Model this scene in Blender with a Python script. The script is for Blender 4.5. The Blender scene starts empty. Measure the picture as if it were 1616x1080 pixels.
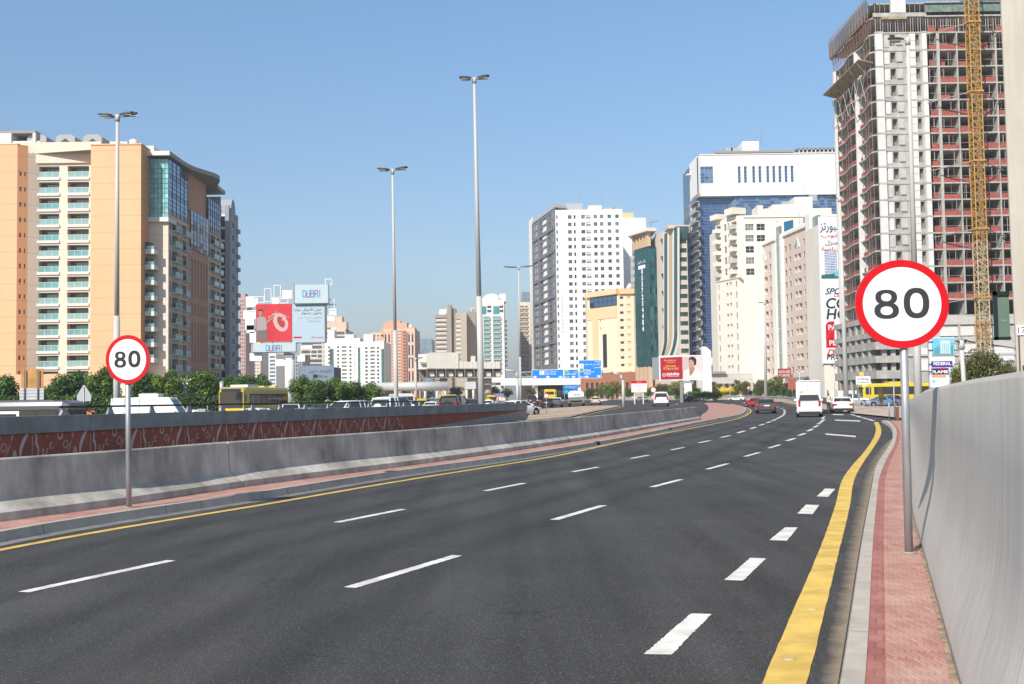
import bpy, bmesh, math, random
from mathutils import Vector, Matrix
from mathutils.geometry import tessellate_polygon
import unicodedata
D = bpy.data; S = bpy.context.scene; COL = S.collection
RN = random.Random(11)
V = Vector
# ---------------------------------------------------------------- camera
F = 1800.0; CAMH = 1.75
PITCH = math.atan(0.05); ROLL = 0.0145
fw = V((0, math.cos(PITCH), math.sin(PITCH))); r0 = V((1, 0, 0)); u0 = V((0, -math.sin(PITCH), math.cos(PITCH)))
ri = r0*math.cos(ROLL) - u0*math.sin(ROLL); up = u0*math.cos(ROLL) + r0*math.sin(ROLL)
CP = V((0, 0, CAMH))
cd = D.cameras.new('camera'); cam = D.objects.new('camera', cd); COL.objects.link(cam); S.camera = cam
cd.sensor_width = 36; cd.lens = F/1616*36; cd.clip_start = .1; cd.clip_end = 20000
m = Matrix.Identity(4)
for i in range(3):
    m[i][0] = ri[i]; m[i][1] = up[i]; m[i][2] = -fw[i]; m[i][3] = CP[i]
cam.matrix_world = m
# ---------------------------------------------------------------- sky, sun, exposure
SUN_EL = math.radians(37.5); SUN_DIR = V((-0.50, -0.866, 0)).normalized()
w = D.worlds.new('World'); S.world = w; w.use_nodes = True
nt = w.node_tree; bg = nt.nodes['Background']
sk = nt.nodes.new('ShaderNodeTexSky'); sk.sky_type = 'NISHITA'; sk.sun_disc = False
sk.sun_elevation = SUN_EL; sk.sun_rotation = math.atan2(SUN_DIR.x, SUN_DIR.y)
sk.air_density = 1.0; sk.dust_density = .35; sk.ozone_density = 1.6; sk.altitude = 0
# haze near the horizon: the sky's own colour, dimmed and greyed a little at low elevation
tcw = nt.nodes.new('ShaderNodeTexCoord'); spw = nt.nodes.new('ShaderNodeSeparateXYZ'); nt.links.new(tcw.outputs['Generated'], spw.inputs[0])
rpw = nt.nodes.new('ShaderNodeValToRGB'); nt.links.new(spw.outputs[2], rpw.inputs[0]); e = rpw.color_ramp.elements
e[0].position = 0.0; e[0].color = (.50,.46,.46,1); e[1].position = .40; e[1].color = (.69,.85,.92,1); x_ = rpw.color_ramp.elements.new(.12); x_.color = (.60,.63,.67,1); y_ = rpw.color_ramp.elements.new(.62); y_.color = (1.30,1.0,.74,1)  # top stop tints the unseen overhead sky warm, to warm the shade
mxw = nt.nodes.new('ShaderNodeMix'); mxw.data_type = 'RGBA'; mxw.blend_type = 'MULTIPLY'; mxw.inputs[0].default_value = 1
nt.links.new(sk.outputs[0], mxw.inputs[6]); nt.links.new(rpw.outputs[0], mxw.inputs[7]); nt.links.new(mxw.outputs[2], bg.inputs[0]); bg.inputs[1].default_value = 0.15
sl = D.lights.new('sun', 'SUN'); so = D.objects.new('sun', sl); COL.objects.link(so)
sl.energy = 4.5; sl.angle = math.radians(.5); sl.color = (1, .95, .87)
sv = V((SUN_DIR.x*math.cos(SUN_EL), SUN_DIR.y*math.cos(SUN_EL), math.sin(SUN_EL)))
so.rotation_euler = sv.to_track_quat('Z', 'Y').to_euler()
S.view_settings.view_transform = 'Standard'; S.view_settings.look = 'None'
S.view_settings.gamma = 1; S.view_settings.exposure = 0.34; S.view_settings.use_curve_mapping = False
# ---------------------------------------------------------------- picture <-> place
def G(y): return 0.0 if y < 100 else (1.3 if y > 300 else (y-100)*.0065)
def ray(px, py): return fw + ri*((px-808)/F) + up*((540-py)/F)
def W(px, py, y):
    d = ray(px, py); return CP + d*(y/d.y)
def gp(px, py, z=0.0):
    d = ray(px, py); lo, hi = .5, 900/d.y
    for _ in range(50):
        t = (lo+hi)/2; p = CP + d*t
        if p.z > G(p.y)+z: lo = t
        else: hi = t
    return CP + d*lo
def hz(px): return 630 - (px-808)*ROLL
def zat(py, y, px=808): return W(px, py, y).z
# ---------------------------------------------------------------- materials
MATS = {}
def nz(nt, kind, **kw):
    n = nt.nodes.new(kind)
    for k, v in kw.items():
        if k in n.inputs: n.inputs[k].default_value = v
        else: setattr(n, k, v)
    return n
def mat(name, col, rough=.7, metal=0, spec=.4, var=.0, scale=2.0, bump=0, bscale=30., emit=0, col2=None, stretch=None, coat=0, alpha=1):
    if name in MATS: return MATS[name]
    M = D.materials.new(name); M.use_nodes = True; n = M.node_tree; b = n.nodes['Principled BSDF']
    b.inputs['Base Color'].default_value = (*col, 1); b.inputs['Roughness'].default_value = rough
    b.inputs['Metallic'].default_value = metal; b.inputs['Specular IOR Level'].default_value = spec
    if coat: b.inputs['Coat Weight'].default_value = coat; b.inputs['Coat Roughness'].default_value = .05
    if alpha < 1: b.inputs['Alpha'].default_value = alpha
    if emit: b.inputs['Emission Color'].default_value = (*col, 1); b.inputs['Emission Strength'].default_value = emit
    if var or col2:
        tc = n.nodes.new('ShaderNodeTexCoord'); mp = n.nodes.new('ShaderNodeMapping')
        n.links.new(tc.outputs['Object'], mp.inputs[0])
        if stretch: mp.inputs['Scale'].default_value = stretch
        t = nz(n, 'ShaderNodeTexNoise', Scale=scale, Detail=6.0, Roughness=.62); n.links.new(mp.outputs[0], t.inputs[0])
        r = n.nodes.new('ShaderNodeValToRGB'); n.links.new(t.outputs[0], r.inputs[0])
        c2 = col2 if col2 else tuple(max(0, c*(1-var)) for c in col); c1 = col if col2 else tuple(min(1, c*(1+var*.6)) for c in col)
        r.color_ramp.elements[0].position = .33; r.color_ramp.elements[1].position = .66
        r.color_ramp.elements[0].color = (*c2, 1); r.color_ramp.elements[1].color = (*c1, 1)
        n.links.new(r.outputs[0], b.inputs['Base Color'])
    if bump:
        tc = n.nodes.new('ShaderNodeTexCoord'); t = nz(n, 'ShaderNodeTexNoise', Scale=bscale, Detail=4.0)
        n.links.new(tc.outputs['Object'], t.inputs[0]); bp = nz(n, 'ShaderNodeBump', Strength=bump, Distance=.02)
        n.links.new(t.outputs[0], bp.inputs['Height']); n.links.new(bp.outputs[0], b.inputs['Normal'])
    MATS[name] = M; return M
# ---------------------------------------------------------------- mesh builder
class MB:
    def __init__(s): s.v = []; s.f = []; s.m = []; s.uv = {}; s.sm = []
    def face(s, pts, m, uv=None, smooth=False):
        k = len(s.v); s.v += [tuple(p) for p in pts]; s.f.append(tuple(range(k, k+len(pts)))); s.m.append(m); s.sm.append(smooth)
        if uv: s.uv[len(s.f)-1] = uv
    def box(s, a, b, m, M=None):
        x0, y0, z0 = a; x1, y1, z1 = b
        c = [V(p) for p in ((x0,y0,z0),(x1,y0,z0),(x1,y1,z0),(x0,y1,z0),(x0,y0,z1),(x1,y0,z1),(x1,y1,z1),(x0,y1,z1))]
        if M: c = [M @ p for p in c]
        k = len(s.v); s.v += [tuple(p) for p in c]
        for q in ((0,3,2,1),(4,5,6,7),(0,1,5,4),(1,2,6,5),(2,3,7,6),(3,0,4,7)): s.f.append(tuple(k+i for i in q)); s.m.append(m); s.sm.append(False)
        return s
    def bar(s, p, q, wd, ht, m):
        p = V(p); q = V(q); d = (q-p); L = d.length; d.normalize()
        u = d.cross(V((0,0,1)));
        if u.length < 1e-4: u = V((1,0,0))
        u.normalize(); h = u.cross(d)
        M = Matrix((( u.x, d.x, h.x, p.x), (u.y, d.y, h.y, p.y), (u.z, d.z, h.z, p.z), (0,0,0,1)))
        return s.box((-wd/2, 0, -ht/2), (wd/2, L, ht/2), m, M)
    def tube(s, p, q, ra, rb, m, n=10, cap=True):
        p = V(p); q = V(q); d = (q-p).normalized(); u = d.orthogonal().normalized(); w_ = d.cross(u)
        k = len(s.v)
        for c, r in ((p, ra), (q, rb)):
            for i in range(n):
                a = 2*math.pi*i/n; s.v.append(tuple(c + u*(r*math.cos(a)) + w_*(r*math.sin(a))))
        for i in range(n):
            j = (i+1) % n; s.f.append((k+i, k+j, k+n+j, k+n+i)); s.m.append(m); s.sm.append(True)
        if cap:
            s.f.append(tuple(k+i for i in reversed(range(n)))); s.m.append(m); s.sm.append(False)
            s.f.append(tuple(k+n+i for i in range(n))); s.m.append(m); s.sm.append(False)
        return s
    def prism(s, poly, z0, z1, m, top=None, cap=True):
        n = len(poly)
        for i in range(n):
            a, b = poly[i], poly[(i+1) % n]
            s.face([(a[0],a[1],z0),(b[0],b[1],z0),(b[0],b[1],z1),(a[0],a[1],z1)], m)
        if cap:
            s.face([(p[0],p[1],z1) for p in poly], top or m); s.face([(p[0],p[1],z0) for p in reversed(poly)], m)
        return s
    def loft(s, rings, m, smooth=False, caps=True, closed=True):
        n = len(rings[0]); k = len(s.v)
        for r in rings: s.v += [tuple(p) for p in r]
        for a in range(len(rings)-1):
            for i in range(n if closed else n-1):
                j = (i+1) % n; s.f.append((k+a*n+i, k+a*n+j, k+(a+1)*n+j, k+(a+1)*n+i)); s.m.append(m); s.sm.append(smooth)
        if caps:
            s.f.append(tuple(k+i for i in reversed(range(n)))); s.m.append(m); s.sm.append(False)
            s.f.append(tuple(k+(len(rings)-1)*n+i for i in range(n))); s.m.append(m); s.sm.append(False)
        return s
    def merge(s, o, M):
        k = len(s.v); kf = len(s.f)
        s.v += [tuple(M @ V(p)) for p in o.v]; s.f += [tuple(k+i for i in f) for f in o.f]; s.m += o.m; s.sm += o.sm
        for i, u in o.uv.items(): s.uv[kf+i] = u
    def mesh(s, name):
        me = D.meshes.new(name); me.from_pydata(s.v, [], s.f)
        ms = []
        for x in s.m:
            if x not in ms: ms.append(x)
        for x in ms: me.materials.append(x)
        ix = {x: i for i, x in enumerate(ms)}
        me.polygons.foreach_set('material_index', [ix[x] for x in s.m])
        me.polygons.foreach_set('use_smooth', s.sm)
        if s.uv:
            L = me.uv_layers.new(name='UVMap')
            for i, u in s.uv.items():
                for j, li in enumerate(me.polygons[i].loop_indices): L.data[li].uv = u[j]
        me.update(); return me
def tagp(o, label=None, cat=None, group=None, kind=None):
    if label: o['label'] = label
    if cat: o['category'] = cat
    if group: o['group'] = group
    if kind: o['kind'] = kind
    return o
def thing(name, label, cat, loc=(0,0,0), group=None, rz=0):
    o = D.objects.new(name, None); COL.objects.link(o); o.location = loc; o.rotation_euler = (0,0,rz); o.empty_display_size = .1
    return tagp(o, label, cat, group)
def child(name, mb, parent, label=None, local=False):
    """mb is in world coordinates unless local"""
    me = mb.mesh(name) if isinstance(mb, MB) else mb
    o = D.objects.new(name, me); COL.objects.link(o); o.parent = parent
    if not local:
        p = parent; off = V((0,0,0)); Mx = Matrix.Identity(4)
        while p is not None:
            Mx = p.matrix_basis @ Mx; p = p.parent
        o.matrix_basis = Mx.inverted()
    if label: o['label'] = label
    return o
def single(name, mb, label=None, cat=None, group=None, kind=None, loc=None):
    me = mb.mesh(name) if isinstance(mb, MB) else mb
    o = D.objects.new(name, me); COL.objects.link(o)
    if loc is not None: o.location = loc
    return tagp(o, label, cat, group, kind)
def copy_thing(o, loc, rz=None, label=None, scale=None, parent=None):
    c = o.copy(); COL.objects.link(c); c.parent = parent
    if parent is None:
        c.location = loc
        if rz is not None: c.rotation_euler = (0,0,rz)
        if scale: c.scale = scale if hasattr(scale, '__len__') else (scale,)*3
        if label: c['label'] = label
    for ch in o.children: copy_thing(ch, None, parent=c)
    return c
# ---------------------------------------------------------------- ground helpers
def cat_rom(P, step=1.5):
    P = [V((p[0], p[1])) for p in P]; out = []
    Q = [P[0]*2-P[1]] + P + [P[-1]*2-P[-2]]
    for i in range(1, len(Q)-2):
        a, b, c, d = Q[i-1:i+3]; n = max(1, int((c-b).length/step))
        for k in range(n):
            t = k/n
            t0 = 0; t1 = max(1e-3, (b-a).length)**.5; t2 = t1+max(1e-3, (c-b).length)**.5; t3 = t2+max(1e-3, (d-c).length)**.5
            t = t1+(t2-t1)*t
            A1 = a*((t1-t)/(t1-t0))+b*((t-t0)/(t1-t0)); A2 = b*((t2-t)/(t2-t1))+c*((t-t1)/(t2-t1)); A3 = c*((t3-t)/(t3-t2))+d*((t-t2)/(t3-t2))
            B1 = A1*((t2-t)/(t2-t0))+A2*((t-t0)/(t2-t0)); B2 = A2*((t3-t)/(t3-t1))+A3*((t-t1)/(t3-t1))
            out.append(B1*((t2-t)/(t2-t1))+B2*((t-t1)/(t2-t1)))
    out.append(P[-1]); return out
def resample(P, n):
    L = [0]
    for a, b in zip(P, P[1:]): L.append(L[-1]+(b-a).length)
    out = []; j = 0
    for i in range(n):
        t = L[-1]*i/(n-1)
        while j < len(P)-2 and L[j+1] < t: j += 1
        k = (t-L[j])/max(1e-6, L[j+1]-L[j]); out.append(P[j].lerp(P[j+1], min(1, k)))
    return out
def path(pxs, z=0.0, step=1.5): return cat_rom([gp(x, y, z) for x, y in pxs], step)
def drape(mb, name, **kw):
    """cut at the two bends of the terrain, then lift every vertex by G(y)"""
    me = mb.mesh(name); bm = bmesh.new(); bm.from_mesh(me)
    for yy in (100, 300):
        bmesh.ops.bisect_plane(bm, geom=bm.verts[:]+bm.edges[:]+bm.faces[:], plane_co=(0, yy, 0), plane_no=(0, 1, 0))
    for v in bm.verts: v.co.z += G(v.co.y)
    bm.to_mesh(me); bm.free()
    return single(name, me, **kw)
def poly(mb, pts, z, m):
    pts = [V((p[0], p[1], 0)) for p in pts]
    for t in tessellate_polygon([pts]):
        q = [pts[i] for i in t]
        if (q[1]-q[0]).cross(q[2]-q[0]).z < 0: q.reverse()
        mb.face([(p.x, p.y, z) for p in q], m)
def strip(mb, A, B, z, m, n=None, zb=None):
    """surface between left line A and right line B, uv in metres"""
    n = n or max(len(A), len(B)); A = resample(A, n); B = resample(B, n); d = 0
    zb = z if zb is None else zb
    for i in range(n-1):
        e = ((A[i+1]-A[i]).length+(B[i+1]-B[i]).length)/2; w0 = (B[i]-A[i]).length; w1 = (B[i+1]-A[i+1]).length
        mb.face([(A[i].x,A[i].y,z),(B[i].x,B[i].y,zb),(B[i+1].x,B[i+1].y,zb),(A[i+1].x,A[i+1].y,z)], m, uv=[(0,d),(w0,d),(w1,d+e),(0,d+e)]); d += e
def offs(P, o):
    out = []
    for i, p in enumerate(P):
        a = P[max(0, i-1)]; b = P[min(len(P)-1, i+1)]; t = (b-a).normalized(); nrm = V((t.y, -t.x)); out.append(p+nrm*o)
    return out
def sweep(mb, P, prof, m, caps=True, hfun=None, smooth=False):
    """prof: (offset to the right of travel, height); hfun(i) scales height"""
    rings = []
    for i, p in enumerate(P):
        a = P[max(0, i-1)]; b = P[min(len(P)-1, i+1)]; t = (b-a).normalized(); nr = V((t.y, -t.x)); h = hfun(p.y) if hfun else 1
        rings.append([(p.x+nr.x*o, p.y+nr.y*o, z*h) for o, z in prof])
    mb.loft(rings, m, smooth=smooth, caps=caps)
# ================================================================ ground materials
def asphalt():
    M = D.materials.new('asphalt'); M.use_nodes = True; n = M.node_tree; b = n.nodes['Principled BSDF']
    tc = n.nodes.new('ShaderNodeTexCoord'); O = tc.outputs['Object']
    def noise(s, d=4., r=.6, sc=None):
        t = nz(n, 'ShaderNodeTexNoise', Scale=s, Detail=d, Roughness=r)
        if sc:
            mp = n.nodes.new('ShaderNodeMapping'); mp.inputs['Scale'].default_value = sc; mp.inputs['Rotation'].default_value = (0, 0, math.radians(17)); n.links.new(O, mp.inputs[0]); n.links.new(mp.outputs[0], t.inputs[0])
        else: n.links.new(O, t.inputs[0])
        return t.outputs[0]
    def ramp(i, a, b_, ca, cb):
        r = n.nodes.new('ShaderNodeValToRGB'); n.links.new(i, r.inputs[0]); e = r.color_ramp.elements
        e[0].position = a; e[1].position = b_; e[0].color = (*ca, 1); e[1].color = (*cb, 1); return r.outputs[0]
    def mix(f, a, b_, mode='MIX'):
        x = n.nodes.new('ShaderNodeMix'); x.data_type = 'RGBA'; x.blend_type = mode
        for s, i in ((f, 0), (a, 6), (b_, 7)):
            if isinstance(s, (int, float)): x.inputs[i].default_value = s
            elif isinstance(s, tuple): x.inputs[i].default_value = s
            else: n.links.new(s, x.inputs[i])
        return x.outputs[2]
    base = ramp(noise(.35, 5), .3, .7, (.042,.042,.043), (.066,.065,.066))
    streak = ramp(noise(.9, 5, .6, (2.2, .12, 1)), .35, .7, (.80,.80,.80), (1.14,1.14,1.13))
    c = mix(1.0, base, streak, 'MULTIPLY')
    trk = ramp(noise(.55, 3, .5, (1.6, .03, 1)), .40, .60, (.82,.82,.82), (1.12,1.12,1.12)); c = mix(1.0, c, trk, 'MULTIPLY'); mott = ramp(noise(42, 4, .8), .36, .64, (.55,.55,.55), (1.45,1.45,1.45)); c = mix(1.0, c, mott, 'MULTIPLY')
    v = nz(n, 'ShaderNodeTexVoronoi', Scale=88.); n.links.new(O, v.inputs['Vector'])
    agg = ramp(v.outputs['Color'], .66, .80, (0,0,0), (1,1,1)); sp = ramp(v.outputs['Distance'], .18, .42, (1,1,1), (0,0,0))
    f = mix(1.0, agg, sp, 'MULTIPLY'); c = mix(f, c, (.32,.31,.30,1))
    # fine dark cracks and oil spots
    cr = nz(n, 'ShaderNodeTexVoronoi', Scale=.42, feature='DISTANCE_TO_EDGE'); wv = nz(n, 'ShaderNodeTexNoise', Scale=2.5, Detail=5.)
    n.links.new(O, wv.inputs[0]); va = n.nodes.new('ShaderNodeVectorMath'); va.operation = 'MULTIPLY_ADD'; n.links.new(wv.outputs[1], va.inputs[0]); va.inputs[1].default_value = (.9,.9,.9); n.links.new(O, va.inputs[2]); n.links.new(va.outputs[0], cr.inputs['Vector'])
    cf = ramp(cr.outputs['Distance'], .0, .010, (1,1,1), (0,0,0)); gate = ramp(noise(.5, 2), .57, .61, (0,0,0), (.75,.75,.75)); cf = mix(1.0, cf, gate, 'MULTIPLY')
    c = mix(cf, c, (.014,.014,.014,1))
    oil = ramp(noise(3.2, 2, .4), .74, .79, (0,0,0), (.6,.6,.6)); c = mix(oil, c, (.018,.018,.018,1)); dst = ramp(noise(.22, 6, .7, (1.4,.5,1)), .50, .75, (0,0,0), (.22,.22,.22)); c = mix(dst, c, (.17,.155,.135,1))
    n.links.new(c, b.inputs['Base Color']); b.inputs['Roughness'].default_value = .82; b.inputs['Specular IOR Level'].default_value = .3
    bp = nz(n, 'ShaderNodeBump', Strength=.5, Distance=.006); n.links.new(v.outputs['Distance'], bp.inputs['Height']); n.links.new(bp.outputs[0], b.inputs['Normal'])
    return M
def pavers(name, c1, c2, mort, bw=.2, bh=.1, dusty=(.60,.43,.36)):
    M = D.materials.new(name); M.use_nodes = True; n = M.node_tree; b = n.nodes['Principled BSDF']
    tc = n.nodes.new('ShaderNodeTexCoord'); br = n.nodes.new('ShaderNodeTexBrick'); n.links.new(tc.outputs['UV'], br.inputs[0])
    br.inputs['Scale'].default_value = 1; br.inputs['Brick Width'].default_value = bw; br.inputs['Row Height'].default_value = bh
    br.inputs['Mortar Size'].default_value = .0065; br.inputs['Mortar Smooth'].default_value = .5; br.inputs['Bias'].default_value = -.1
    br.inputs['Color1'].default_value = (*c1, 1); br.inputs['Color2'].default_value = (*c2, 1); br.inputs['Mortar'].default_value = (*mort, 1)
    t = nz(n, 'ShaderNodeTexNoise', Scale=1.6, Detail=8., Roughness=.7); n.links.new(tc.outputs['Object'], t.inputs[0])
    r = n.nodes.new('ShaderNodeValToRGB'); n.links.new(t.outputs[0], r.inputs[0]); r.color_ramp.elements[0].position = .42; r.color_ramp.elements[1].position = .72; r.color_ramp.elements[1].color = (.55,.55,.55,1)
    x = n.nodes.new('ShaderNodeMix'); x.data_type = 'RGBA'; n.links.new(r.outputs[0], x.inputs[0]); n.links.new(br.outputs[0], x.inputs[6]); x.inputs[7].default_value = (*dusty, 1)
    n.links.new(x.outputs[2], b.inputs['Base Color']); b.inputs['Roughness'].default_value = .85
    bp = nz(n, 'ShaderNodeBump', Strength=.6, Distance=.006); bp.invert = True; n.links.new(br.outputs['Fac'], bp.inputs['Height']); n.links.new(bp.outputs[0], b.inputs['Normal'])
    return M
def paint(name, col, und=(.10,.10,.10), wear=.62):
    M = D.materials.new(name); M.use_nodes = True; n = M.node_tree; b = n.nodes['Principled BSDF']
    tc = n.nodes.new('ShaderNodeTexCoord'); t = nz(n, 'ShaderNodeTexNoise', Scale=15., Detail=10., Roughness=.82); n.links.new(tc.outputs['Object'], t.inputs[0])
    r = n.nodes.new('ShaderNodeValToRGB'); n.links.new(t.outputs[0], r.inputs[0]); e = r.color_ramp.elements; e[0].position = wear; e[1].position = wear+.13
    e[0].color = (*col, 1); e[1].color = (*[c*.45+.06 for c in und], 1)
    t2 = nz(n, 'ShaderNodeTexNoise', Scale=3., Detail=4.); n.links.new(tc.outputs['Object'], t2.inputs[0])
    r2 = n.nodes.new('ShaderNodeValToRGB'); n.links.new(t2.outputs[0], r2.inputs[0]); r2.color_ramp.elements[0].color = (.78,.77,.75,1); r2.color_ramp.elements[1].color = (1.05,1.05,1.05,1); r2.color_ramp.elements[0].position = .35; r2.color_ramp.elements[1].position = .6
    x = n.nodes.new('ShaderNodeMix'); x.data_type = 'RGBA'; x.blend_type = 'MULTIPLY'; x.inputs[0].default_value = 1; n.links.new(r.outputs[0], x.inputs[6]); n.links.new(r2.outputs[0], x.inputs[7])
    n.links.new(x.outputs[2], b.inputs['Base Color']); b.inputs['Roughness'].default_value = .7; b.inputs['Specular IOR Level'].default_value = .2
    return M
def concrete(name, lo, hi, streak=(3., 3., .35), sc=1.6, blot=.35):
    M = D.materials.new(name); M.use_nodes = True; n = M.node_tree; b = n.nodes['Principled BSDF']
    tc = n.nodes.new('ShaderNodeTexCoord'); mp = n.nodes.new('ShaderNodeMapping'); mp.inputs['Scale'].default_value = streak; n.links.new(tc.outputs['Object'], mp.inputs[0])
    t = nz(n, 'ShaderNodeTexNoise', Scale=sc, Detail=9., Roughness=.68); n.links.new(mp.outputs[0], t.inputs[0])
    r = n.nodes.new('ShaderNodeValToRGB'); n.links.new(t.outputs[0], r.inputs[0]); e = r.color_ramp.elements; e[0].position = .3; e[1].position = .68; e[0].color = (*lo, 1); e[1].color = (*hi, 1)
    t2 = nz(n, 'ShaderNodeTexNoise', Scale=.9, Detail=6., Roughness=.6); n.links.new(tc.outputs['Object'], t2.inputs[0])
    r2 = n.nodes.new('ShaderNodeValToRGB'); n.links.new(t2.outputs[0], r2.inputs[0]); g = 1-blot; r2.color_ramp.elements[0].color = (g,g,g*.98,1); r2.color_ramp.elements[0].position = .32; r2.color_ramp.elements[1].position = .62
    x = n.nodes.new('ShaderNodeMix'); x.data_type = 'RGBA'; x.blend_type = 'MULTIPLY'; x.inputs[0].default_value = 1; n.links.new(r.outputs[0], x.inputs[6]); n.links.new(r2.outputs[0], x.inputs[7])
    n.links.new(x.outputs[2], b.inputs['Base Color']); b.inputs['Roughness'].default_value = .85; b.inputs['Specular IOR Level'].default_value = .25
    t3 = nz(n, 'ShaderNodeTexNoise', Scale=60., Detail=4.); n.links.new(tc.outputs['Object'], t3.inputs[0]); bp = nz(n, 'ShaderNodeBump', Strength=.35, Distance=.005)
    n.links.new(t3.outputs[0], bp.inputs['Height']); n.links.new(bp.outputs[0], b.inputs['Normal']); MATS[name] = M
    return M
ASPH = asphalt()
PAVE = pavers('red_pavers', (.39,.175,.14), (.50,.265,.215), (.24,.16,.12)); PAVED = pavers('dark_red_pavers', (.30,.095,.085), (.40,.15,.13), (.2,.1,.08), bw=.1, bh=.2, dusty=(.48,.25,.21))
YEL = paint('yellow_paint', (.70,.485,.125), wear=.585); WHI = paint('white_paint', (.72,.71,.68), wear=.575)
KERB = concrete('kerb_concrete', (.40,.365,.325), (.52,.485,.44), (2,2,2), 2.0, .18)
JERS = concrete('barrier_concrete', (.44,.41,.37), (.66,.62,.565), (2.4,2.4,.42), 1.5, .52)
WALLC = concrete('cast_wall_concrete', (.47,.445,.41), (.58,.555,.52), (7.,7.,.18), 1.6, .10)
SAND = mat('sand', (.46,.35,.25), .95, var=.35, scale=.8, bump=.4, bscale=6)
DIRT = mat('dusty_ground', (.36,.31,.26), .95, var=.3, scale=.25)
GRASS_M = mat('verge_green', (.07,.10,.03), .95, var=.5, scale=.5)
# ================================================================ the ground and the roads
mb = MB(); poly(mb, [(-4000,-60),(4000,-60),(4000,9000),(-4000,9000)], -.03, DIRT); drape(mb, 'ground', kind='structure')
mb = MB(); poly(mb, [(-170,-30),(6,-30),(9,5),(32,60),(70,75),(190,75),(190,285),(-170,285)], 0, ASPH); drape(mb, 'road', kind='structure')
# left pavement between the road and the barrier
kb = [(-260,909),(-120,881),(0,856),(111,835.5),(400,790),(620,753.5),(800,727.5),(945,703),(1114,667.5),(1158,659),(1172,655),(1177.5,650),(1177,646.5),(1170,642.5),(1155,639)]
KL = path(kb, 0.0, 1.2); KL = KL
kerb_in = offs(KL, -.16)
jb = [(-260,876),(0,823),(205,796),(384,768.7),(641,735.6),(795,714),(900,698),(1107,662)]
q0_, q1_ = gp(0,823,.13).to_2d(), gp(205,796,.13).to_2d(); JB = cat_rom([q0_-(q1_-q0_)*3, q0_]+[gp(x,y,.13) for x, y in jb[2:]], 1.2)
isl = path([(1155,639),(1132,636.2),(1119,635.8),(1112,637),(1116,640),(1118,645),(1114,651),(1109,656.5)], .13, 1.5)
mb = MB(); poly(mb, kerb_in + isl[1:] + [p for p in reversed(offs(JB, -.62))], .126, PAVE)
for i, f in enumerate(mb.f): mb.uv[i] = [(mb.v[k][0]*.95+mb.v[k][1]*-.3, mb.v[k][0]*.3+mb.v[k][1]*.95) for k in f]
drape(mb, 'left_pavement', kind='structure')
mb = MB(); strip(mb, offs(KL, -.01), offs(KL, .26), .003, mat('kerb_apron', (.20,.195,.19), .9, var=.3, scale=3)); drape(mb, 'kerb_apron', kind='structure')
mb = MB(); KT = offs(KL, -.03); n = len(KL)*1
Kr = resample(KL, n); Kt = resample(KT, n); Ki = resample(kerb_in, n)
strip(mb, Kr, Kt, 0, KERB, n, .135); strip(mb, Kt, Ki, .135, KERB, n)
for i in range(0, n-1):   # kerb block joints and drain openings
    pass
drape(mb, 'left_kerb', kind='structure')
JOINT = mat('joint_dark', (.05,.048,.045), .95)
def kerb_marks(P, spacing, name, drains=()):
    mb = MB(); L = 0; nx = spacing; 
    for a, b in zip(P, P[1:]):
        e = (b-a).length; t = (b-a).normalized(); nr = V((-t.y, t.x))
        while L+e > nx:
            p = a+t*(nx-L); q = p - nr*.004; hw = t*.005
            mb.face([(q.x-hw.x,q.y-hw.y,.0),(q.x+hw.x,q.y+hw.y,.0),(q.x+hw.x+nr.x*.03,q.y+hw.y+nr.y*.03,.137),(q.x-hw.x+nr.x*.03,q.y-hw.y+nr.y*.03,.137)], JOINT)
            nx += spacing
        L += e
    return mb
mbj = kerb_marks([p for p in KL if p.y < 60], .92, 'x')
for px, py in ((620,753.8),(945,703.2),(1073,679),(1131,663.5)):
    p = gp(px, py, 0); i = min(range(len(KL)), key=lambda k: (KL[k]-V((p.x,p.y))).length); t = (KL[min(i+1,len(KL)-1)]-KL[i-1]).normalized(); nr = V((-t.y,t.x)); a = V((p.x,p.y)); a = KL[i]-nr*.006; h = t*.22
    mbj.face([(a.x-h.x,a.y-h.y,.01),(a.x+h.x,a.y+h.y,.01),(a.x+h.x+nr.x*.03,a.y+h.y+nr.y*.03,.139),(a.x-h.x+nr.x*.03,a.y-h.y+nr.y*.03,.139)], mat('drain_black', (.012,.012,.012), .9))
    mbj.face([(a.x-h.x+nr.x*.03,a.y-h.y+nr.y*.03,.139),(a.x+h.x+nr.x*.03,a.y+h.y+nr.y*.03,.139),(a.x+h.x+nr.x*.17,a.y+h.y+nr.y*.17,.139),(a.x-h.x+nr.x*.17,a.y-h.y+nr.y*.17,.139)], MATS['drain_black'])
drape(mbj, 'kerb_joints', kind='structure')
# right pavement
kr = [(1300,1200),(1326.5,1080),(1345,962),(1361,852),(1375,774),(1383.5,734),(1397,713),(1408,694),(1409,680),(1403,670),(1391.6,663.6)]
rb = [(1345,1200),(1365,1080),(1371,986),(1377,868),(1383.5,791),(1388,754),(1399,725.5),(1412,701),(1415,680),(1410,671),(1402,664)]
wb = [(1545,1200),(1514,1080),(1487,1006),(1471,917),(1450.6,860),(1441,815),(1437,750),(1434,700),(1430,680),(1424,664)]
KR = path(kr, .125, 1.0); RB = path(rb, .125, 1.0); wa_, wz_ = gp(1514,1080,.125).to_2d(), gp(1441,815,.125).to_2d(); WB = cat_rom([wa_+(wz_-wa_)*k for k in (-.35,-.15,0,.25,.5,.75,1)]+[gp(x, y, .125) for x, y in wb[6:]], 1.0)
mb = MB(); strip(mb, RB, offs(RB, .11), .123, PAVED, 90); strip(mb, offs(RB, .11), offs(WB, .3), .122, PAVE, 90); 
far_r = path([(1402,664),(1424,656),(1445,652)], .125)
drape(mb, 'right_pavement', kind='structure')
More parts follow.
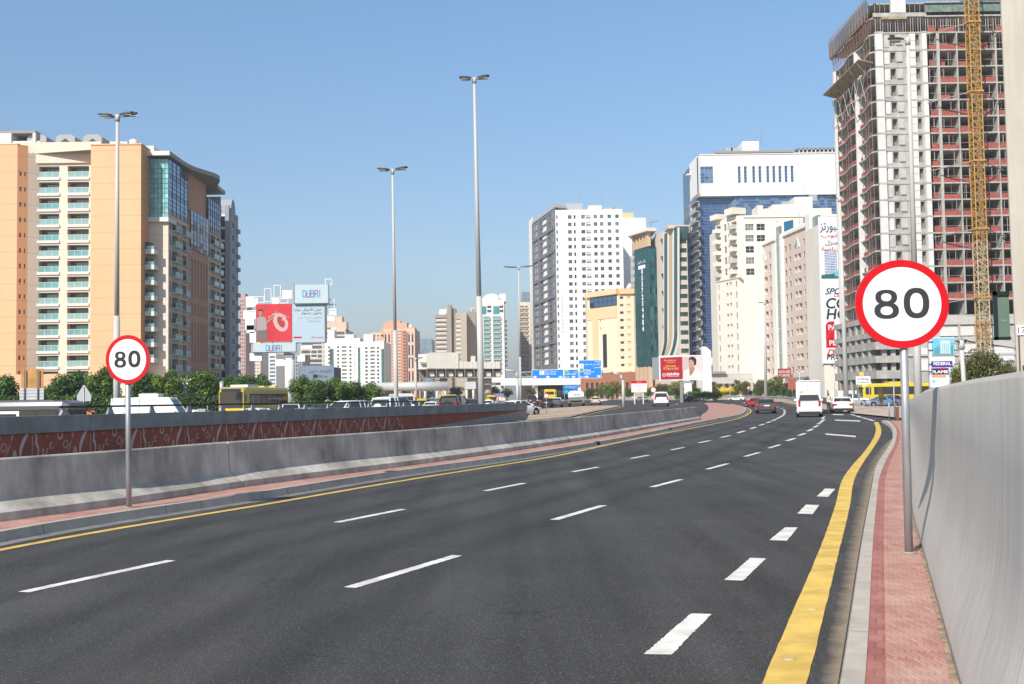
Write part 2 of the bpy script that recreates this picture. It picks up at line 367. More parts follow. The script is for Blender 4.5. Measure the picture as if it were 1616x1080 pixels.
mb = MB(); n = 90; A = resample(offs(KR, -.03), n); A2 = resample(KR, n); B = resample(RB, n)
strip(mb, A, A2, 0, KERB, n, .128); strip(mb, A2, B, .128, KERB, n); drape(mb, 'right_kerb', kind='structure')
mb = MB()
for i in range(3, 60):
    a = A2[0].lerp(A2[0], 0); 
L = 0; nx = .8
for i in range(n-1):
    e = (A2[i+1]-A2[i]).length
    while L+e > nx and nx < 14:
        k = (nx-L)/e; p = A2[i].lerp(A2[i+1], k); q = B[i].lerp(B[i+1], k); t = (A2[i+1]-A2[i]).normalized()*.0025
        mb.face([(p.x-t.x,p.y-t.y,.1305),(q.x-t.x,q.y-t.y,.1305),(q.x+t.x,q.y+t.y,.1305),(p.x+t.x,p.y+t.y,.1305)], JOINT); nx += 2.1
    L += e
drape(mb, 'kerb_joints_right', kind='structure')
# dusty gutter beside the right kerb
mb = MB(); GUT = mat('gutter_dust', (.27,.215,.155), .95); gnt = GUT.node_tree; gb_ = gnt.nodes['Principled BSDF']; gtc = gnt.nodes.new('ShaderNodeTexCoord'); gsp = gnt.nodes.new('ShaderNodeSeparateXYZ'); gnt.links.new(gtc.outputs['UV'], gsp.inputs[0])
gno = nz(gnt, 'ShaderNodeTexNoise', Scale=3.2, Detail=9., Roughness=.75); gnt.links.new(gtc.outputs['Object'], gno.inputs[0]); gad = gnt.nodes.new('ShaderNodeMath'); gad.operation = 'MULTIPLY_ADD'; gnt.links.new(gno.outputs[0], gad.inputs[0]); gad.inputs[1].default_value = 1.9; gnt.links.new(gsp.outputs[0], gad.inputs[2])
grp = gnt.nodes.new('ShaderNodeValToRGB'); gdv = gnt.nodes.new('ShaderNodeMath'); gdv.operation = 'MULTIPLY'; gdv.inputs[1].default_value = .5; gnt.links.new(gad.outputs[0], gdv.inputs[0]); gnt.links.new(gdv.outputs[0], grp.inputs[0]); grp.color_ramp.elements[0].position = .50; grp.color_ramp.elements[0].color = (.052,.051,.051,1); grp.color_ramp.elements[1].position = .92; grp.color_ramp.elements[1].color = (.25,.20,.145,1); gnt.links.new(grp.outputs[0], gb_.inputs['Base Color'])
gl = path([(1262,1200),(1290,1080),(1318,952),(1340,840),(1357,770),(1370,730),(1388,708)], 0); gr = [p for p in KR if p.y < 45]
n2 = 60; ga = resample(gl, n2); gb = resample(offs(gr, -.04), n2)
strip(mb, ga, gb, .003, GUT, n2)
for i in mb.uv: mb.uv[i] = [(float(k in (1,2)), u[1]) for k, u in enumerate(mb.uv[i])]
drape(mb, 'gutter_dust', kind='structure')
# far verge beyond the junction (guardrail strip), left sand triangle, far green strip
mb = MB(); poly(mb, [gp(*p, .1) for p in ((829,665),(896,658.6),(940,649),(979,641.2),(972,639.5),(925,641),(860,645),(838,648))], .10, SAND)
drape(mb, 'sand_triangle', kind='structure')
TK = path([(820,668),(896,659.2),(940,649.5),(981,641.5)], 0, 2); mb = MB(); strip(mb, TK, offs(TK, -.05), 0, KERB, None, .14); strip(mb, offs(TK, -.05), offs(TK, -.3), .14, KERB); drape(mb, 'sand_kerb', kind='structure')
mb = MB(); vg = [gp(*p, .1) for p in ((985,632.3),(1115,631.2),(1180,632.3),(1232,634.5),(1262,640),(1300,646.5),(1330,648),(1332,643),(1290,636),(1240,629.5),(1180,627.9),(1100,628.2),(985,629.6))]
poly(mb, vg, .10, SAND); drape(mb, 'verge', kind='structure')
VP = pavers('tan_pavers', (.48,.38,.31), (.56,.45,.37), (.4,.32,.27), dusty=(.52,.42,.34))
mb = MB(); poly(mb, [gp(*p, .12) for p in ((1330,644),(1345,652),(1425,660),(1490,668),(1560,650),(1500,643),(1380,637.5),(1345,638.5))], .12, VP)
for i, f in enumerate(mb.f): mb.uv[i] = [(mb.v[k][0], mb.v[k][1]) for k in f]
drape(mb, 'right_far_pavement', kind='structure')
mb = MB(); poly(mb, [(-170,215),(-40,215),(-52,260),(-170,262)], .12, GRASS_M); poly(mb, [(-170,133),(-70,128),(-38,150),(-42,165),(-170,150)], .12, GRASS_M); drape(mb, 'planting_strip', kind='structure')
# ---- painted lines
def mark(mb, q, m, z=.004):
    out = []
    for i in range(len(q)):
        a, b = V((q[i].x, q[i].y)), V((q[(i+1) % len(q)].x, q[(i+1) % len(q)].y)); L = (b-a).length; n = max(1, int(L/.05)) if a.y < 30 else 1
        nn = V((-(b-a).y, (b-a).x))/max(L, 1e-6)
        for k in range(n): out.append(a.lerp(b, k/n) + nn*(RN.uniform(-.006,.006) if n > 1 else 0))
    poly(mb, out, z, m)
mb = MB()
yl = path([(-260,926),(-120,894),(0,868),(200,832),(400,799.5),(620,761.5),(800,732.8),(874,720.5),(991,695.5),(1100,674.5),(1160,662),(1181,653.5),(1185,648.5),(1181,645),(1172,642)], 0, 1.2)
strip(mb, offs(yl, -.075), offs(yl, .075), .004, YEL)
drape(mb, 'yellow_edge_line', kind='structure')
mb = MB()
yL = path([(1170,1180),(1202.6,1080),(1249,971),(1293.6,867),(1317.7,800),(1329,758),(1345,735),(1361,717),(1376,696),(1381,685),(1382,675),(1379,666.5)], 0, 1)
yR = path([(1225,1180),(1272,1080),(1300,971),(1325,867),(1341,800),(1348,758),(1362,731),(1377,709),(1387,693),(1390.5,684),(1390,675),(1386,666.5)], 0, 1)
yA, yB = resample(yL, 420), resample(yR, 420)
yA = [p+V((RN.uniform(-.003,.003), 0)) for p in yA]; yB = [p+V((RN.uniform(-.003,.003), 0)) for p in yB]
strip(mb, yA, yB, .0045, YEL, 420); drape(mb, 'yellow_edge_line_right', kind='structure')
mb = MB()
y2 = path([(1108,656),(1117,650),(1122.5,644.5),(1122,640.5),(1114,637.6)], 0, 2); strip(mb, offs(y2, -.09), offs(y2, .09), .004, YEL)
y3 = path([(905,659.5),(945,650.5),(985,641.8)], 0, 3); strip(mb, offs(y3, -.08), offs(y3, .08), .004, YEL)
y4 = path([(1235,636.2),(1262,642),(1296,648)], 0, 3); strip(mb, offs(y4, -.08), offs(y4, .08), .004, YEL)
drape(mb, 'yellow_ramp_line', kind='structure')
mb = MB()
s6 = lambda a: [(1100+x/5.05, 600+y/5.05) for x, y in a]
Ld = [((37,935),(270,885)),((531,825),(637,804)),((766,775),(827,763)),((904,745),(944,737.5)),((996,724),(1024,718.5)),((1059,710.5),(1080,706.3))]
for a in (((15,500),(105,483)),((190,458),(265,442)),((322,422),(382,405)),((425,390),(470,375)),((498,362),(537,350)),((555,342),(590,330)),((600,325),(632,312)),((638,308),(660,297)),((663,295),(682,285)),((680,283),(697,272)),((690,270),(705,258)),((692,255),(705,243)),((682,240),(698,233)),((660,228),(690,222)),((632,218),(650,213))): Ld.append(tuple(s6(a)))
Ld += [((552,928),(722,877)),((874,821),(952,798)),((1029,769),(1075,757))]
for a in (((80,712),(245,667)),((382,610),(500,577)),((573,543),(662,515)),((715,485),(780,465)),((810,443),(862,425)),((880,408),(922,390)),((928,378),(965,363)),((960,352),(992,338)),((985,335),(1015,315)),((995,310),(1022,285)),((1225,272),(1262,283)),((1270,286),(1310,298)),((1320,301),(1355,310)),((1362,312),(1408,325))): Ld.append(tuple(s6(a)))
Ld += [((880,653.5),(886,652)),((900,650.5),(907,649)),((915,648),(922,646.5)),((955,645),(962,643.4)),((968,642.5),(973,641.2)),((1055,641.5),(1062,640)),((1066,638.8),(1070,637.5))]
for a, b in Ld:
    p = gp(*a); q = gp(*b); t = (q-p).to_2d().normalized(); nr = V((t.y, -t.x)); hw = .065 if p.y < 40 else .09
    if a[0] > 1340: hw = .12
    mark(mb, [V((p.x-nr.x*hw, p.y-nr.y*hw)), V((p.x+nr.x*hw, p.y+nr.y*hw)), V((q.x+nr.x*hw, q.y+nr.y*hw)), V((q.x-nr.x*hw, q.y-nr.y*hw))], WHI)
for q in (((1016,1033),(1060,1034),(1123,970),(1091,969)),((1143,916),(1173,917),(1209,882),(1184,881)),((1214,853),(1242,854),(1259,833),(1239,833)),((1258,811),(1282.5,812),(1293,797.5),(1272,797)),((1289,784),(1307,784.5),(1318,772),(1302,771.5)),
          ((1303,684.4),(1303,686.2),(1350.5,690.2),(1350.5,688.2)),((1317.5,662.6),(1317.5,664),(1357.5,665.6),(1357.5,664)),((1314,653.8),(1314,655),(1331,655.4),(1331,654.2))):
    mark(mb, [gp(*p) for p in q], WHI)
drape(mb, 'lane_markings', kind='structure')
mb = MB(); 
for x, y in ((1245,1041),(1282,962),(1312,890)):   # reflective studs on the yellow line
    p = gp(x, y); mb.tube((p.x,p.y,.004),(p.x,p.y,.010), .045,.035, mat('stud', (.56,.47,.24), .6, var=.2), 12)
drape(mb, 'road_studs', kind='structure')
# ================================================================ concrete barriers, left
def along(P, s0, s1):
    L = 0; out = []
    for a, b in zip(P, P[1:]):
        e = (b-a).length
        if L+e > s0 and L < s1:
            if not out: out.append(a.lerp(b, max(0, (s0-L)/e)))
            out.append(a.lerp(b, min(1, (s1-L)/e)))
        L += e
    return out
def arclen(P): return sum((b-a).length for a, b in zip(P, P[1:]))
JP = [(0,0),(-.01,.12),(-.27,.27),(-.30,.34),(-.345,.85),(-.36,.87),(-.47,.87),(-.485,.85),(-.53,.34),(-.56,.27),(-.82,.12),(-.83,0)]
def lineup(P, y): # arc length where path reaches y
    L = 0
    for a, b in zip(P, P[1:]):
        if b.y >= y: return L+(b-a).length*(y-a.y)/(b.y-a.y)
        L += (b-a).length
    return L
TOT = arclen(JB); s = lineup(JB, gp(384,768.7,.13).y); segs = []
st = 6.9; k = s
while k > 0: segs.append((max(0, k-st), k)); k -= st
segs.reverse(); k = s
while k < TOT-.5: segs.append((k, min(TOT, k+st))); k += st
ordn = ['first','second','third','fourth','fifth','sixth','seventh','eighth','ninth','tenth','eleventh','twelfth','thirteenth','fourteenth','fifteenth']
segs = [q for q in segs if q[1]-q[0] > .8]
vis = [q for q in segs if along(JB, *q)[-1].y > 15.5]
for i, (a, b) in enumerate(vis):
    P = along(JB, a+.012, b-.012); mb = MB(); sweep(mb, P, JP, JERS)
    for vi in range(len(mb.v)): x, y, z = mb.v[vi]; mb.v[vi] = (x, y, z+.126+G(y))
    last = i == len(vis)-1
    single('concrete_barrier', mb, ('last grey concrete barrier segment, where the row ends on the red pavement tip' if last else f'stained grey concrete barrier segment behind the left kerb, {ordn[i]} from the left photo edge'), 'barrier', 'concrete barrier segments along the left pavement')
# ================================================================ cast wall, right
def wh(y): 
    for (a, ha), (b, hb) in zip(((-5,1.73),(8,1.72),(15,1.68),(50,1.40),(62,1.15),(90,1.0)), ((8,1.72),(15,1.68),(50,1.40),(62,1.15),(90,1.0),(400,1.0))):
        if y <= b: return (ha+(hb-ha)*(y-a)/(b-a))/1.75
    return .6
WP = [(0,0),(.006,.06),(.030,.16),(.075,.32),(.125,.48),(.165,.66),(.19,.86),(.205,1.28),(.215,1.72),(.235,1.75),(.66,1.75),(.68,1.72),(.78,0)]
WBx = [p for p in WB if p.y > 2.0]
wt = thing('concrete_wall', 'tall pale grey cast concrete wall with curved foot along the right pavement', 'wall', (WBx[0].x, WBx[0].y, 0))
def wallseg(P, prof, m, nm, par):
    mb = MB(); sweep(mb, P, prof, m, hfun=wh, smooth=False)
    for vi in range(len(mb.v)): x, y, z = mb.v[vi]; mb.v[vi] = (x, y, z+.12+G(y))
    o = child(nm, mb, par)
    for f in o.data.polygons: f.use_smooth = abs(f.normal.z) < .4 and len(f.vertices) == 4
    return o
wallseg(WBx, WP, WALLC, 'wall_panel', wt)
mb = MB()
cum = 0; nxt = 1.4; JW = mat('wall_joint', (.74,.68,.54), .9)
for a, b in zip(WBx, WBx[1:]):
    e = (b-a).length; t = (b-a).normalized(); nr = V((t.y, -t.x))
    while cum+e > nxt and nxt < 40:
        p = a+t*(nxt-cum); h = wh(p.y)
        for (o1, z1), (o2, z2) in zip(WP[:9], WP[1:10]):
            q1 = p+nr*(o1-.003); q2 = p+nr*(o2-.003); d = t*.005
            mb.face([(q1.x-d.x,q1.y-d.y,z1*h+.122),(q1.x+d.x,q1.y+d.y,z1*h+.122),(q2.x+d.x,q2.y+d.y,z2*h+.122),(q2.x-d.x,q2.y-d.y,z2*h+.122)], JW)
        nxt += 1.22 if int(nxt*10) % 2 else 1.22
    cum += e
child('form_joint', mb, wt)
# ================================================================ red retaining wall with cap, pattern and rail
CAPM = concrete('cap_concrete', (.29,.275,.26), (.41,.39,.37), (1,1,.4), 1.2, .3)
REDW = mat('oxide_red_paint', (.42,.105,.065), .85, var=.22, scale=1.2); PAT = mat('pale_pattern_paint', (.66,.52,.45), .85)
A = V((-24.2, 9.8)); A = V((-16.2,36.0)) - (V((1.1,93))-V((-16.2,36))).normalized()*14; B = V((1.1,93.0)); dv = (B-A).normalized(); nrm = V((dv.y,-dv.x))
rw = thing('retaining_wall', 'low dark red wall with pale letter pattern and grey cap behind the barriers', 'wall', (A.x, A.y, 0))
def slab_along(mb, s0, s1, z0, z1, o0, o1, m):
    p = A+dv*s0; q = A+dv*s1; mb.prism([p+nrm*o1, p+nrm*o0, q+nrm*o0, q+nrm*o1], z0, z1, m)
LW = (B-A).length
mb = MB(); slab_along(mb, 0, LW-.05, -.02, .86, -.25, 0, REDW)
child('painted_wall', mb, rw)
mb = MB(); q0 = A+dv*(LW-24)+nrm*.004; q1 = A+dv*LW+nrm*.004
mb.face([(q0.x,q0.y,0),(q1.x,q1.y,0),(q1.x,q1.y,.82)], mat('plain_concrete', (.36,.33,.31), .85, var=.15)); child('bare_concrete', mb, rw)
k = 0.0; 
while k < LW-.5:
    e = min(LW, k+4.6); mb = MB(); slab_along(mb, k+.012, e-.012, .86, 1.42, -.34, .07, CAPM); child('cap_block', mb, rw); k += 4.6
# letter-like shapes painted on the wall
def stroke(mb, pts, wd, s, zc, sc, m, taper=None):
    P = cat_rom([V(p) for p in pts], .08); n = len(P)
    for i in range(n-1):
        a, b = P[i], P[i+1]; t = (b-a).normalized() if (b-a).length > 1e-6 else V((1,0)); nn = V((-t.y, t.x))
        wa = wd*(math.sin(math.pi*(i+.3)/(n))*.8+.3) if taper else wd; wb_ = wd*(math.sin(math.pi*(i+1.3)/n)*.8+.3) if taper else wd
        q = [a+nn*wa, b+nn*wb_, b-nn*wb_, a-nn*wa]; out = []
        for c in q:
            u = s+c.x*sc; z = min(.855, max(.0, zc+c.y*sc)); g = A+dv*u+nrm*.005; out.append((g.x, g.y, z))
        mb.face(out, m)
motifs = [([(0,-1),(.12,-.2),(.5,.5),(.95,1)], .2, 1), ([(1.3,-.9),(1.35,0),(1.32,.7)], .035, 0), ([(1.6,1),(1.8,.6),(1.75,.2),(2.0,-.3),(1.95,-1)], .12, 1), ([(2.3,-.6),(2.6,-.3),(2.5,-.75),(2.9,-.7),(3.1,-.3),(2.85,-.45)], .05, 1),
          ([(3.6,.2),(3.3,0),(3.45,-.35),(3.75,-.25)], .05, 1), ([(3.5,.0),(3.58,.05)], .06, 0), ([(4.2,.9),(4.35,.4),(4.7,.45),(4.75,.95)], .08, 1), ([(5.1,-.4),(4.85,-.1),(5.2,.25),(5.45,-.1),(5.1,-.4)], .045, 0), ([(5.35,-.7),(5.6,-.3),(5.85,.2)], .05, 1),
          ([(4.3,-1),(4.35,-.75)], .08, 0), ([(6.1,-1),(6.3,-.35),(6.5,-.95)], .12, 1), ([(6.0,.5),(6.15,.95)], .06, 0), ([(3.0,.6),(3.1,.7)], .06, 0), ([(5.9,.8),(5.95,.3)], .03, 0)]
mb = MB(); s = .2
while s < LW-27:
    for pts, wd, tp in motifs: stroke(mb, pts, wd*.8, s, .47, .43, PAT, tp)
    s += 2.95
child('letter_pattern', mb, rw)
# rail on the cap
RAILM = mat('rail_dark', (.03,.028,.027), .5, .3); BRK = mat('bracket_grey', (.33,.33,.34), .6)
rl = thing('guard_rail', 'thin dark metal rail on grey brackets along the top of the red wall', 'railing', (A.x, A.y, 1.42))
mb = MB(); p = A+dv*17.0-nrm*.12; q = A+dv*52-nrm*.12; mb.bar((p.x,p.y,1.70),(q.x,q.y,1.70), .07, .07, RAILM); child('rail', mb, rl)
s = 17.2
while s < 52:
    p = A+dv*s-nrm*.12; mb = MB(); t3 = V((dv.x,dv.y,0)); z = 1.42
    for w0, w1, za, zb in ((.20,.13,0,.08),(.13,.06,.08,.22),(.06,.05,.22,.26)):
        c = V((p.x,p.y,0)); mb.loft([[c+t3*-w0+V((nrm.x*.05,nrm.y*.05,z+za)),c+t3*w0+V((nrm.x*.05,nrm.y*.05,z+za)),c+t3*w0+V((-nrm.x*.05,-nrm.y*.05,z+za)),c-t3*w0+V((-nrm.x*.05,-nrm.y*.05,z+za))],
                                     [c+t3*-w1+V((nrm.x*.04,nrm.y*.04,z+zb)),c+t3*w1+V((nrm.x*.04,nrm.y*.04,z+zb)),c+t3*w1+V((-nrm.x*.04,-nrm.y*.04,z+zb)),c-t3*w1+V((-nrm.x*.04,-nrm.y*.04,z+zb))]], BRK)
    child('bracket', mb, rl); s += 2.55

# ---- faint darker wheel tracks, and sand gathered at the foot of the wall
TRK = D.materials.new('tyre_polished_asphalt'); TRK.use_nodes = True; tn = TRK.node_tree; tb_ = tn.nodes['Principled BSDF']; tb_.inputs['Base Color'].default_value = (.022,.022,.023,1); tb_.inputs['Roughness'].default_value = .6
tt_ = tn.nodes.new('ShaderNodeBsdfTransparent'); tm_ = tn.nodes.new('ShaderNodeMixShader'); tc_ = tn.nodes.new('ShaderNodeTexCoord'); ts_ = tn.nodes.new('ShaderNodeSeparateXYZ'); tn.links.new(tc_.outputs['UV'], ts_.inputs[0])
tr_ = tn.nodes.new('ShaderNodeValToRGB'); tn.links.new(ts_.outputs[0], tr_.inputs[0]); e = tr_.color_ramp.elements; e[0].color = (0,0,0,1); e[1].color = (0,0,0,1); q_ = tr_.color_ramp.elements.new(.5); q_.color = (1,1,1,1); tr_.color_ramp.interpolation = 'EASE'
tz_ = nz(tn, 'ShaderNodeTexNoise', Scale=.7, Detail=6.); tn.links.new(tc_.outputs['Object'], tz_.inputs[0]); t1_ = tn.nodes.new('ShaderNodeMath'); t1_.operation = 'MULTIPLY'; tn.links.new(tr_.outputs[0], t1_.inputs[0]); tn.links.new(tz_.outputs[0], t1_.inputs[1])
t2_ = tn.nodes.new('ShaderNodeMath'); t2_.operation = 'MULTIPLY'; t2_.inputs[1].default_value = .32; tn.links.new(t1_.outputs[0], t2_.inputs[0]); tn.links.new(t2_.outputs[0], tm_.inputs[0]); tn.links.new(tt_.outputs[0], tm_.inputs[1]); tn.links.new(tb_.outputs[0], tm_.inputs[2]); tn.links.new(tm_.outputs[0], tn.nodes['Material Output'].inputs['Surface'])
mb = MB(); base_ = [p for p in yl if p.y < 75]; bd_ = (base_[0]-base_[3]); base_ = [base_[0]+bd_.normalized()*k for k in (16,12,8,4)]+base_
for o in (.85, 2.15, 3.3, 4.6, 5.7):
    A_, B_ = offs(base_, o-.42), offs(base_, o+.42); k0 = len(mb.f); strip(mb, A_, B_, .002, TRK)
    for i in range(k0, len(mb.f)): u = mb.uv[i]; mb.uv[i] = [(0,u[0][1]),(1,u[1][1]),(1,u[2][1]),(0,u[3][1])]
drape(mb, 'wheel_tracks', kind='structure')
mb = MB(); P_ = [p for p in resample(WB, 160) if 4 < p.y < 40]; Q_ = [p+V((-RN.uniform(.015,.05), 0)) for p in P_]; strip(mb, Q_, offs(P_, .05), .1255, mat('sand_line', (.34,.25,.17), .95, var=.5, scale=9)); drape(mb, 'sand_line', kind='structure')
mb = MB(); P_ = [p for p in resample(JB, 160) if p.y < 60]; Q_ = [p+V((RN.uniform(.01,.05), 0)) for p in P_]; strip(mb, offs(P_, -.03), Q_, .1295, MATS['sand_line']); drape(mb, 'sand_line_left', kind='structure')
# ================================================================ building kit
def glass(name, col, rough=.06, spec=.9, metal=0.0, var=.25, scale=.35): return mat(name, col, rough, metal, spec, var=var, scale=scale)
GD = glass('window_dark', (.035,.042,.05)); GB = glass('window_blue', (.05,.085,.13)); GC = mat('curtained_window', (.20,.20,.19), .25, spec=.6, var=.3, scale=.6)
GT = glass('glass_teal', (.035,.12,.13), .08, metal=.25); GT2 = glass('glass_teal_pale', (.16,.36,.36), .1, metal=.2); GDT = glass('glass_deep_teal', (.015,.085,.09), .08, metal=.2, var=.1); GBL = glass('glass_blue', (.075,.135,.25), .08, metal=.35, var=.1); GBL2 = glass('glass_blue_pale', (.15,.25,.40), .1, metal=.35, var=.1)
GNV = glass('glass_navy', (.012,.02,.045), .08, metal=.2)
WHT = mat('white_frame', (.72,.72,.70), .5); GRYF = mat('grey_frame', (.25,.26,.27), .5); DKF = mat('dark_frame', (.04,.04,.045), .5); ALU = mat('aluminium', (.5,.51,.52), .4, metal=.5)
def wallm(name, col, var=.10, line=None, lcol=None, scale=.12):
    """painted render, faintly weathered, optional horizontal joints every `line` metres"""
    if name in MATS: return MATS[name]
    M = mat(name, col, .85, spec=.25, var=var, scale=scale, stretch=(1,1,.35))
    if line:
        n = M.node_tree; b = n.nodes['Principled BSDF']; tc = n.nodes.new('ShaderNodeTexCoord'); sp = n.nodes.new('ShaderNodeSeparateXYZ'); n.links.new(tc.outputs['Object'], sp.inputs[0])
        md = n.nodes.new('ShaderNodeMath'); md.operation = 'MODULO'; n.links.new(sp.outputs[2], md.inputs[0]); md.inputs[1].default_value = line
        lt = n.nodes.new('ShaderNodeMath'); lt.operation = 'LESS_THAN'; n.links.new(md.outputs[0], lt.inputs[0]); lt.inputs[1].default_value = .11
        x = n.nodes.new('ShaderNodeMix'); x.data_type = 'RGBA'; src = b.inputs['Base Color'].links[0].from_socket
        n.links.new(lt.outputs[0], x.inputs[0]); n.links.new(src, x.inputs[6]); x.inputs[7].default_value = (*(lcol or [c*.72 for c in col]), 1); n.links.new(x.outputs[2], b.inputs['Base Color'])
    return M
class Bld:
    def __init__(s, name, label, base, group=None, cat='building'):
        s.o = thing(name, label, cat, base, group); s.q = {}; s.cache = {}
    def part(s, name, mb, label=None): return child(name, mb, s.o, label)
    def inst(s, name, key, mb, M, size): s.q.setdefault(name, []).append((size/max(1, M.translation.length)**2, key, mb, M))
    def done(s):
        inv = s.o.matrix_basis.inverted()
        for name, L in s.q.items():
            L.sort(key=lambda a: -a[0]); 
            for sz, key, mb, M in L[:100]:
                if key not in s.cache: s.cache[key] = mb.mesh(name)
                o = D.objects.new(name, s.cache[key]); COL.objects.link(o); o.parent = s.o; o.matrix_basis = inv @ M
            if len(L) > 100:
                al = MB()
                for sz, key, mb, M in L[100:]: al.merge(mb, M)
                o = child(name, al, s.o); o['kind'] = 'stuff'
def frame_of(P0, P1, z=0):
    P0 = V((P0[0],P0[1])); P1 = V((P1[0],P1[1])); t = (P1-P0).normalized()
    return Matrix(((t.x,-t.y,0,P0.x),(t.y,t.x,0,P0.y),(0,0,1,z),(0,0,0,1))), (P1-P0).length    # local x along wall, y into the building, -y outwards
def win_mb(w, h, gl, fr, mull=1, bars=0, dep=.22, sill=None):
    mb = MB(); f = .07 if w > .7 else .05; y = dep
    mb.face([(0,y,0),(w,y,0),(w,y,h),(0,y,h)], gl)
    if fr:
        for a, b in (((0,y-.06,0),(w,y-.003,f)),((0,y-.06,h-f),(w,y-.003,h)),((0,y-.06,f),(f,y-.003,h-f)),((w-f,y-.06,f),(w,y-.003,h-f))): mb.box(a, b, fr)
        for i in range(mull): x = w*(i+1)/(mull+1); mb.box((x-f/2,y-.05,f),(x+f/2,y-.002,h-f), fr)
        for i in range(bars): zz = h*(i+1)/(bars+1); mb.box((f,y-.045,zz-f/2),(w-f,y-.0025,zz+f/2), fr)
    if sill: mb.box((-.08,-.10,-.10),(w+.08,y-.07,-.002), sill)
    return mb
def balc_mb(w, h, wall, rail, gl, fr, dep=1.5, proj=0.0, slab=None, solid=False, rh=1.05, side=True):
    """back wall with a door of a recessed balcony, and its balustrade"""
    mb = MB(); y = dep
    mb.face([(0,y,0),(w,y,0),(w,y,h),(0,y,h)], wall)
    dw = w*.62; x0 = w*.3
    mb.box((x0,y-.12,.03),(x0+dw,y-.004,h-.28), fr); n = 3 if w > 3 else 2
    for i in range(n):
        a = x0+.07+i*(dw-.07)/n; mb.box((a,y-.15,.12),(a+(dw-.07)/n-.07,y-.1202,h-.36), gl)
    if proj:
        mb.box((-.05,-proj,-.16),(w+.05,0,0), slab or wall)
    yy = -proj
    if solid: mb.box((0,yy-.02,0),(w,yy+.1,rh), rail)
    else:
        mb.box((0,yy+.02,.06),(w,yy+.05,rh-.05), rail); mb.box((0,yy-.01,rh-.05),(w,yy+.08,rh+.02), WHT)
        k = max(2, int(w/1.3))
        for i in range(k+1): x = (w-.06)*i/k; mb.box((x,yy-.005,0),(x+.06,yy+.018,rh-.05), WHT)
    if proj:
        for x in (0, w-.08): mb.box((x,yy+.1,0),(x+.08,-.002,rh), rail)
    return mb
def facade(b, P0, P1, z0, z1, cols, rows, wm, name='wall', wins=None, label=None, back=True, reveal=None):
    """cols: [(u0,u1,kind)]; rows: [(v0,v1)] absolute heights; kind -> style in wins. Real openings with reveals."""
    M, L = frame_of(P0, P1); mb = MB(); holes = []
    for ci, c in enumerate(cols):
        for rI, r in enumerate(rows):
            if len(c) > 3 and c[3] and not (c[3][0] <= rI < c[3][1]): continue
            k = c[2]; st = wins[k] if not isinstance(wins[k], list) else None
            s0 = wins[k][0] if isinstance(wins[k], list) else st
            v0 = r[0]+s0.get('dz', 0); v1 = v0 + s0['h'] if 'h' in s0 else r[1]
            holes.append((c[0], c[1], v0, v1, k))
    us = sorted({0, L} | {round(x, 4) for h in holes for x in h[:2]}); vs = sorted({z0, z1} | {round(x, 4) for h in holes for x in h[2:4]})
    us = [u for u in us if -1e-6 <= u <= L+1e-6]; vs = [v for v in vs if z0-1e-6 <= v <= z1+1e-6]
    hs = {}
    for i in range(len(us)-1):
        um = (us[i]+us[i+1])/2; hc = [h for h in holes if h[0] <= um <= h[1]]; j = 0
        while j < len(vs)-1:
            vm = (vs[j]+vs[j+1])/2
            if any(h[2] <= vm <= h[3] for h in hc): j += 1; continue
            k = j
            while k+1 < len(vs)-1 and not any(h[2] <= (vs[k+1]+vs[k+2])/2 <= h[3] for h in hc): k += 1
            mb.face([M @ V((us[i],0,vs[j])), M @ V((us[i+1],0,vs[j])), M @ V((us[i+1],0,vs[k+1])), M @ V((us[i],0,vs[k+1]))], wm); j = k+1
    for u0_, u1_, v0, v1, k in holes:
        st = wins[k]
        if isinstance(st, list): st = RN.choice(st)
        d = st.get('dep', .22); rm = st.get('rev', reveal or wm); e = .001
        P = lambda x, y, z: M @ V((x, y, z))
        mb.face([P(u0_,0,v0),P(u1_,0,v0),P(u1_,d,v0),P(u0_,d,v0)], rm); mb.face([P(u0_,d,v1),P(u1_,d,v1),P(u1_,0,v1),P(u0_,0,v1)], rm)
        mb.face([P(u0_,0,v0),P(u0_,d,v0),P(u0_,d,v1),P(u0_,0,v1)], rm); mb.face([P(u1_,d,v0),P(u1_,0,v0),P(u1_,0,v1),P(u1_,d,v1)], rm)
        w_, h_ = u1_-u0_, v1-v0; key = (k, round(w_, 2), round(h_, 2), st.get('id', 0))
        if key not in b.cache.setdefault('mb', {}):
            b.cache['mb'][key] = st['f'](w_, h_)
        b.inst(st.get('n', 'window'), key, b.cache['mb'][key], M @ Matrix.Translation((u0_, 0, v0)), w_*h_)
    return b.part(name, mb, label)
def WS(gl, fr=WHT, mull=1, bars=0, dep=.22, sill=None, id=0, n='window', **k):
    return dict(f=lambda w, h: win_mb(w, h, gl, fr, mull, bars, dep, sill), dep=dep, id=id, n=n, **k)
def BS(wall, rail, gl, fr=WHT, dep=1.5, proj=0, slab=None, solid=False, rh=1.05, id=0, **k):
    return dict(f=lambda w, h: balc_mb(w, h, wall, rail, gl, fr, dep, proj, slab, solid, rh), dep=dep, id=id, n='balcony', **k)
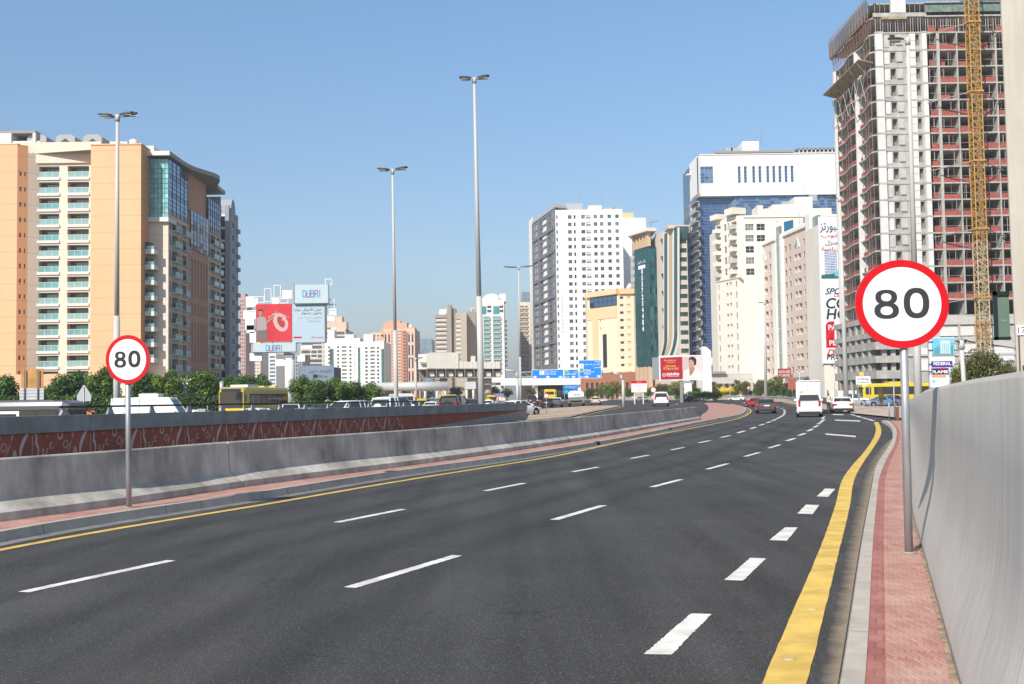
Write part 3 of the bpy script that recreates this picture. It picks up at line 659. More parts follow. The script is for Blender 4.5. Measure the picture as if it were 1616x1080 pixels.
def curtain(b, P0, P1, z0, z1, nx, nz_, gls, fr, name='curtain_wall', off=.0, fw_=.07, spandrel=None, label=None, hfr=None):
    M, L = frame_of(P0, P1); M = M @ Matrix.Translation((0, off, 0)); mb = MB(); hfr = hfr or fr
    for i in range(nx):
        for j in range(nz_):
            a, c = L*i/nx, L*(i+1)/nx; z, y = z0+(z1-z0)*j/nz_, z0+(z1-z0)*(j+1)/nz_; tl = RN.uniform(-.012,.012); g = RN.choice(gls)
            if spandrel and j % spandrel[0] == 0: g = spandrel[1]
            mb.face([M@V((a,tl,z)),M@V((c,-tl,z)),M@V((c,-tl,y)),M@V((a,tl,y))], g)
    for i in range(nx+1): x = L*i/nx; mb.box((x-fw_/2,-.10,z0),(x+fw_/2,-.015,z1), fr, M)
    for j in range(nz_+1): z = z0+(z1-z0)*j/nz_; mb.box((0,-.08,z-fw_/2),(L,-.018,z+fw_/2), hfr, M)
    return b.part(name, mb, label)
def roofbox(b, pts, z1, wm, name='roof', par=.9, zlow=None):
    """flat roof set below a parapet; plus plain outer walls where wanted"""
    mb = MB(); mb.face([(p[0],p[1],z1-par) for p in pts], wm); return b.part(name, mb)
def plain(b, P0, P1, z0, z1, wm, name='wall', label=None):
    mb = MB(); mb.face([(P0[0],P0[1],z0),(P1[0],P1[1],z0),(P1[0],P1[1],z1),(P0[0],P0[1],z1)], wm); return b.part(name, mb, label)
def uof(P0, P1, px, py):
    """length along the wall P0-P1 at which the sight line through the picture point meets it"""
    d = ray(px, py); P0 = V((P0[0],P0[1])); P1 = V((P1[0],P1[1])); t = P1-P0; a = V((d.x, d.y)); c = V((0,0))
    den = t.x*a.y - t.y*a.x; s = ((c.x-P0.x)*a.y - (c.y-P0.y)*a.x)/den; return s*t.length
def XY(px, d, py=600): p = W(px, py, d); return V((p.x, p.y))
def rows_px(py0, sp, n, h, d, px, off=0):
    """n storeys counted down from the one whose opening tops out at py0; sp and h in picture pixels"""
    out = []
    for i in range(n):
        zt = W(px, py0+i*sp, d).z; zb = W(px, py0+i*sp+h, d).z; out.append((zb, zt))
    return out
def cols_px(P0, P1, py, L): return [(uof(P0, P1, c[0], py), uof(P0, P1, c[1], py), *c[2:]) for c in L]
def acbox(mb, x, y, z, s, m): mb.box((x-s,y-s*.6,z),(x+s,y+s*.6,z+s*1.3), m)
# ================================================================ text
FONT = None
FORMS = {}
for cp in range(0xFE80, 0xFEFD):
    dcm = unicodedata.decomposition(chr(cp)).split()
    if len(dcm) == 2: FORMS.setdefault(chr(int(dcm[1], 16)), {})[dcm[0]] = chr(cp)
    elif len(dcm) == 3: FORMS.setdefault(chr(int(dcm[1],16))+chr(int(dcm[2],16)), {})[dcm[0]] = chr(cp)
def arab(s):
    s2 = []; i = 0
    while i < len(s):
        if s[i:i+2] in FORMS: s2.append(s[i:i+2]); i += 2
        else: s2.append(s[i]); i += 1
    dual = lambda c: c in FORMS and '<initial>' in FORMS[c]
    out = []
    for i, c in enumerate(s2):
        if c not in FORMS: out.append(c); continue
        pj = i > 0 and dual(s2[i-1]); nj = i+1 < len(s2) and s2[i+1] in FORMS and dual(c) and '<final>' in FORMS[s2[i+1]]
        f = '<medial>' if pj and nj else '<final>' if pj else '<initial>' if nj else '<isolated>'
        out.append(FORMS[c].get(f) or FORMS[c]['<isolated>'])
    return ''.join(reversed(out))
def text_mesh(s, h, width=None, bold=0.0, depth=0.01, align='CENTER', shear=0.0):
    c = D.curves.new('lettering', 'FONT'); c.body = s; c.size = 1; c.align_x = align; c.offset = bold; c.extrude = 0; c.resolution_u = 3; c.shear = shear
    o = D.objects.new('tmp', c); COL.objects.link(o); bpy.context.view_layer.update()
    me = D.meshes.new_from_object(o.evaluated_get(bpy.context.evaluated_depsgraph_get())); D.objects.remove(o); D.curves.remove(c)
    if len(me.vertices) == 0: return me
    xs = [v.co.x for v in me.vertices]; ys = [v.co.y for v in me.vertices]; hh = max(ys)-min(ys); ww = max(xs)-min(xs)
    sy = h/hh; sx = width/ww if width else sy; cy = (max(ys)+min(ys))/2; cx = (max(xs)+min(xs))/2 if align == 'CENTER' else (min(xs) if align == 'LEFT' else max(xs))
    for v in me.vertices: v.co = V(((v.co.x-cx)*sx, 0, (v.co.y-cy)*sy))
    return me
def lettering(parent, s, M, x, z, h, m, width=None, y=-.02, bold=0.0, align='CENTER', name='lettering', rot=0, shear=0):
    """flat letters a little proud of the wall frame M (x along, z up, -y out)"""
    me = text_mesh(s, h, width, bold, align=align, shear=shear); me.materials.clear(); me.materials.append(m)
    o = D.objects.new(name, me); COL.objects.link(o); o.parent = parent
    p = parent; Mx = Matrix.Identity(4)
    while p is not None: Mx = p.matrix_basis @ Mx; p = p.parent
    o.matrix_basis = Mx.inverted() @ M @ Matrix.Translation((x, y, z)) @ Matrix.Rotation(rot, 4, 'Y')
    return o
BLK = mat('lettering_black', (.02,.02,.022), .5); RED = mat('sign_red', (.56,.006,.012), .45, spec=.25); SWH = mat('sign_white', (.74,.74,.735), .5, spec=.25); LWH = mat('lettering_white', (.8,.8,.8), .6); NAVY = mat('navy', (.02,.02,.10), .5); LRED = mat('lettering_red', (.65,.02,.03), .5)
# ================================================================ peach apartment block on the left
PEACH = wallm('peach_render', (.81,.47,.265), .08, 3.28); PEACHD = wallm('orange_render', (.72,.36,.18), .08, 3.28); CREAM = wallm('cream_render', (.76,.64,.52), .06, 3.28); CREAMP = wallm('cream_plain', (.76,.64,.52), .06)
BRICK = wallm('brown_render', (.52,.27,.18), .12); SLABW = mat('white_slab', (.70,.67,.63), .7); TAUPE = wallm('taupe_render', (.60,.49,.40), .08); ROOFG = mat('grey_roof_edge', (.30,.28,.27), .7)
d0 = 228
zt = W(180, 229, 226).z
A0 = XY(-60, 229); A1 = XY(25, 229); A2 = XY(42, 230.4); A3 = XY(60, 232); B0 = V((A3.x, 232)); Bx = XY(142, 232); C0 = V((XY(142, 226).x, 226)); Bx = V((C0.x, 232)); C1 = XY(222, 226)
b = Bld('apartment_block', 'long peach apartment block with two stacks of white balconies and teal glass corner', (B0.x, 232, 1))
zl = W(25, 228, 229).z
plain(b, A0, A1, 0, zl, PEACH)
sw = {'s': WS(GD, DKF, 0, 0, .15)}
rw_ = rows_px(262, 24.8, 14, 7, 224, 35)
facade(b, A1, A2, 0, zl, [(.45,.85,'s'),(1.4,1.7,'s')], rw_, PEACHD, 'wall', sw, 'orange side wall with small windows')
plain(b, A2, A3, 0, zl-1.5, CREAM)
DKTL = mat('dark_teal_wall', (.16,.19,.18), .7)  # balcony backs in one dark teal colour
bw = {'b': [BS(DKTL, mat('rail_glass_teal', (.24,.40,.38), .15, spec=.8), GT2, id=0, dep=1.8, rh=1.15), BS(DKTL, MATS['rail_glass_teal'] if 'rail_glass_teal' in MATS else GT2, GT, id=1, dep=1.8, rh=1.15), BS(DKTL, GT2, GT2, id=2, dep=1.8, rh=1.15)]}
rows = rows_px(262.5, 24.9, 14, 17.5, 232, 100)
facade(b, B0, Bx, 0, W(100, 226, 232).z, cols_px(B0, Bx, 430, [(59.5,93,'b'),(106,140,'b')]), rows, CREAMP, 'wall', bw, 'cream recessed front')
# projecting white slab edges under each balcony
M, L = frame_of(B0, Bx)
for zb, ztp in rows:
    for c in cols_px(B0, Bx, 430, [(59.5,93),(106,140)]):
        mb = MB(); mb.box((c[0]-.1,-.28,-.55),(c[1]+.1,-.002,-.0), SLABW); b.inst('balcony_ledge', ('l', round(c[0])), mb, M @ Matrix.Translation((0,0,zb)), 4)
mb = MB(); mb.box((-4.5,-.5,W(100,258,232).z),(L,-.003,W(100,226,232).z+.1), CREAMP, M); b.part('fascia', mb)
plain(b, C0, Bx, 0, zt, PEACHD); plain(b, C0, C1, 0, zt, PEACH); C2 = V((C1.x, 236)); plain(b, C1, C2, 0, zt, PEACHD)
mb = MB(); mb.box((A0.x,228.9,zl),(A1.x+.1,232,zl+.25), CREAMP); mb.box((C0.x-.1,225.85,zt),(C1.x+.15,236,zt+.25), PEACH); b.part('coping', mb)
mb = MB(); mb.face([(A0.x,229.1,zl-.4),(A1.x,229.1,zl-.4),(A1.x,275,zl-.4),(A0.x,275,zl-.4)], ROOFG); mb.face([(A1.x,232,zt-.3),(C1.x,226.1,zt-.3),(C1.x,275,zt-.3),(A1.x,275,zt-.3)], ROOFG); b.part('roof', mb)
plain(b, A0, V((A0.x, 275)), 0, zl, PEACHD); plain(b, V((A0.x, 275)), V((C1.x, 275)), 0, zl, PEACHD)
# rooftop dormers and plant
for px in (58, 103, 146):
    mb = MB(); p = W(px, 228, 236); x, z = p.x, p.z; hw = 2.0; hh = W(px, 214, 236).z-z+.2
    pr = [(x-hw,z),(x+hw,z),(x+hw,z+hh*.75),(x+hw*.55,z+hh),(x-hw*.55,z+hh),(x-hw,z+hh*.75)]
    mb.loft([[(a,236,c) for a, c in pr],[(a,246,c) for a, c in pr]], mat('grey_dormer', (.42,.41,.40), .8, var=.1))
    mb.face([(x-hw*.7,235.95,z+.2),(x+hw*.7,235.95,z+.2),(x,235.95,z+hh*.6)], DKF); b.part('roof_vent', mb)
mb = MB(); z = zl-.4; x0, x1 = W(-5,215,235).x, W(56,215,235).x; zt2 = W(20, 206, 235).z
mb.box((x0,235,z),(x0+3,244,zt2-.6), SLABW); mb.box((x0,235,zt2-.6),(x1,244,zt2-.1), ROOFG); mb.box((x0+3,235.3,z),(x0+9,244,zt2-2.2), SLABW)
for i in range(5): mb.box((x0+4+i*1.6,234.9,z+.8),(x0+4.9+i*1.6,235.25,z+2), DKF)
mb.box((x1-.6,235,z),(x1,244,zt2-.6), SLABW); b.part('roof_plant_room', mb)
# glass corner
g0 = XY(226, 231); g1 = XY(265.5, 231); gx = g1.x
zg0 = W(246, 344, 231).z; zg1 = W(246, 251, 231).z; zr = W(246, 241, 231).z
curtain(b, g0, g1, zg0, zg1, 7, 12, [glass('glass_teal_mid', (.20,.50,.47), .25, metal=0), glass('glass_teal_light', (.30,.62,.58), .25, metal=0)], mat('teal_mullion', (.08,.20,.19), .5), off=0, fw_=.06, label='teal glass corner bay')
plain(b, V((C1.x,236)), V((C1.x+1.6,236)), zg0, zg1, mat('dark_recess', (.05,.055,.06), .8)); plain(b, V((C1.x,232)), g0, 0, zg1, CREAM)
mb = MB(); mb.box((C1.x,230.2,zg0-.9),(gx+.25,236,zg0-.003), SLABW); b.part('ledge', mb)
cw = [(uof(g0, g1, 226, 480), uof(g0, g1, 227, 480))]
facade(b, g0, g1, 0, zg0-.9, [], [], CREAM, 'wall', {}, 'cream corner wall')
for i in range(11):
    z = W(226, 401+i*24.5, 228.5).z; x = C1.x; mb = MB()
    mb.box((0,-3.2,0),(1.9,0,.95), SLABW); mb.box((.05,-3.15,.95),(1.85,-.1,1.0), GT2); mb.box((.02,-3.18,1.0),(.1,-.05,1.6), GT2); mb.box((.1,-3.18,1.0),(1.88,-3.12,1.6), GT2); mb.box((-.02,-2.9,1.6),(.9,0,2.4), GD)
    if i < 8: b.inst('side_balcony', 'sb', mb, Matrix.Translation((x+.02, 231.5, z)), 5)
# shaded long side towards the boulevard
S0 = V((gx, 231)); a_ = V((gx, 245)); b_ = V((gx, 261.5)); c_ = V((gx, 273)); 
xs = gx
zA = W(279, 344, 240).z
curtain(b, S0, a_, W(279,345,238).z, zg1, 5, 12, [GBL2, GBL2, glass('glass_sky', (.10,.2,.33), .06, metal=.5)], DKF, fw_=.04, spandrel=(4, GNV), label='blue glass side bay')
bs = {'b': [BS(TAUPE, GT2, GD, id=0, dep=1.3, proj=.9, slab=SLABW, rh=1.0), BS(TAUPE, MATS['glass_teal'], GC, id=1, dep=1.3, proj=.9, slab=SLABW, rh=1.0)], 'w': WS(GT2, GRYF, 0, 1, .12), 'n': WS(GD, mat('pale_spandrel', (.45,.38,.33), .7), 0, 2, .2, rev=BRICK), 'c': WS(GT, GRYF, 0, 0, .2)}
rA = rows_px(352, 24.0, 11, 17, 238, 270)
facade(b, S0, a_, 0, W(279,345,238).z, [(.8,1.8,'w'),(2.6,7.2,'b'),(8.2,9.0,'n'),(9.8,13.2,'b')], rA, TAUPE, 'wall', bs, 'shaded side wall with balconies')
zB = W(312, 398, 253).z
plain(b, a_, V((xs, 246.6)), 0, W(296, 335, 245.5).z, BRICK)
curtain(b, V((xs+.15,246.6)), V((xs+.15,261.5)), zB, W(312, 338, 253).z, 6, 8, [GBL2, GBL2, MATS['glass_sky']], GNV, fw_=.04, spandrel=(4, GNV), label='blue glass bay under the curved roof')
zz = zB-.8; fr = []
for i in range(4):
    zt_ = zz-1.2-i*14.0
    if i < 4: fr.append((zt_-8.6, zt_)); fr.append((zt_-12.4, zt_-9.8))
facade(b, V((xs,246.6)), V((xs,261.5)), 0, zB, [(1.2+i*2.4, 2.1+i*2.4, 'n') for i in range(6)], fr, BRICK, 'wall', bs, 'brown rendered side wall')
zC = W(338, 370, 267).z
facade(b, b_, c_, 0, zC, [(.8,1.8,'w'),(2.4,6.6,'b'),(7.6,10.6,'b')], rows_px(373, 21.5, 11, 15, 267, 338), TAUPE, 'wall', bs, 'far shaded side wall with balconies')
curtain(b, b_, c_, zC, W(338, 318, 267).z, 6, 6, [GBL2, GBL], DKF, spandrel=(3, GNV))
# sweeping roof: thick dark edge that curves out over the middle bay
mb = MB(); pts = []; n = 24
for i in range(n+1):
    y = 229.5 + 45*i/n; o = .7 + 3.4*math.exp(-((y-255)/7.5)**2); pts.append((xs+o, y))
poly_r = [(g0.x-3, 229.5)] + pts + [(g0.x-3, 274.5)]
q = [V((p[0],p[1],0)) for p in poly_r]
for t in tessellate_polygon([q]):
    k = [q[i] for i in t]
    if (k[1]-k[0]).cross(k[2]-k[0]).z < 0: k.reverse()
    mb.face([(p.x,p.y,zr) for p in k], SLABW); mb.face([(p.x,p.y,zr-.9) for p in reversed(k)], ROOFG)
for i in range(len(poly_r)):
    a, c = poly_r[i], poly_r[(i+1) % len(poly_r)]; mb.face([(a[0],a[1],zr-.9),(c[0],c[1],zr-.9),(c[0],c[1],zr),(a[0],a[1],zr)], SLABW if i == 0 else ROOFG)
b.part('canopy_roof', mb)
mb = MB(); mb.box((g0.x,231,zr+.05),(g1.x-3,236,zr+1.4), SLABW); mb.box((xs-8,246,zB+2),(xs-.4,261,zr-1), BRICK); b.part('set_back_storey', mb)
plain(b, c_, V((xs-30, 273)), 0, zC+10, TAUPE)
mb = MB(); mb.box((C0.x,223.5,0),(g1.x+1,231,W(240,598,226).z), CREAMP); mb.box((A0.x,219,0),(C0.x,222,W(20,592,222).z), PEACH); b.part('podium', mb)
mb = MB(); p = W(292,606,224); mb.box((p.x-1.9,222.6,p.z-3.4),(p.x+4.5,222.9,p.z+1), SWH); mb.box((p.x-1.2,222.5,p.z-2.4),(p.x+3.8,222.597,p.z-.2), NAVY); b.part('shop_sign', mb)
b.done()
# ================================================================ dark glass and white tower behind it
b = Bld('apartment_tower', 'dark glazed tower with white bands and arched tops behind the peach block', (-72, 290, 1))
p0 = XY(345.5, 284); p1 = XY(357, 284); zt = W(352, 340, 284).z; SHW = wallm('shaded_white_render', (.33,.35,.40), .1)  # white walls standing in shade: the shade is put into a blue-grey colour
curtain(b, p0, p1, 0, zt, 3, 14, [GNV], GNV, fw_=.05); M, L = frame_of(p0, p1)
mb = MB()
for i in range(14):
    z = W(352, 340+i*20.3, 284).z; mb.box((-.1,-.3,z-.3),(L,-.01,z+.3), WHT, M)
mb.box((L-.1,-.6,0),(L+.9,.2,zt+2.5), SHW, M); b.part('band', mb)
s1 = V((p1.x+1, 284)); s2 = V((p1.x+1, 292.6)); 
rr = rows_px(353, 20.2, 12, 10, 290, 363)
facade(b, s1, s2, 0, zt, [(2.4,4.9,'w')], rr, SHW, 'wall', {'w': WS(GNV, WHT, 1, 0, .1)})
mb = MB()
for y0, y1, h in ((284.5,289.5,4.5),(290.2,292.4,1.2)):
    n = 10; prev = []
    for i in range(n+1): a = math.pi*i/n; prev.append(((y0+y1)/2-(y1-y0)/2*math.cos(a), zt+h*math.sin(a)))
    mb.loft([[(s1.x-4, y, z) for y, z in prev],[(s1.x+.1, y, z) for y, z in prev]], SHW)
b.part('arched_parapet', mb); mb = MB()
for r in rr:
    mb = MB(); mb.box((s1.x,290.4,r[0]-.8),(s1.x+.7,292.3,r[0]+.2), SHW); b.part('balcony', mb)
plain(b, s2, V((s2.x-20, 292.6)), 0, zt, SHW); mb = MB(); mb.box((s1.x-20,284.1,0),(s1.x-.1,292.5,zt-.2), SHW); b.part('core', mb)
b.done()
# ================================================================ middle distance, left to right
def simple_block(name, label, px0, px1, pyt, d, wm, depth=22, rows=None, cols=None, wins=None, side=None, group=None, base_y=0, sidecols=None, sidem=None, roofm=None):
    """box building whose front runs px0-px1 at distance d; visible flank goes back `depth`"""
    p0 = XY(px0, d, 560); p1 = XY(px1, d, 560); zt = W((px0+px1)/2, pyt, d).z
    b = Bld(name, label, ((p0.x+p1.x)/2, d, 1.3), group)
    if cols: facade(b, p0, p1, 0, zt, cols_px(p0, p1, 560, cols), rows, wm, 'wall', wins)
    else: plain(b, p0, p1, 0, zt, wm)
    cxm = (px0+px1)/2; q0 = V((p0.x, d+depth)); q1 = V((p1.x, d+depth)); sm = sidem or wm
    if cxm < 808:
        (facade(b, p1, q1, 0, zt, sidecols, rows, sm, 'wall', wins) if sidecols else plain(b, p1, q1, 0, zt, sm)); plain(b, q0, p0, 0, zt, sm)
    else:
        (facade(b, q0, p0, 0, zt, sidecols, rows, sm, 'wall', wins) if sidecols else plain(b, q0, p0, 0, zt, sm)); plain(b, p1, q1, 0, zt, sm)
    plain(b, q1, q0, 0, zt, sm); roofbox(b, [p0, p1, q1, q0], zt, roofm or ROOFG)
    return b, p0, p1, zt
def rooftop(b, p0, p1, zt, d, items, m):
    for i_, (f0, f1, h) in enumerate(items):
        mb = MB(); d = d+.7; x0 = p0.x+(p1.x-p0.x)*f0; x1 = p0.x+(p1.x-p0.x)*f1; mb.box((x0,d+3,zt-.9),(x1,d+10,zt+h), m); b.part('roof_room', mb)
PINKB = wallm('pink_render', (.50,.34,.31), .1); TANB = wallm('tan_render', (.50,.42,.34), .1); WHB = wallm('white_render', (.73,.72,.69), .06); GREYB = wallm('grey_render', (.38,.38,.37), .1); BROWNB = wallm('brown_stone', (.34,.29,.24), .1); CRB = wallm('cream_paint', (.74,.64,.50), .07)
smallw = {'w': [WS(GD, None, id=0), WS(GC, None, id=1), WS(GB, None, id=2)], 'b': BS(TANB, WHT, GD, dep=1.2, solid=True, rh=.9)}
def lanes(a, c, n, fr=.5, k='w'):
    st = (c-a)/n; return [(a+st*(i+.5-fr/2), a+st*(i+.5+fr/2), k) for i in range(n)]
b, p0, p1, zt = simple_block('tall_pink_block', 'narrow dusty pink tower seen past the dark tower', 377.5, 387.5, 468, 620, PINKB, rows=rows_px(474, 6.0, 20, 3.2, 620, 382), cols=lanes(378, 387, 3, .45), wins=smallw); rooftop(b, p0, p1, zt, 620, [(.2,.7,2)], PINKB); b.done()
b, p0, p1, zt = simple_block('apartment_building', 'pale cream slab block under the left end of the big billboard', 386, 411, 540, 700, CRB, rows=rows_px(544, 5.2, 12, 2.8, 700, 398), cols=lanes(387, 410, 8, .5), wins=smallw); b.done()
b, p0, p1, zt = simple_block('office_block', 'narrow white and blue banded office between billboard and column', 424, 435.5, 558, 520, WHB, rows=rows_px(562, 6, 9, 3.6, 520, 430), cols=lanes(425, 435, 1, .85), wins={'w': WS(GBL2, GRYF, 2)}); b.done()
b, p0, p1, zt = simple_block('apartment_building', 'tan block just left of the white billboard column', 435.5, 448, 555, 560, TANB, rows=rows_px(560, 6.5, 8, 3.6, 560, 440), cols=lanes(436.5, 447, 3, .5), wins=smallw); b.done()
b, p0, p1, zt = simple_block('apartment_building', 'greyish block with dark windows right of the white billboard column', 462, 477, 560, 560, GREYB, rows=rows_px(564, 6, 8, 3.4, 560, 470), cols=lanes(463, 476, 4, .5), wins=smallw); b.done()
b, p0, p1, zt = simple_block('office_building', 'low office block with dark ribbon windows and beige top behind the billboard', 474, 545.5, 520, 600, mat('beige_stone', (.62,.55,.45), .8), depth=30, rows=rows_px(524, 7.2, 10, 4.6, 600, 520), cols=[(476,508,'r'),(511,544,'r')], wins={'r': WS(mat('ribbon_glass', (.10,.10,.10), .2, spec=.7, var=.4, scale=.15), GRYF, 9)})
rooftop(b, p0, p1, zt, 600, [(.48,1.0,4),(.62,.9,7)], mat('peach_top', (.66,.5,.36), .8)); b.done()
# white apartment pair with green glass strips
wG = {'w': [WS(GD, None, id=0), WS(GB, None, id=1)], 'r': WS(GD, WHT, 3), 'g': WS(mat('green_strip', (.05,.14,.12), .12, spec=.8, var=.3, scale=.3), GRYF, 1, 9, dep=.1)}
R_ = rows_px(546.5, 6.05, 11, 3.0, 520, 550); zz0 = R_[-1][0]
b, p0, p1, zt = simple_block('apartment_building', 'white apartment block with green glass strips right of the blue hoarding', 512, 568, 534, 520, WHB, depth=30, rows=R_, cols=[(518,521,'w'),(532,535,'w'),(539.5,547,'r'),(551.5,554.5,'w')], wins=wG)
for a, c in ((520.5,526),(565,568.5)):
    curtain(b, XY(a,519.9,560), XY(c,519.9,560), 0, W(a,551 if a < 540 else 549,520).z, 2, 12, [wG and MATS['green_strip']], GRYF, name='glass_strip', off=-.02)
rooftop(b, p0, p1, zt, 520, [(.05,.25,4),(.55,.8,2)], WHB)
M, L = frame_of(p0, p1); lettering(b.o, '0 4 3 5 5 8 8 0 0', M, uof(p0, p1, 560, 575), W(560,568,520).z, 10.5, GRYF, width=None, rot=0) if False else None
for i, ch in enumerate('045358800'): lettering(b.o, ch, M, uof(p0, p1, 560, 575), W(560, 549+i*4.9, 520).z, 1.0, GRYF, y=-.04, name='painted_digit')
b.done()
b, p0, p1, zt = simple_block('apartment_building', 'white apartment block with a green glass edge left of the orange tower', 568.5, 606, 539, 512, WHB, depth=30, rows=rows_px(548, 5.95, 11, 3.0, 512, 590), cols=[(576.5,580,'w'),(584.5,591.5,'r'),(595,598,'w')], wins=wG)
curtain(b, XY(602,511.9,560), XY(606,511.9,560), 0, W(604,551,512).z, 2, 12, [MATS['green_strip']], GRYF, name='glass_strip', off=-.02); rooftop(b, p0, p1, zt, 512, [(.1,.5,3.5)], WHB); b.done()
# orange tower
OR = wallm('orange_stone', (.66,.38,.25), .08); ORL = wallm('salmon_render', (.72,.52,.40), .06); ORR = wallm('terracotta', (.58,.28,.19), .08)
p0 = XY(586, 590, 560); p1 = XY(655, 590, 560)
b = Bld('apartment_tower', 'salmon and orange tower with long dark window strips behind the second lamp mast', ((p0.x+p1.x)/2, 590, 1.3))
zm = W(620, 519.5, 590).z
facade(b, XY(606,588,560), XY(655,588,560), 0, zm, cols_px(XY(606,588,560), XY(655,588,560), 560, [(607.5,610,'v'),(613,615.5,'v'),(644.5,647,'v'),(650,652.5,'v')]), rows_px(524.5, 20.6, 5, 16, 588, 630), ORL, 'wall', {'v': WS(glass('plum_glass', (.06,.05,.11)), None, 0, 3)})
facade(b, XY(617.5,587,560), XY(641.5,587,560), 0, zm-1, cols_px(XY(617.5,587,560), XY(641.5,587,560), 560, [(618.5,623,'b'),(627.5,633.5,'b'),(637,640.5,'w')]), rows_px(523.5, 5.1, 18, 3.2, 587, 630), ORR, 'wall', {'b': BS(ORR, ORL, GD, dep=1.2, solid=True, rh=.9), 'w': WS(GD, ORL)})
facade(b, p0, XY(606,590,560), 0, W(596,525,590).z, cols_px(p0, XY(606,590,560), 560, [(590,593,'w'),(595.5,598.5,'w'),(601,603.5,'w')]), rows_px(529, 5.2, 17, 2.4, 590, 596), ORL, 'wall', smallw)
mb = MB()
for a, c, t_, y0 in ((602,655,517,588),(606,643,509.5,592),(612,632,506.5,594)): q0 = XY(a, y0); q1 = XY(c, y0); mb.box((q0.x,y0+.1,zm-3),(q1.x,y0+14,W(620,t_,y0).z), OR)
b.part('stepped_top', mb); q = XY(655,588,560); plain(b, q, V((q.x, 620)), 0, zm, ORL)
mb = MB(); q = XY(655,591,560); q1 = XY(663,591,560); mb.box((q.x,591,0),(q1.x,605,W(659,561,591).z), OR); b.part('low_wing', mb); mb = MB(); mb.box((p0.x,590.2,0),(q.x,612,zm-4), OR); b.part('core', mb)
for i in range(8): mb = MB(); z = W(659,566+i*6,591).z; mb.box((q.x+.8,590.9,z-1),(q.x+2,591,z), GD); b.part('window', mb)
b.done()
# blue glass slab
p0 = XY(655, 900, 545); p1 = XY(682, 900, 545); b = Bld('glass_office', 'distant pale blue glass office between the orange tower and the scaffold frame', (p0.x, 900, 1.3)); zt = W(668,535,900).z
curtain(b, p0, p1, 0, zt, 9, 12, [glass('hazy_blue', (.16,.24,.30), .15), glass('hazy_blue2', (.22,.31,.37), .15)], GRYF, fw_=.2); mb = MB(); mb.box((p0.x,900.1,0),(p1.x,930,zt-.2), GREYB); b.part('core', mb); b.done()
# stacked brown tower pair
b, p0, p1, zt = simple_block('residential_tower', 'brown tower with white balcony bands and a tall central fin', 687, 707, 497, 560, BROWNB, rows=rows_px(502, 7.0, 15, 4.6, 560, 697), cols=[(688.5,705,'b')], wins={'b': BS(BROWNB, mat('white_band', (.62,.57,.5), .7), GD, dep=1.6, solid=True, rh=.95)})
mb = MB()
for a, c, t_, y0, dp in ((707.5,713.5,481,558,10),(714,720,487,560,12)): q0 = XY(a,y0); q1 = XY(c,y0); mb.box((q0.x,y0,0),(q1.x,y0+dp,W(a,t_,y0).z), BROWNB)
q0 = XY(692,565); q1 = XY(702,565); mb.tube((q0.x+3,572,zt-.5),(q0.x+3,572,zt+3.5), 3.2, 2.6, SLABW, 12); b.part('fin', mb)
q0 = XY(719.5,558,560); q1 = XY(737,558,560)
TB2 = wallm('taupe_stone', (.44,.37,.30), .08)
facade(b, q0, q1, 0, W(728,494,558).z, cols_px(q0, q1, 560, [(720.5,727.5,'b')]), rows_px(504, 7.0, 13, 4.8, 558, 725), TB2, 'wall', {'b': BS(BROWNB, MATS['white_band'], GD, dep=1.6, solid=True, rh=.95)})
q2 = V((q1.x, 604)); rws = rows_px(512, 7.0, 12, 3.6, 570, 745)
facade(b, q1, q2, 0, W(728,494,558).z, [(4+i*11, 8+i*11, 'w') for i in range(4)], rws, mat('blue_grey_render', (.20,.20,.23), .8, var=.1), 'wall', smallw)  # flank is blue-grey, front is taupe
mb = MB(); mb.box((q0.x,558.3,0),(q1.x-.2,600,W(728,495,558).z), BROWNB); q3 = XY(738,565); q4 = XY(752,565); mb.box((q3.x,566,0),(q4.x,590,W(745,492,566).z), BROWNB); mb.box((q3.x+2,568,W(745,492,566).z),(q4.x-2,580,W(745,487,566).z), SLABW); b.part('core', mb); b.done()
# white and teal tower
b = Bld('residential_tower', 'white tower with teal glass balconies and a white dome on its roof', (XY(780,540).x, 540, 1.3))
q0 = XY(757,540,560); q1 = XY(796.5,540,560); zt = W(780,474,540).z; q2 = V((q1.x, 592))
TW = {'b': [BS(WHB, GT2, GD, dep=1.2, id=0, proj=.8, slab=WHB), BS(WHB, GT2, GT, dep=1.2, id=1, proj=.8, slab=WHB)], 'w': WS(GD, WHT, 1)}
facade(b, q0, q1, 0, W(780,497,540).z, cols_px(q0, q1, 560, [(763.5,774,'b'),(778.5,791,'b')]), rows_px(499.5, 7.05, 13, 4.6, 540, 780), WHB, 'wall', TW)
facade(b, q0, q1, W(780,497,540).z, zt, cols_px(q0, q1, 560, [(770,776.5,'w'),(789.5,795.5,'w')]), rows_px(482.5, 6.6, 2, 4.4, 540, 780), WHB, 'wall', TW)
M, L = frame_of(q0, q1)
for a, c in ((761,767.5),(778.5,788)): mb = MB(); u = uof(q0,q1,a,490); v_ = uof(q0,q1,c,490); mb.box((u,-.12,W(780,496,540).z),(v_,-.01,W(780,483.5,540).z), glass('teal_panel', (.06,.27,.30), .15), M); b.part('teal_panel', mb)
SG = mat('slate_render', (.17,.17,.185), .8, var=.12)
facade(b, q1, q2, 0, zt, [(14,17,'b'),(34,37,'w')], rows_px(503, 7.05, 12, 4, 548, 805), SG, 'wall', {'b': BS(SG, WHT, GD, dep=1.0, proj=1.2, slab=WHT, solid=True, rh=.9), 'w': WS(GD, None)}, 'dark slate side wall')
mb = MB(); c = XY(778,545); rg = []
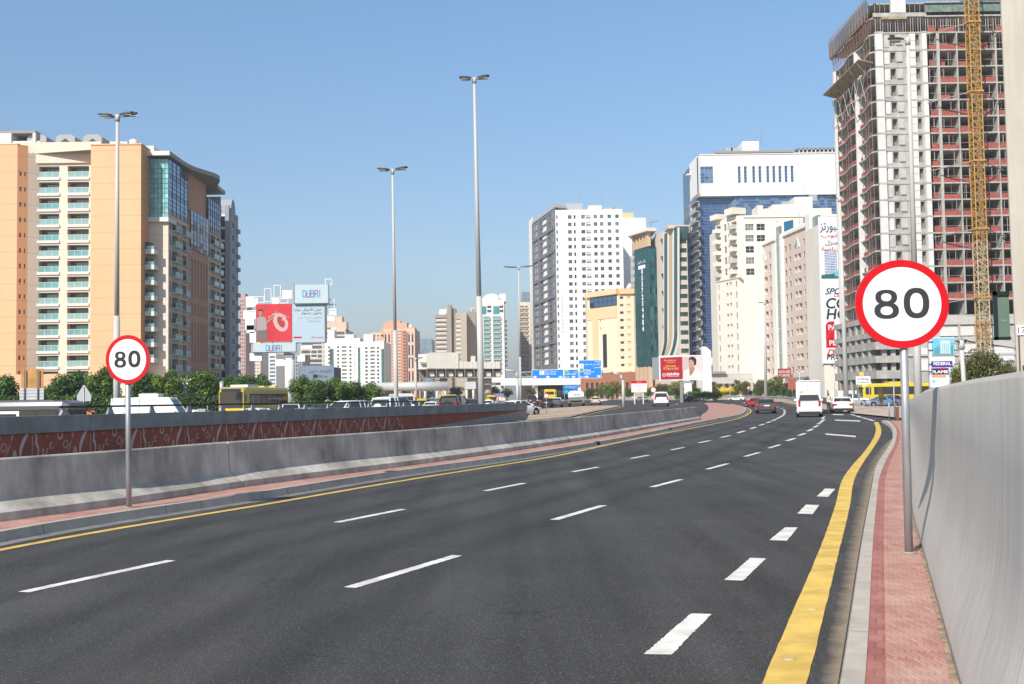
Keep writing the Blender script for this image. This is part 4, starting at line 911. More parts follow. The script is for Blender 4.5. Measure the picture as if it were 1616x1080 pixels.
for i in range(7): a = math.pi/2*i/6; rg.append([(c.x+5.2*math.cos(a)*math.cos(t*math.pi/8)+0.0, 546+5.2*math.cos(a)*math.sin(t*math.pi/8), zt-.5+4.2*math.sin(a)) for t in range(16)])
mb.loft(rg, WHB, smooth=True); b.part('dome', mb)
mb = MB(); mb.box((q0.x+.2,541,0),(q1.x-.2,590,zt-.3), WHB); q = XY(790,545); mb.box((q.x,544,zt-.3),(q.x+3,560,zt+3.4), WHB); mb.box((q1.x-4,562,zt-.3),(q1.x-.4,585,zt+1.4), SG); b.part('roof_room', mb); b.done()
b, p0, p1, zt = simple_block('residential_tower', 'slim cream tower with balconies between slate tower and tall white tower', 819.5, 838, 477, 590, CRB, rows=rows_px(483, 7.2, 15, 4.4, 590, 828), cols=[(821.5,828,'b'),(829,834,'b')], wins={'b': BS(CRB, mat('tan_parapet', (.55,.46,.36), .8), GD, dep=1.3, proj=.6, slab=CRB, solid=True, rh=.85)}); b.done()
p0 = XY(823,760,480); p1 = XY(838,760,480); b = Bld('glass_tower', 'pale blue glass tower peeking over the slim cream tower', (p0.x,760,1.3)); curtain(b, p0, p1, 0, W(830,461,760).z, 6, 40, [MATS['hazy_blue'], MATS['hazy_blue2']], GRYF, fw_=.15); mb = MB(); mb.box((p0.x,760.1,0),(p1.x,780,W(830,461,760).z-.2), GREYB); b.part('core', mb); b.done()
# tall white tower
q1 = XY(878.5, 505, 480); q2 = XY(985, 505, 480); q0 = XY(843, 552, 480); zt = W(930, 331, 505).z
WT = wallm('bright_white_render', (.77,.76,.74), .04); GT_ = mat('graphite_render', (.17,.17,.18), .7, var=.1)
b = Bld('residential_tower', 'tall white tower with regular dark windows and graphite balcony flank', (q1.x, 505, 1.3))
WTS = {'w': [WS(GD, GRYF, 1, 0, .25, id=0), WS(GB, GRYF, 1, 1, .25, id=1), WS(GC, GRYF, 1, 0, .25, id=2)], 'n': WS(GD, GRYF, 0, 1, .3), 'b': BS(mat('mid_grey', (.3,.3,.3), .8), GC, GD, dep=1.4, rh=.9)}  # balcony backs mid grey between white walls
R_ = rows_px(339.5, 11.75, 21, 5.6, 505, 930)
facade(b, q1, q2, 0, zt, cols_px(q1, q2, 480, [(877.9+2.0,882.4,'w'),(898.5,904.3,'w'),(907.8,910.6,'n'),(919.6,925.6,'w'),(927.2,934.6,'b'),(939.4,944.8,'w'),(949.2,954.6,'w'),(961.4,967.0,'w'),(973.6,979,'w')]), R_, WT, 'wall', WTS)
# graphite flank: dark frame grid with white balcony backs
M, L = frame_of(q0, q1)
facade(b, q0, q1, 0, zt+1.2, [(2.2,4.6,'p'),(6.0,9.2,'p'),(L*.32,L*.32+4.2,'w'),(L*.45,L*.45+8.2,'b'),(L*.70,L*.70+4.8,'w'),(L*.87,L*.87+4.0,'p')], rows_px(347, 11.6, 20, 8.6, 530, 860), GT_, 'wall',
       {'w': WS(GD, GRYF, 1, 1, .3), 'b': BS(WT, WT, GD, dep=1.8, solid=True, rh=1.0), 'p': WS(mat('pale_panel', (.60,.60,.60), .7, var=.2, scale=.3), DKF, 0, 1, .25, n='panel')}, 'graphite flank with stacked balconies')
mb = MB()
for i in range(6): z = W(860, 372+i*34.5, 530).z; mb.box((0,-.5,z-.45),(L,-.01,z+.45), GT_, M)
for u in (0, L*.29, L*.965): mb.box((u,-.6,0),(u+1.1,-.012,zt+1.2), GT_, M)
b.part('dark_frame', mb)
qm = XY(836.5, 566, 480); facade(b, qm, q0, 0, W(840,346,560).z, [(2.2,3.6,'n')], rows_px(356, 11.3, 20, 5, 560, 840), WT, 'wall', WTS)
mb = MB(); mb.prism([(q0.x+.3,q0.y),(q1.x+.3,q1.y+.3),(q2.x-.1,505.3),(q2.x-.1,560),(q0.x+.3,560)], 0, zt-.9, WT); b.part('core', mb)
mb = MB(); q3 = XY(885,509); q4 = XY(924,509); mb.box((q3.x,510,zt-.9),(q4.x,522,W(900,321,509).z), mat('roof_grey', (.42,.43,.45), .8, var=.1)); q5 = XY(930,509); q6 = XY(955,509); mb.box((q5.x,511,zt-.9),(q5.x+6,520,zt+1.5), MATS['roof_grey']); mb.box((q6.x-6,510,zt-.9),(q6.x,522,W(945,324,509).z), WT); mb.box((q6.x,512,zt-.9),(q6.x+5,520,zt+1.8), MATS['roof_grey'])
mb.prism([(q0.x-.3,q0.y-.3),(q1.x-.2,q1.y-.2),(q1.x+5,q1.y+2),(q0.x+3,q0.y+2)], zt+1.2, zt+2.8, MATS['roof_grey']); b.part('roof_plant', mb)
for i, ch in enumerate('0553924430'): lettering(b.o, ch, frame_of(q1,q2)[0], uof(q1,q2,887.5,480), W(887, 468+i*6.2, 505).z, 1.25, GRYF, y=-.04, name='painted_digit')
b.done()
# plain white block behind
q0 = XY(984,560,450); q1 = XY(1021,560,450); zt = W(1000,344,560).z; b = Bld('office_tower', 'blank white tower directly behind the tall white tower', (q0.x,560,1.3)); TILE = wallm('white_tile', (.80,.80,.79), .03, 2.2, (.66,.66,.66))
facade(b, q0, q1, 0, zt, [], [], TILE, 'wall', {}); plain(b, q1, V((q1.x,600)), 0, zt, TILE); mb = MB(); mb.box((q0.x,562,zt-1),(XY(1004,565).x,575,zt+3), mat('ochre', (.6,.5,.25), .8)); mb.box((q0.x-8,560.1,0),(q1.x-.1,600,zt-.3), TILE); b.part('core', mb)
b.done()
# ---------------------------------------------------------------- peach hotel with brick arcade
PH = wallm('pale_peach', (.80,.66,.48), .06); PHO = wallm('apricot_band', (.78,.52,.31), .06); BRP = wallm('brick_red_render', (.36,.15,.10), .12)
b = Bld('hotel_building', 'cream and apricot building with a brick red arcade in front of the white tower', (XY(965,450).x, 450, 1.3))
q0 = XY(927,462,520); q1 = XY(975,446,520); q2 = XY(1001,446,520); zt = W(975,456,446).z; zb1 = W(960,466,450).z
WN = {'w': [WS(GD, None, 1, id=0), WS(GC, None, 1, id=1)], 's': WS(GD, None, 0), 'b': BS(PHO, PHO, GD, dep=1.3, solid=True, rh=.6), 'v': WS(GDT, GRYF, 1, 10, dep=.12)}
z3 = W(950,486,455).z; z4 = W(950,504,455).z
facade(b, q1, q2, 0, zb1, cols_px(q1, q2, 520, [(979,984.5,'w'),(990,996,'b')]), rows_px(468, 11.8, 11, 4, 446, 985), PH, 'wall', WN)
mb = MB(); Mq, Lq = frame_of(q0, q1); mb.box((-.6,-.9,zb1),(Lq+.5,8,zt), PHO, Mq); Mr, Lr = frame_of(q1, q2); mb.box((.6,-.9,zb1),(Lr+.5,8,zt-.01), PHO, Mr); b.part('cornice', mb)
curtain(b, XY(931,460,475), XY(973,446.3,475), z3+.4, zb1-.4, 6, 2, [GBL, GNV, GBL], DKF, fw_=.15, label='wraparound top window')
facade(b, q0, q1, 0, z3, cols_px(q0, q1, 520, [(932.5,934,'s',(0,1)),(937,938.5,'s',(0,1)),(941.5,943,'s',(0,2)),(947,948.5,'s',(0,3)),(952.5,954,'s',(0,3)),(971.5,973,'s')]), rows_px(492, 12, 10, 3.4, 452, 950), PH, 'wall', WN)
mb = MB(); mb.box((0,-.25,z4),(Lq-.3,-.01,z3), PHO, Mq); u = uof(q0,q1,940,520); mb.box((u-1.6,-.35,0),(u+1.6,-.012,z4-.01), PHO, Mq); b.part('apricot_band', mb)
u0_, u1_ = uof(q0,q1,952,560), uof(q0,q1,958,560); mb = MB(); mb.box((u0_,-.12,W(955,580,452).z),(u1_,-.01,W(955,527.5,452).z), GNV, Mq); b.part('dark_glass_strip', mb)
mb = MB(); mb.prism([(q0.x+.2,q0.y+.2),(q1.x,446.3),(q2.x-.1,446.3),(q2.x-.1,475),(q0.x+.2,475)], 0, zt-.8, PH); b.part('core', mb)
r0_ = XY(912,440,600); r1 = XY(1003,440,600); zp = W(950,588,440).z
facade(b, r0_, r1, 0, zp, cols_px(r0_, r1, 600, [(924.5+i*7.9, 928.6+i*7.9, 'a') for i in range(9)]), [(0.6, W(950,604,440).z)], BRP, 'arcade_wall', {'a': WS(GD, None, 0, 2, .9)}, 'brick red arcade')
mb = MB(); mb.box((r0_.x,440.1,zp-.5),(r1.x,446,zp-.1), PHO); mb.box((XY(960,441).x,441,zp-.1),(r1.x-4,446,zp+1.2), PH); b.part('terrace', mb)
p = W(998,461,449); mb = MB(); mb.tube((p.x-1,449,zt-.2),(p.x-.6,449,zt+1.2), .1, .1, GRYF); mb.tube((p.x-.6,449,zt+1.2),(p.x-2.4,448.6,zt+.3), 1.5, .2, SLABW, 12); b.part('satellite_dish', mb)
b.done()
# ---------------------------------------------------------------- teal glass tower
b = Bld('office_tower', 'dark teal glass tower with white vertical phone number on beige columns', (XY(1020,430).x, 430, 1.3))
q0 = XY(1003,436,480); q1 = XY(1026,424,480); q2 = XY(1037.5,424,480); zg = W(1015,392,430).z; zb_ = W(1015,577,430).z
curtain(b, q0, q1, zb_, zg, 8, 36, [GDT, glass('glass_teal_b', (.018,.10,.105), .08, metal=.2, var=.1)], GDT, fw_=.09, label='teal glass front'); curtain(b, q1, q2, zb_, zg-1, 4, 18, [GDT, glass('glass_teal_c', (.04,.15,.13), .08, metal=.3), GNV], GDT, fw_=.09, label='teal glass side')
BGE = wallm('beige_stone_tile', (.58,.50,.43), .07, 1.7, (.5,.42,.37)); COLM = mat('tan_column', (.52,.38,.25), .7, var=.1)
mb = MB()
for t in (0,.22,.44,.66,.88,1.0):
    p = q0.lerp(q1, t); mb.box((p.x-.7,p.y-.1,zg),(p.x+.7,p.y+1.3,zg+5.4), COLM)
mb.box((q0.x,437,zg-1),(q2.x,445,zg+5), GNV); b.part('top_colonnade', mb); mb = MB(); mb.prism([(q0.x-2.5,436),(q1.x-1,421.5),(q2.x,422.5),(q2.x,445),(q0.x,445)], zg+5.4, zg+6.6, SLABW); b.part('roof_canopy', mb)
mb = MB(); mb.prism([(q0.x+.4,436.4),(q1.x,424.4),(q2.x-.1,424.4),(q2.x-.1,455),(q0.x+.4,455)], zb_-.6, zg-.1, GNV); b.part('core', mb)
for t in (.06,.35,.64,.93): p = q0.lerp(q1, t); mb = MB(); mb.box((p.x-.8,p.y,0),(p.x+.8,p.y+1.6,zb_-.6), COLM); b.part('column', mb)
p = q1.lerp(q2, .8); mb = MB(); mb.box((p.x-.8,p.y,0),(p.x+.8,p.y+1.6,zb_-.6), COLM); b.part('column', mb); mb = MB(); mb.box((q0.x+2,440,0),(q2.x,450,zb_-.6), COLM); b.part('lobby', mb)
M, L = frame_of(q0, q1)
for i, ch in enumerate('0557234484'): lettering(b.o, ch, M, L*.52, W(1015, 429+i*10.0, 430).z, 2.1, LWH, y=-.16, name='wall_digit', bold=.05)
lettering(b.o, arab('مكاتب للإيجار'), M, L*.5, W(1015, 414, 430).z, 1.7, LWH, width=7.0, y=-.16); mb = MB(); mb.box((L*.26,-.16,W(1015,424.5,430).z),(L*.74,-.11,W(1015,419,430).z), LWH, M); b.part('name_plate', mb)
b.done()
# ---------------------------------------------------------------- beige tower with curved teal ribbons
b = Bld('office_tower', 'beige tiled tower with two curving teal glass ribbons beside the blue tower', (XY(1065,410).x, 410, 1.3))
q0 = XY(1036,425,480); q1 = XY(1071,405,480); q2 = XY(1091,405,480); ztl = W(1055,362,412).z; ztr = W(1080,355,405).z
facade(b, q0, q1, 0, ztl, [], [], BGE, 'wall', {}); M, L = frame_of(q0, q1)
def ribbon(nm, pxs, m, off):   # picture outline of left/right edges per height, lifted off the wall by real thickness
    mb = MB(); zs = []
    for (y, a, c) in pxs: zs.append((W(a, y, 415).z, uof(q0,q1,a,y), uof(q0,q1,c,y)))
    for (z1_, a1, c1), (z2_, a2, c2) in zip(zs, zs[1:]):
        for f, g in ((a1, a2),): pass
        mb.face([M@V((a2,off,z2_)),M@V((c2,off,z2_)),M@V((c1,off,z1_)),M@V((a1,off,z1_))], m)
        mb.face([M@V((a1,0,z1_)),M@V((a2,0,z2_)),M@V((a2,off,z2_)),M@V((a1,off,z1_))], m); mb.face([M@V((c1,off,z1_)),M@V((c2,off,z2_)),M@V((c2,0,z2_)),M@V((c1,0,z1_))], m)
    b.part(nm, mb)
cv = [(366,0),(480,0),(535,0),(548,-2),(558,-5),(566,-8.5),(600,-14)]
ribbon('white_band', [(y+1, 1047.5+k, 1072.5+k) for y, k in cv], SLABW, -.12)
ribbon('glass_ribbon', [(y+3, 1049+k, 1053.6+k) for y, k in cv], GDT, -.2); ribbon('tan_ribbon', [(y-4, 1056.5+k, 1061.8+k) for y, k in cv], COLM, -.22); ribbon('glass_ribbon', [(y-2, 1064.6+k, 1069.6+k) for y, k in cv], GDT, -.2)
for i in range(6): mb = MB(); z = W(1044,383+i*27.3,420).z; u = uof(q0,q1,1043.5,450); mb.loft([[M@V((u,-.03,z+1.2)),M@V((u+2.2,-.03,z+1.2)),M@V((u+2.2,-.03,z-1.4))],[M@V((u,-.01,z+1.2)),M@V((u+2.2,-.01,z+1.2)),M@V((u+2.2,-.01,z-1.4))]], DKF); b.part('corner_window', mb)
mb = MB(); u = uof(q0,q1,1064,450)
facade(b, q1, q2, 0, ztr, cols_px(q1, q2, 480, [(1073.3,1085.6,'g')]), rows_px(377.5, 14.4, 16, 7.0, 405, 1080), BGE, 'wall', {'g': WS(glass('green_office_glass', (.02,.09,.07), .08), DKF, 3, 1, .35)})
curtain(b, V((q1.x+.4,404.9)), V((q2.x-.4,404.9)), ztr-5.2, ztr-.6, 6, 2, [MATS['green_office_glass']], DKF, off=-.03)
mb = MB(); M2, L2 = frame_of(q1, q2); mb.box((L2*.77,-.2,0),(L2*.98,-.01,W(1085,368,405).z), GNV, M2); b.part('dark_shaft', mb)
mb = MB(); mb.prism([(q0.x+.2,425.2),(q1.x,405.4),(q2.x-.1,405.4),(q2.x-.1,440),(q0.x+.2,440)], 0, ztl-.4, BGE); mb.box((q1.x-3,407,ztl-.4),(q2.x-1,420,ztr+.3), BGE); b.part('core', mb)
b.done()
# small tower crane far behind, above the teal tower
c = thing('tower_crane', 'tiny far construction crane jib poking up above the teal tower', 'crane', (*XY(1022,640), 1.3)); mb = MB(); p = W(1022,372,640); q = W(1029,349,640); mb.tube((p.x,640,1.3),(p.x,640,p.z), .5, .5, GRYF, 4); child('mast', mb, c); mb = MB(); mb.tube(p, q, .45, .25, GRYF, 4); mb.tube((q.x-2,640,q.z-1),(q.x+3,640,q.z), .3, .3, GRYF, 4); child('jib', mb, c)
# ---------------------------------------------------------------- blue glass tower with the white crown
b = Bld('office_tower', 'big blue glass tower with broad white crown and slot windows', (XY(1200,400).x, 400, 1.3)); WC = wallm('white_cladding', (.77,.77,.76), .03, 1.9, (.68,.68,.68))
q0 = XY(1091,412,400); q1 = XY(1103,398,400); q2 = XY(1152,398,400); q2b = XY(1163,396,400); q3 = XY(1345,396,400); zc0 = W(1220,307,396).z; zc1 = W(1220,243,396).z
curtain(b, q1, q2, 0, zc0, 16, 68, [GBL, glass('glass_blue_b', (.04,.10,.26), .08, metal=.35, var=.1)], GBL2, fw_=.06, hfr=ALU, label='blue glass front'); curtain(b, q2, q2b, 0, zc0, 3, 68, [GBL2], ALU, fw_=.06); curtain(b, q2b, q3, 0, zc0, 30, 68, [GBL, GBL2, GBL], GBL, fw_=.06, hfr=ALU, label='blue glass main face')
plain(b, q0, q1, 0, zc1, WC)
zs0, zs1 = W(1220,289,396).z, W(1220,263,396).z
zc2 = W(1220,259,396).z
c0 = XY(1090,411,300); c1 = XY(1106,395,300); c3 = XY(1352,395,300)
facade(b, c1, c3, zc0-.5, zc1, cols_px(c1, c3, 275, [(x, x+4.6, 's') for x in (1164.5,1174.2,1187.4,1197.2,1209.6,1219.2,1228.8,1238.4,1248)]), [(zs0, zs1)], WC, 'crown', {'s': WS(GBL, ALU, 0, 4, .5)}, 'white crown with nine slot windows')
plain(b, c0, c1, zc0-.5, zc1, WC); mb = MB(); mb.prism([tuple(c0),tuple(c1),tuple(c3),(c3.x,430),(c0.x,430)], zc0-.5, zc0-.45, WC); mb.prism([tuple(q0+V((.3,.3))),(q1.x+.3,398.5),(q3.x,398.5),(q3.x,430),(q0.x+.3,430)], 0, zc1-.5, GNV); b.part('core', mb)
curtain(b, XY(1105.5,394.9,280), XY(1125,394.9,280), zs0+.2, zs1+.1, 3, 5, [GBL, GBL2], ALU, off=-.02, label='corner window')
mb = MB(); p = XY(1182,400); q = XY(1208,400); zz = W(1195,236.5,400).z; mb.box((p.x,401,zc1-.5),(q.x,412,W(1195,223,401).z), WC); b.part('lift_room', mb)
mb = MB(); mb.box((c1.x+1,397,zc1),(c3.x-2,402,zc1+.6), ROOFG); mb.box((c1.x+6,396.6,zc1+.6),(XY(1262,396).x,402,zc1+1.4), ROOFG)
for i in range(9): x = XY(1271+i*6.6,396).x; mb.box((x,396.5,zc1+.2),(x+.3,397,zc1+2), SLABW)
mb.box((XY(1268,396).x,396.5,zc1+1.4),(c3.x,400,zc1+2.0), ROOFG); b.part('roof_rail', mb)
mb = MB(); M, L = frame_of(c1, c3); mb.box((0,-.25,zc2+3.2),(L,-.01,zc2+3.5), SLABW, M); p = W(1088,267,400); mb.box((c0.x-1.6,409,p.z-.3),(c1.x,412,p.z+.1), SLABW); b.part('trim', mb)
M, L = frame_of(q0, q1)
for i in range(17):
    z = W(1100, 317+i*15.3, 402).z; mb = MB(); mb.box((L*.35,-1.5,-.18),(L+3.4,-.01,0), ALU); mb.box((L*.35,-1.5,0),(L+3.4,-1.42,1.5), GBL); mb.box((L*.35,-1.42,0),(L*.35+.08,-.02,1.5), GBL2); mb.box((L*.35,-.4,1.5),(L+3.2,-.012,3.0), mat('tan_recess', (.35,.29,.23), .8))
    b.inst('balcony', 'bal', mb, M @ Matrix.Translation((0,0,z-1.5)), 6)
mb = MB(); z0_ = W(1130,565,396).z; mb.box((XY(1119,392).x,390,0),(XY(1145,392).x,396,z0_), WC)
b.part('white_podium', mb)
for px in (1124.5, 1133.5): p = W(px, 585, 389.9); mb = MB(); mb.box((p.x-.5,389.9,p.z-1),(p.x+.5,389.98,p.z+2), GNV); b.part('window', mb)
b.done()
# ---------------------------------------------------------------- cream tower with stacked bay balconies
CT = wallm('ivory_render', (.76,.71,.62), .06); CTB = mat('ivory_parapet', (.74,.69,.60), .7)
b = Bld('residential_tower', 'ivory tower with curved balcony stacks and wide upper windows before the blue tower', (XY(1150,345).x, 345, 1.3))
q0 = XY(1132,352,500); q1 = XY(1166,340,500); q2 = XY(1325,340,500); zm_ = W(1160,437,345).z; zt = W(1190,340,340).z
IV = {'b': [BS(mat('tan_back', (.40,.31,.23), .8), mat('pale_rail', (.52,.50,.46), .5), GB, dep=1.8, proj=1.3, slab=CTB, id=0), BS(MATS['tan_back'], CTB, GC, dep=1.8, proj=1.3, slab=CTB, solid=True, id=1)], 'w': [WS(GC, WHT, 1, 1, id=0), WS(GB, WHT, 1, 1, id=1)], 's': WS(GC, WHT, 0, 1), 'W': [WS(GD, WHT, 1, 1, id=0), WS(GC, WHT, 2, 1, id=1)], 'n': BS(MATS['tan_back'], CTB, GD, dep=1.2, solid=True, rh=.8), 't': WS(GC, GRYF, 0, 0)}
RU = rows_px(353, 17.6, 5, 11, 345, 1150); RL = rows_px(446, 16.4, 9, 9.5, 345, 1150)
facade(b, q0, q1, zm_, W(1150,345,345).z, cols_px(q0, q1, 500, [(1133,1140.5,'b'),(1145.5,1149.5,'s'),(1151.5,1154,'s'),(1157,1166,'b')]), RU, CT, 'wall', IV)
facade(b, q0, q1, 0, zm_, cols_px(q0, q1, 500, [(1134.5,1136.3,'t'),(1147,1150.4,'n'),(1152.4,1155.6,'n'),(1162.3,1164.4,'t')]), RL, CT, 'wall', IV)
facade(b, q1, q2, 0, zt, cols_px(q1, q2, 500, [(1179.5,1193,'W',(0,5)),(1197.5,1211,'W',(0,2))]), rows_px(353.5, 17.6, 5, 10.5, 340, 1190), CT, 'wall', IV)
mb = MB(); M, L = frame_of(q0, q1); mb.box((-.4,-1.6,W(1140,346,348).z),(L*.3,2,W(1140,342,348).z+.8), CTB, M); mb.box((L*.66,-1.6,W(1160,340,342).z),(L+.5,3,W(1160,335,342).z+1), CTB, M); mb.box((0,-.3,zm_-.9),(L+2,-.01,zm_+.1), CTB, M); M2, L2 = frame_of(q1, q2); mb.box((2,-.35,zt-.7),(L2,-.01,zt-.1), CTB, M2); b.part('cornice', mb)
mb = MB(); mb.prism([(q0.x+2.2,q0.y+2),(q1.x+1.5,342.4),(q2.x,342.4),(q2.x,375),(q0.x+2.2,375)], 0, zt-1, CT)
for a, c, t_, y0 in ((1203,1211,324,345),(1226,1262,323,346),(1262,1290,311,348),(1212,1320,330,344)): p = XY(a,y0); q = XY(c,y0); mb.box((p.x,y0,zt-1.2),(q.x,y0+9,W(a,t_,y0).z), CT)
b.part('roof_rooms', mb)
mb = MB(); y0 = 333; p = XY(1122,y0); q = XY(1188,y0); mb.box((p.x,y0,0),(q.x,339,W(1150,590,y0).z), wallm('banded_stone', (.55,.52,.48), .08, 1.6)); mb.box((p.x-1,y0-1.2,W(1150,590,y0).z),(q.x-8,339,W(1150,588,y0).z+.3), GRYF)
b.part('podium', mb); 
for i in range(5): p = W(1137+i*5,612,y0); mb = MB(); mb.box((p.x-.5,y0-.08,p.z-2),(p.x+.5,y0-.01,p.z+1.2), GC if i % 2 else GD); b.part('shop_window', mb)
b.done()
# ---------------------------------------------------------------- pink grey apartment row, receding
b = Bld('apartment_row', 'pinkish beige apartment row with triangular gable windows and grey green glass strips', (XY(1240,310).x, 310, 1.3))
q0 = XY(1187.5,352,480); q1 = XY(1301,292,480); L = (q1-q0).length; PK = wallm('pinkish_render', (.62,.51,.44), .06); PKC = mat('pale_corner', (.76,.74,.68), .8, var=.05); GS = glass('sage_glass', (.16,.25,.25), .15)
def pu(px): return uof(q0, q1, px, 480)
ztL = W(1187.5,397,352).z; ztR = W(1295,345,295).z; zt = (ztL+ztR)/2
R_ = []; 
for i in range(13): zt_ = zt-3.2-i*3.42; R_.append((zt_-1.75, zt_))
PW = {'w': [WS(GD, GRYF, 0, 0, .3, id=0), WS(GB, GRYF, 0, 0, .3, id=1), WS(GD, WHT, 0, 0, .3, id=2)], 'b': [BS(mat('tan_back2', (.55,.46,.37), .8), PKC, GD, dep=1.6, solid=True, rh=.35, id=0), BS(CTB, PKC, GC, dep=1.6, solid=True, rh=.35, id=1)]}
cs = [(1191,1193.6,'w'),(1196.8,1199.4,'w'),(1203.6,1206.4,'b'),(1207.2,1212.4,'b'),(1215.6,1218.2,'w'),(1221.6,1224.2,'w')]
cs2 = [(1240.5,1243.4,'w'),(1247,1250,'w'),(1255.4,1259.3,'b'),(1260.4,1266,'b'),(1269.8,1272.4,'w'),(1277,1279.6,'w')]
facade(b, q0, q1, 0, zt, [(pu(a), pu(c_), k, (1,13) if k == 'b' else None) for a, c_, k in cs+cs2], R_, PK, 'wall', PW)
M, _ = frame_of(q0, q1)
for a, c_ in ((1203.6,1212.4),(1255.4,1266)):
    u, v_ = pu(a), pu(c_); z = R_[0][0]; m_ = (u+v_)/2; mb = MB(); mb.loft([[M@V((u,y,z)),M@V((v_,y,z)),M@V((m_,y,z+3.0))] for y in (-.02,-.10)], PKC); mb.face([M@V((u+.3,-.12,z+.15)),M@V((m_-.05,-.12,z+.15)),M@V((m_-.05,-.12,z+2.6))], GS); b.part('gable_window', mb)
for a, c_, m_, o, up_ in ((1226,1231,PKC,-1.2,-1.5),(1231.4,1236.6,GS,-.7,3.0),(1283.6,1290,PKC,-1.6,2.2),(1290.4,1298.5,GS,-.8,1.2),(1237,1239.4,PKC,-.9,.5)):
    mb = MB(); mb.box((pu(a),o,0),(pu(c_),-.012,zt+up_), m_, M)
    if m_ is GS:
        for k in range(16): mb.box((pu(a),o-.03,k*3.42),(pu(c_),o-.004,k*3.42+.25), mat('sage_bar', (.42,.47,.45), .6), M)
    b.part('glass_strip' if m_ is GS else 'pier', mb)
mb = MB(); mb.box((0,-.5,zt-.4),(pu(1226),1.2,zt+.2), PKC, M); mb.box((0,.1,zt+.2),(pu(1226),.4,zt+1.0), PKC, M); mb.box((pu(1237),-.5,zt-.4),(L,1.2,zt+.21), PKC, M); mb.box((pu(1237),.1,zt+.21),(L,.4,zt+1.0), PKC, M); b.part('parapet', mb)
q2 = V((q1.x+40, q1.y+5)); mb = MB(); t = (q1-q0).normalized(); n_ = V((-t.y,t.x)); i0 = q0-n_*(-2.0); 
base = [q0+V((2,1.4)), q1+V((.6,1.6)), q1+V((6,3)), q0+V((26,30))]; mb.prism([tuple(p) for p in base], 0, zt-.6, PK); b.part('core', mb)
mb = MB(); mb.face([M@V((0,0,0)),M@V((0,22,0)),M@V((0,22,zt)),M@V((0,0,zt))], PK); b.part('wall', mb)
p = W(1237.5,375,322); mb = MB(); s_ = W(1249,352,320); mb.prism([(p.x,322),(s_.x,318),(s_.x+.3,319),(p.x+.3,323)], zt, s_.z+.6, mat('petrol_panel', (.02,.14,.26), .4)); b.part('blue_panel', mb)
mb = MB(); sh = W(1240,598,320).z; mb.box((pu(1205),-3.0,sh-.9),(pu(1230),-.02,sh+.2), PKC, M)
mb.box((pu(1252),-3.0,sh-.9),(L,-.02,sh+.2), GRYF, M); b.part('shop_canopy', mb)
for a, c_ in ((1208,1229),(1240,1262),(1266,1290)): mb = MB(); mb.box((pu(a),-.15,.4),(pu(c_),-.013,sh-1), GD, M); b.part('shop_window', mb)
p = W(1235.5,590,318); mb = MB(); mb.box((p.x-1.8,316,p.z-1.3),(p.x+1.8,316.2,p.z+1.4), mat('maroon', (.30,.05,.05), .6)); o = b.part('shop_sign', mb); Ms = frame_of((p.x-2,316),(p.x+2,316))[0]; lettering(b.o, 'HOUSE', Ms, 2, p.z+.5, .7, LWH, width=3, y=-.03); lettering(b.o, 'CAFE', Ms, 2, p.z-.5, .7, LWH, width=2.8, y=-.03)
p = W(1300,596,290); mb = MB(); mb.box((p.x-2.6,288,p.z-1.6),(p.x+3.0,288.3,p.z+1.2), mat('green_black', (.01,.04,.02), .5)); mb.tube((p.x+2.3,287.9,p.z-.2),(p.x+2.3,288.1,p.z-.2), 1.15, 1.15, RED, 16); b.part('shop_sign', mb); Ms = frame_of((p.x-3,288),(p.x+3,288))[0]; lettering(b.o, arab('سوق'), Ms, 2.3, p.z-.1, 1.3, mat('lettering_green', (.02,.45,.15), .5), y=-.03, width=2.6)
b.done()
# ================================================================ unfinished concrete tower, right
CON = concrete('raw_concrete', (.36,.34,.31), (.53,.51,.47), (.5,.5,.2), 1.0, .2); COND = concrete('raw_concrete_shaded', (.20,.185,.17), (.34,.32,.30), (.5,.5,.2), 1.0, .3); BLKW = mat('block_white', (.66,.65,.63), .85, var=.08, scale=.8); REDN = mat('safety_red', (.36,.09,.07), .8, var=.35, scale=2.5); PROP = mat('prop_rust', (.25,.12,.09), .8, var=.4, scale=3); NETB = mat('blue_net', (.14,.34,.46), .9, var=.4, scale=1.5); NETG = mat('green_net', (.16,.22,.19), .9, var=.4, scale=1.5); PLYW = mat('plywood', (.38,.32,.19), .9, var=.4, scale=1.0); STEEL = mat('scaffold_steel', (.28,.25,.22), .7, .3); STEELL = mat('scaffold_light', (.50,.48,.45), .6, .3)  # darker concrete copy for bay backs and openings: interior shade painted in
XL, YF, XR, YB = 73.9, 225.0, 110.0, 252.5
def zy(y, d=YF, px=1430): return W(px, y, d).z
X = lambda px, d=YF, py=330: W(px, py, d).x
b = Bld('unfinished_tower', 'bare concrete high rise under construction with red edge barriers on every floor', ((XL+XR)/2, (YF+YB)/2, 0))
slabs = [zy(78.6+26.25*i) for i in range(17)]; top = [zy(51), zy(25), zy(3)]
Xc0, Xc1 = XL, X(1470); ZP = zy(499)
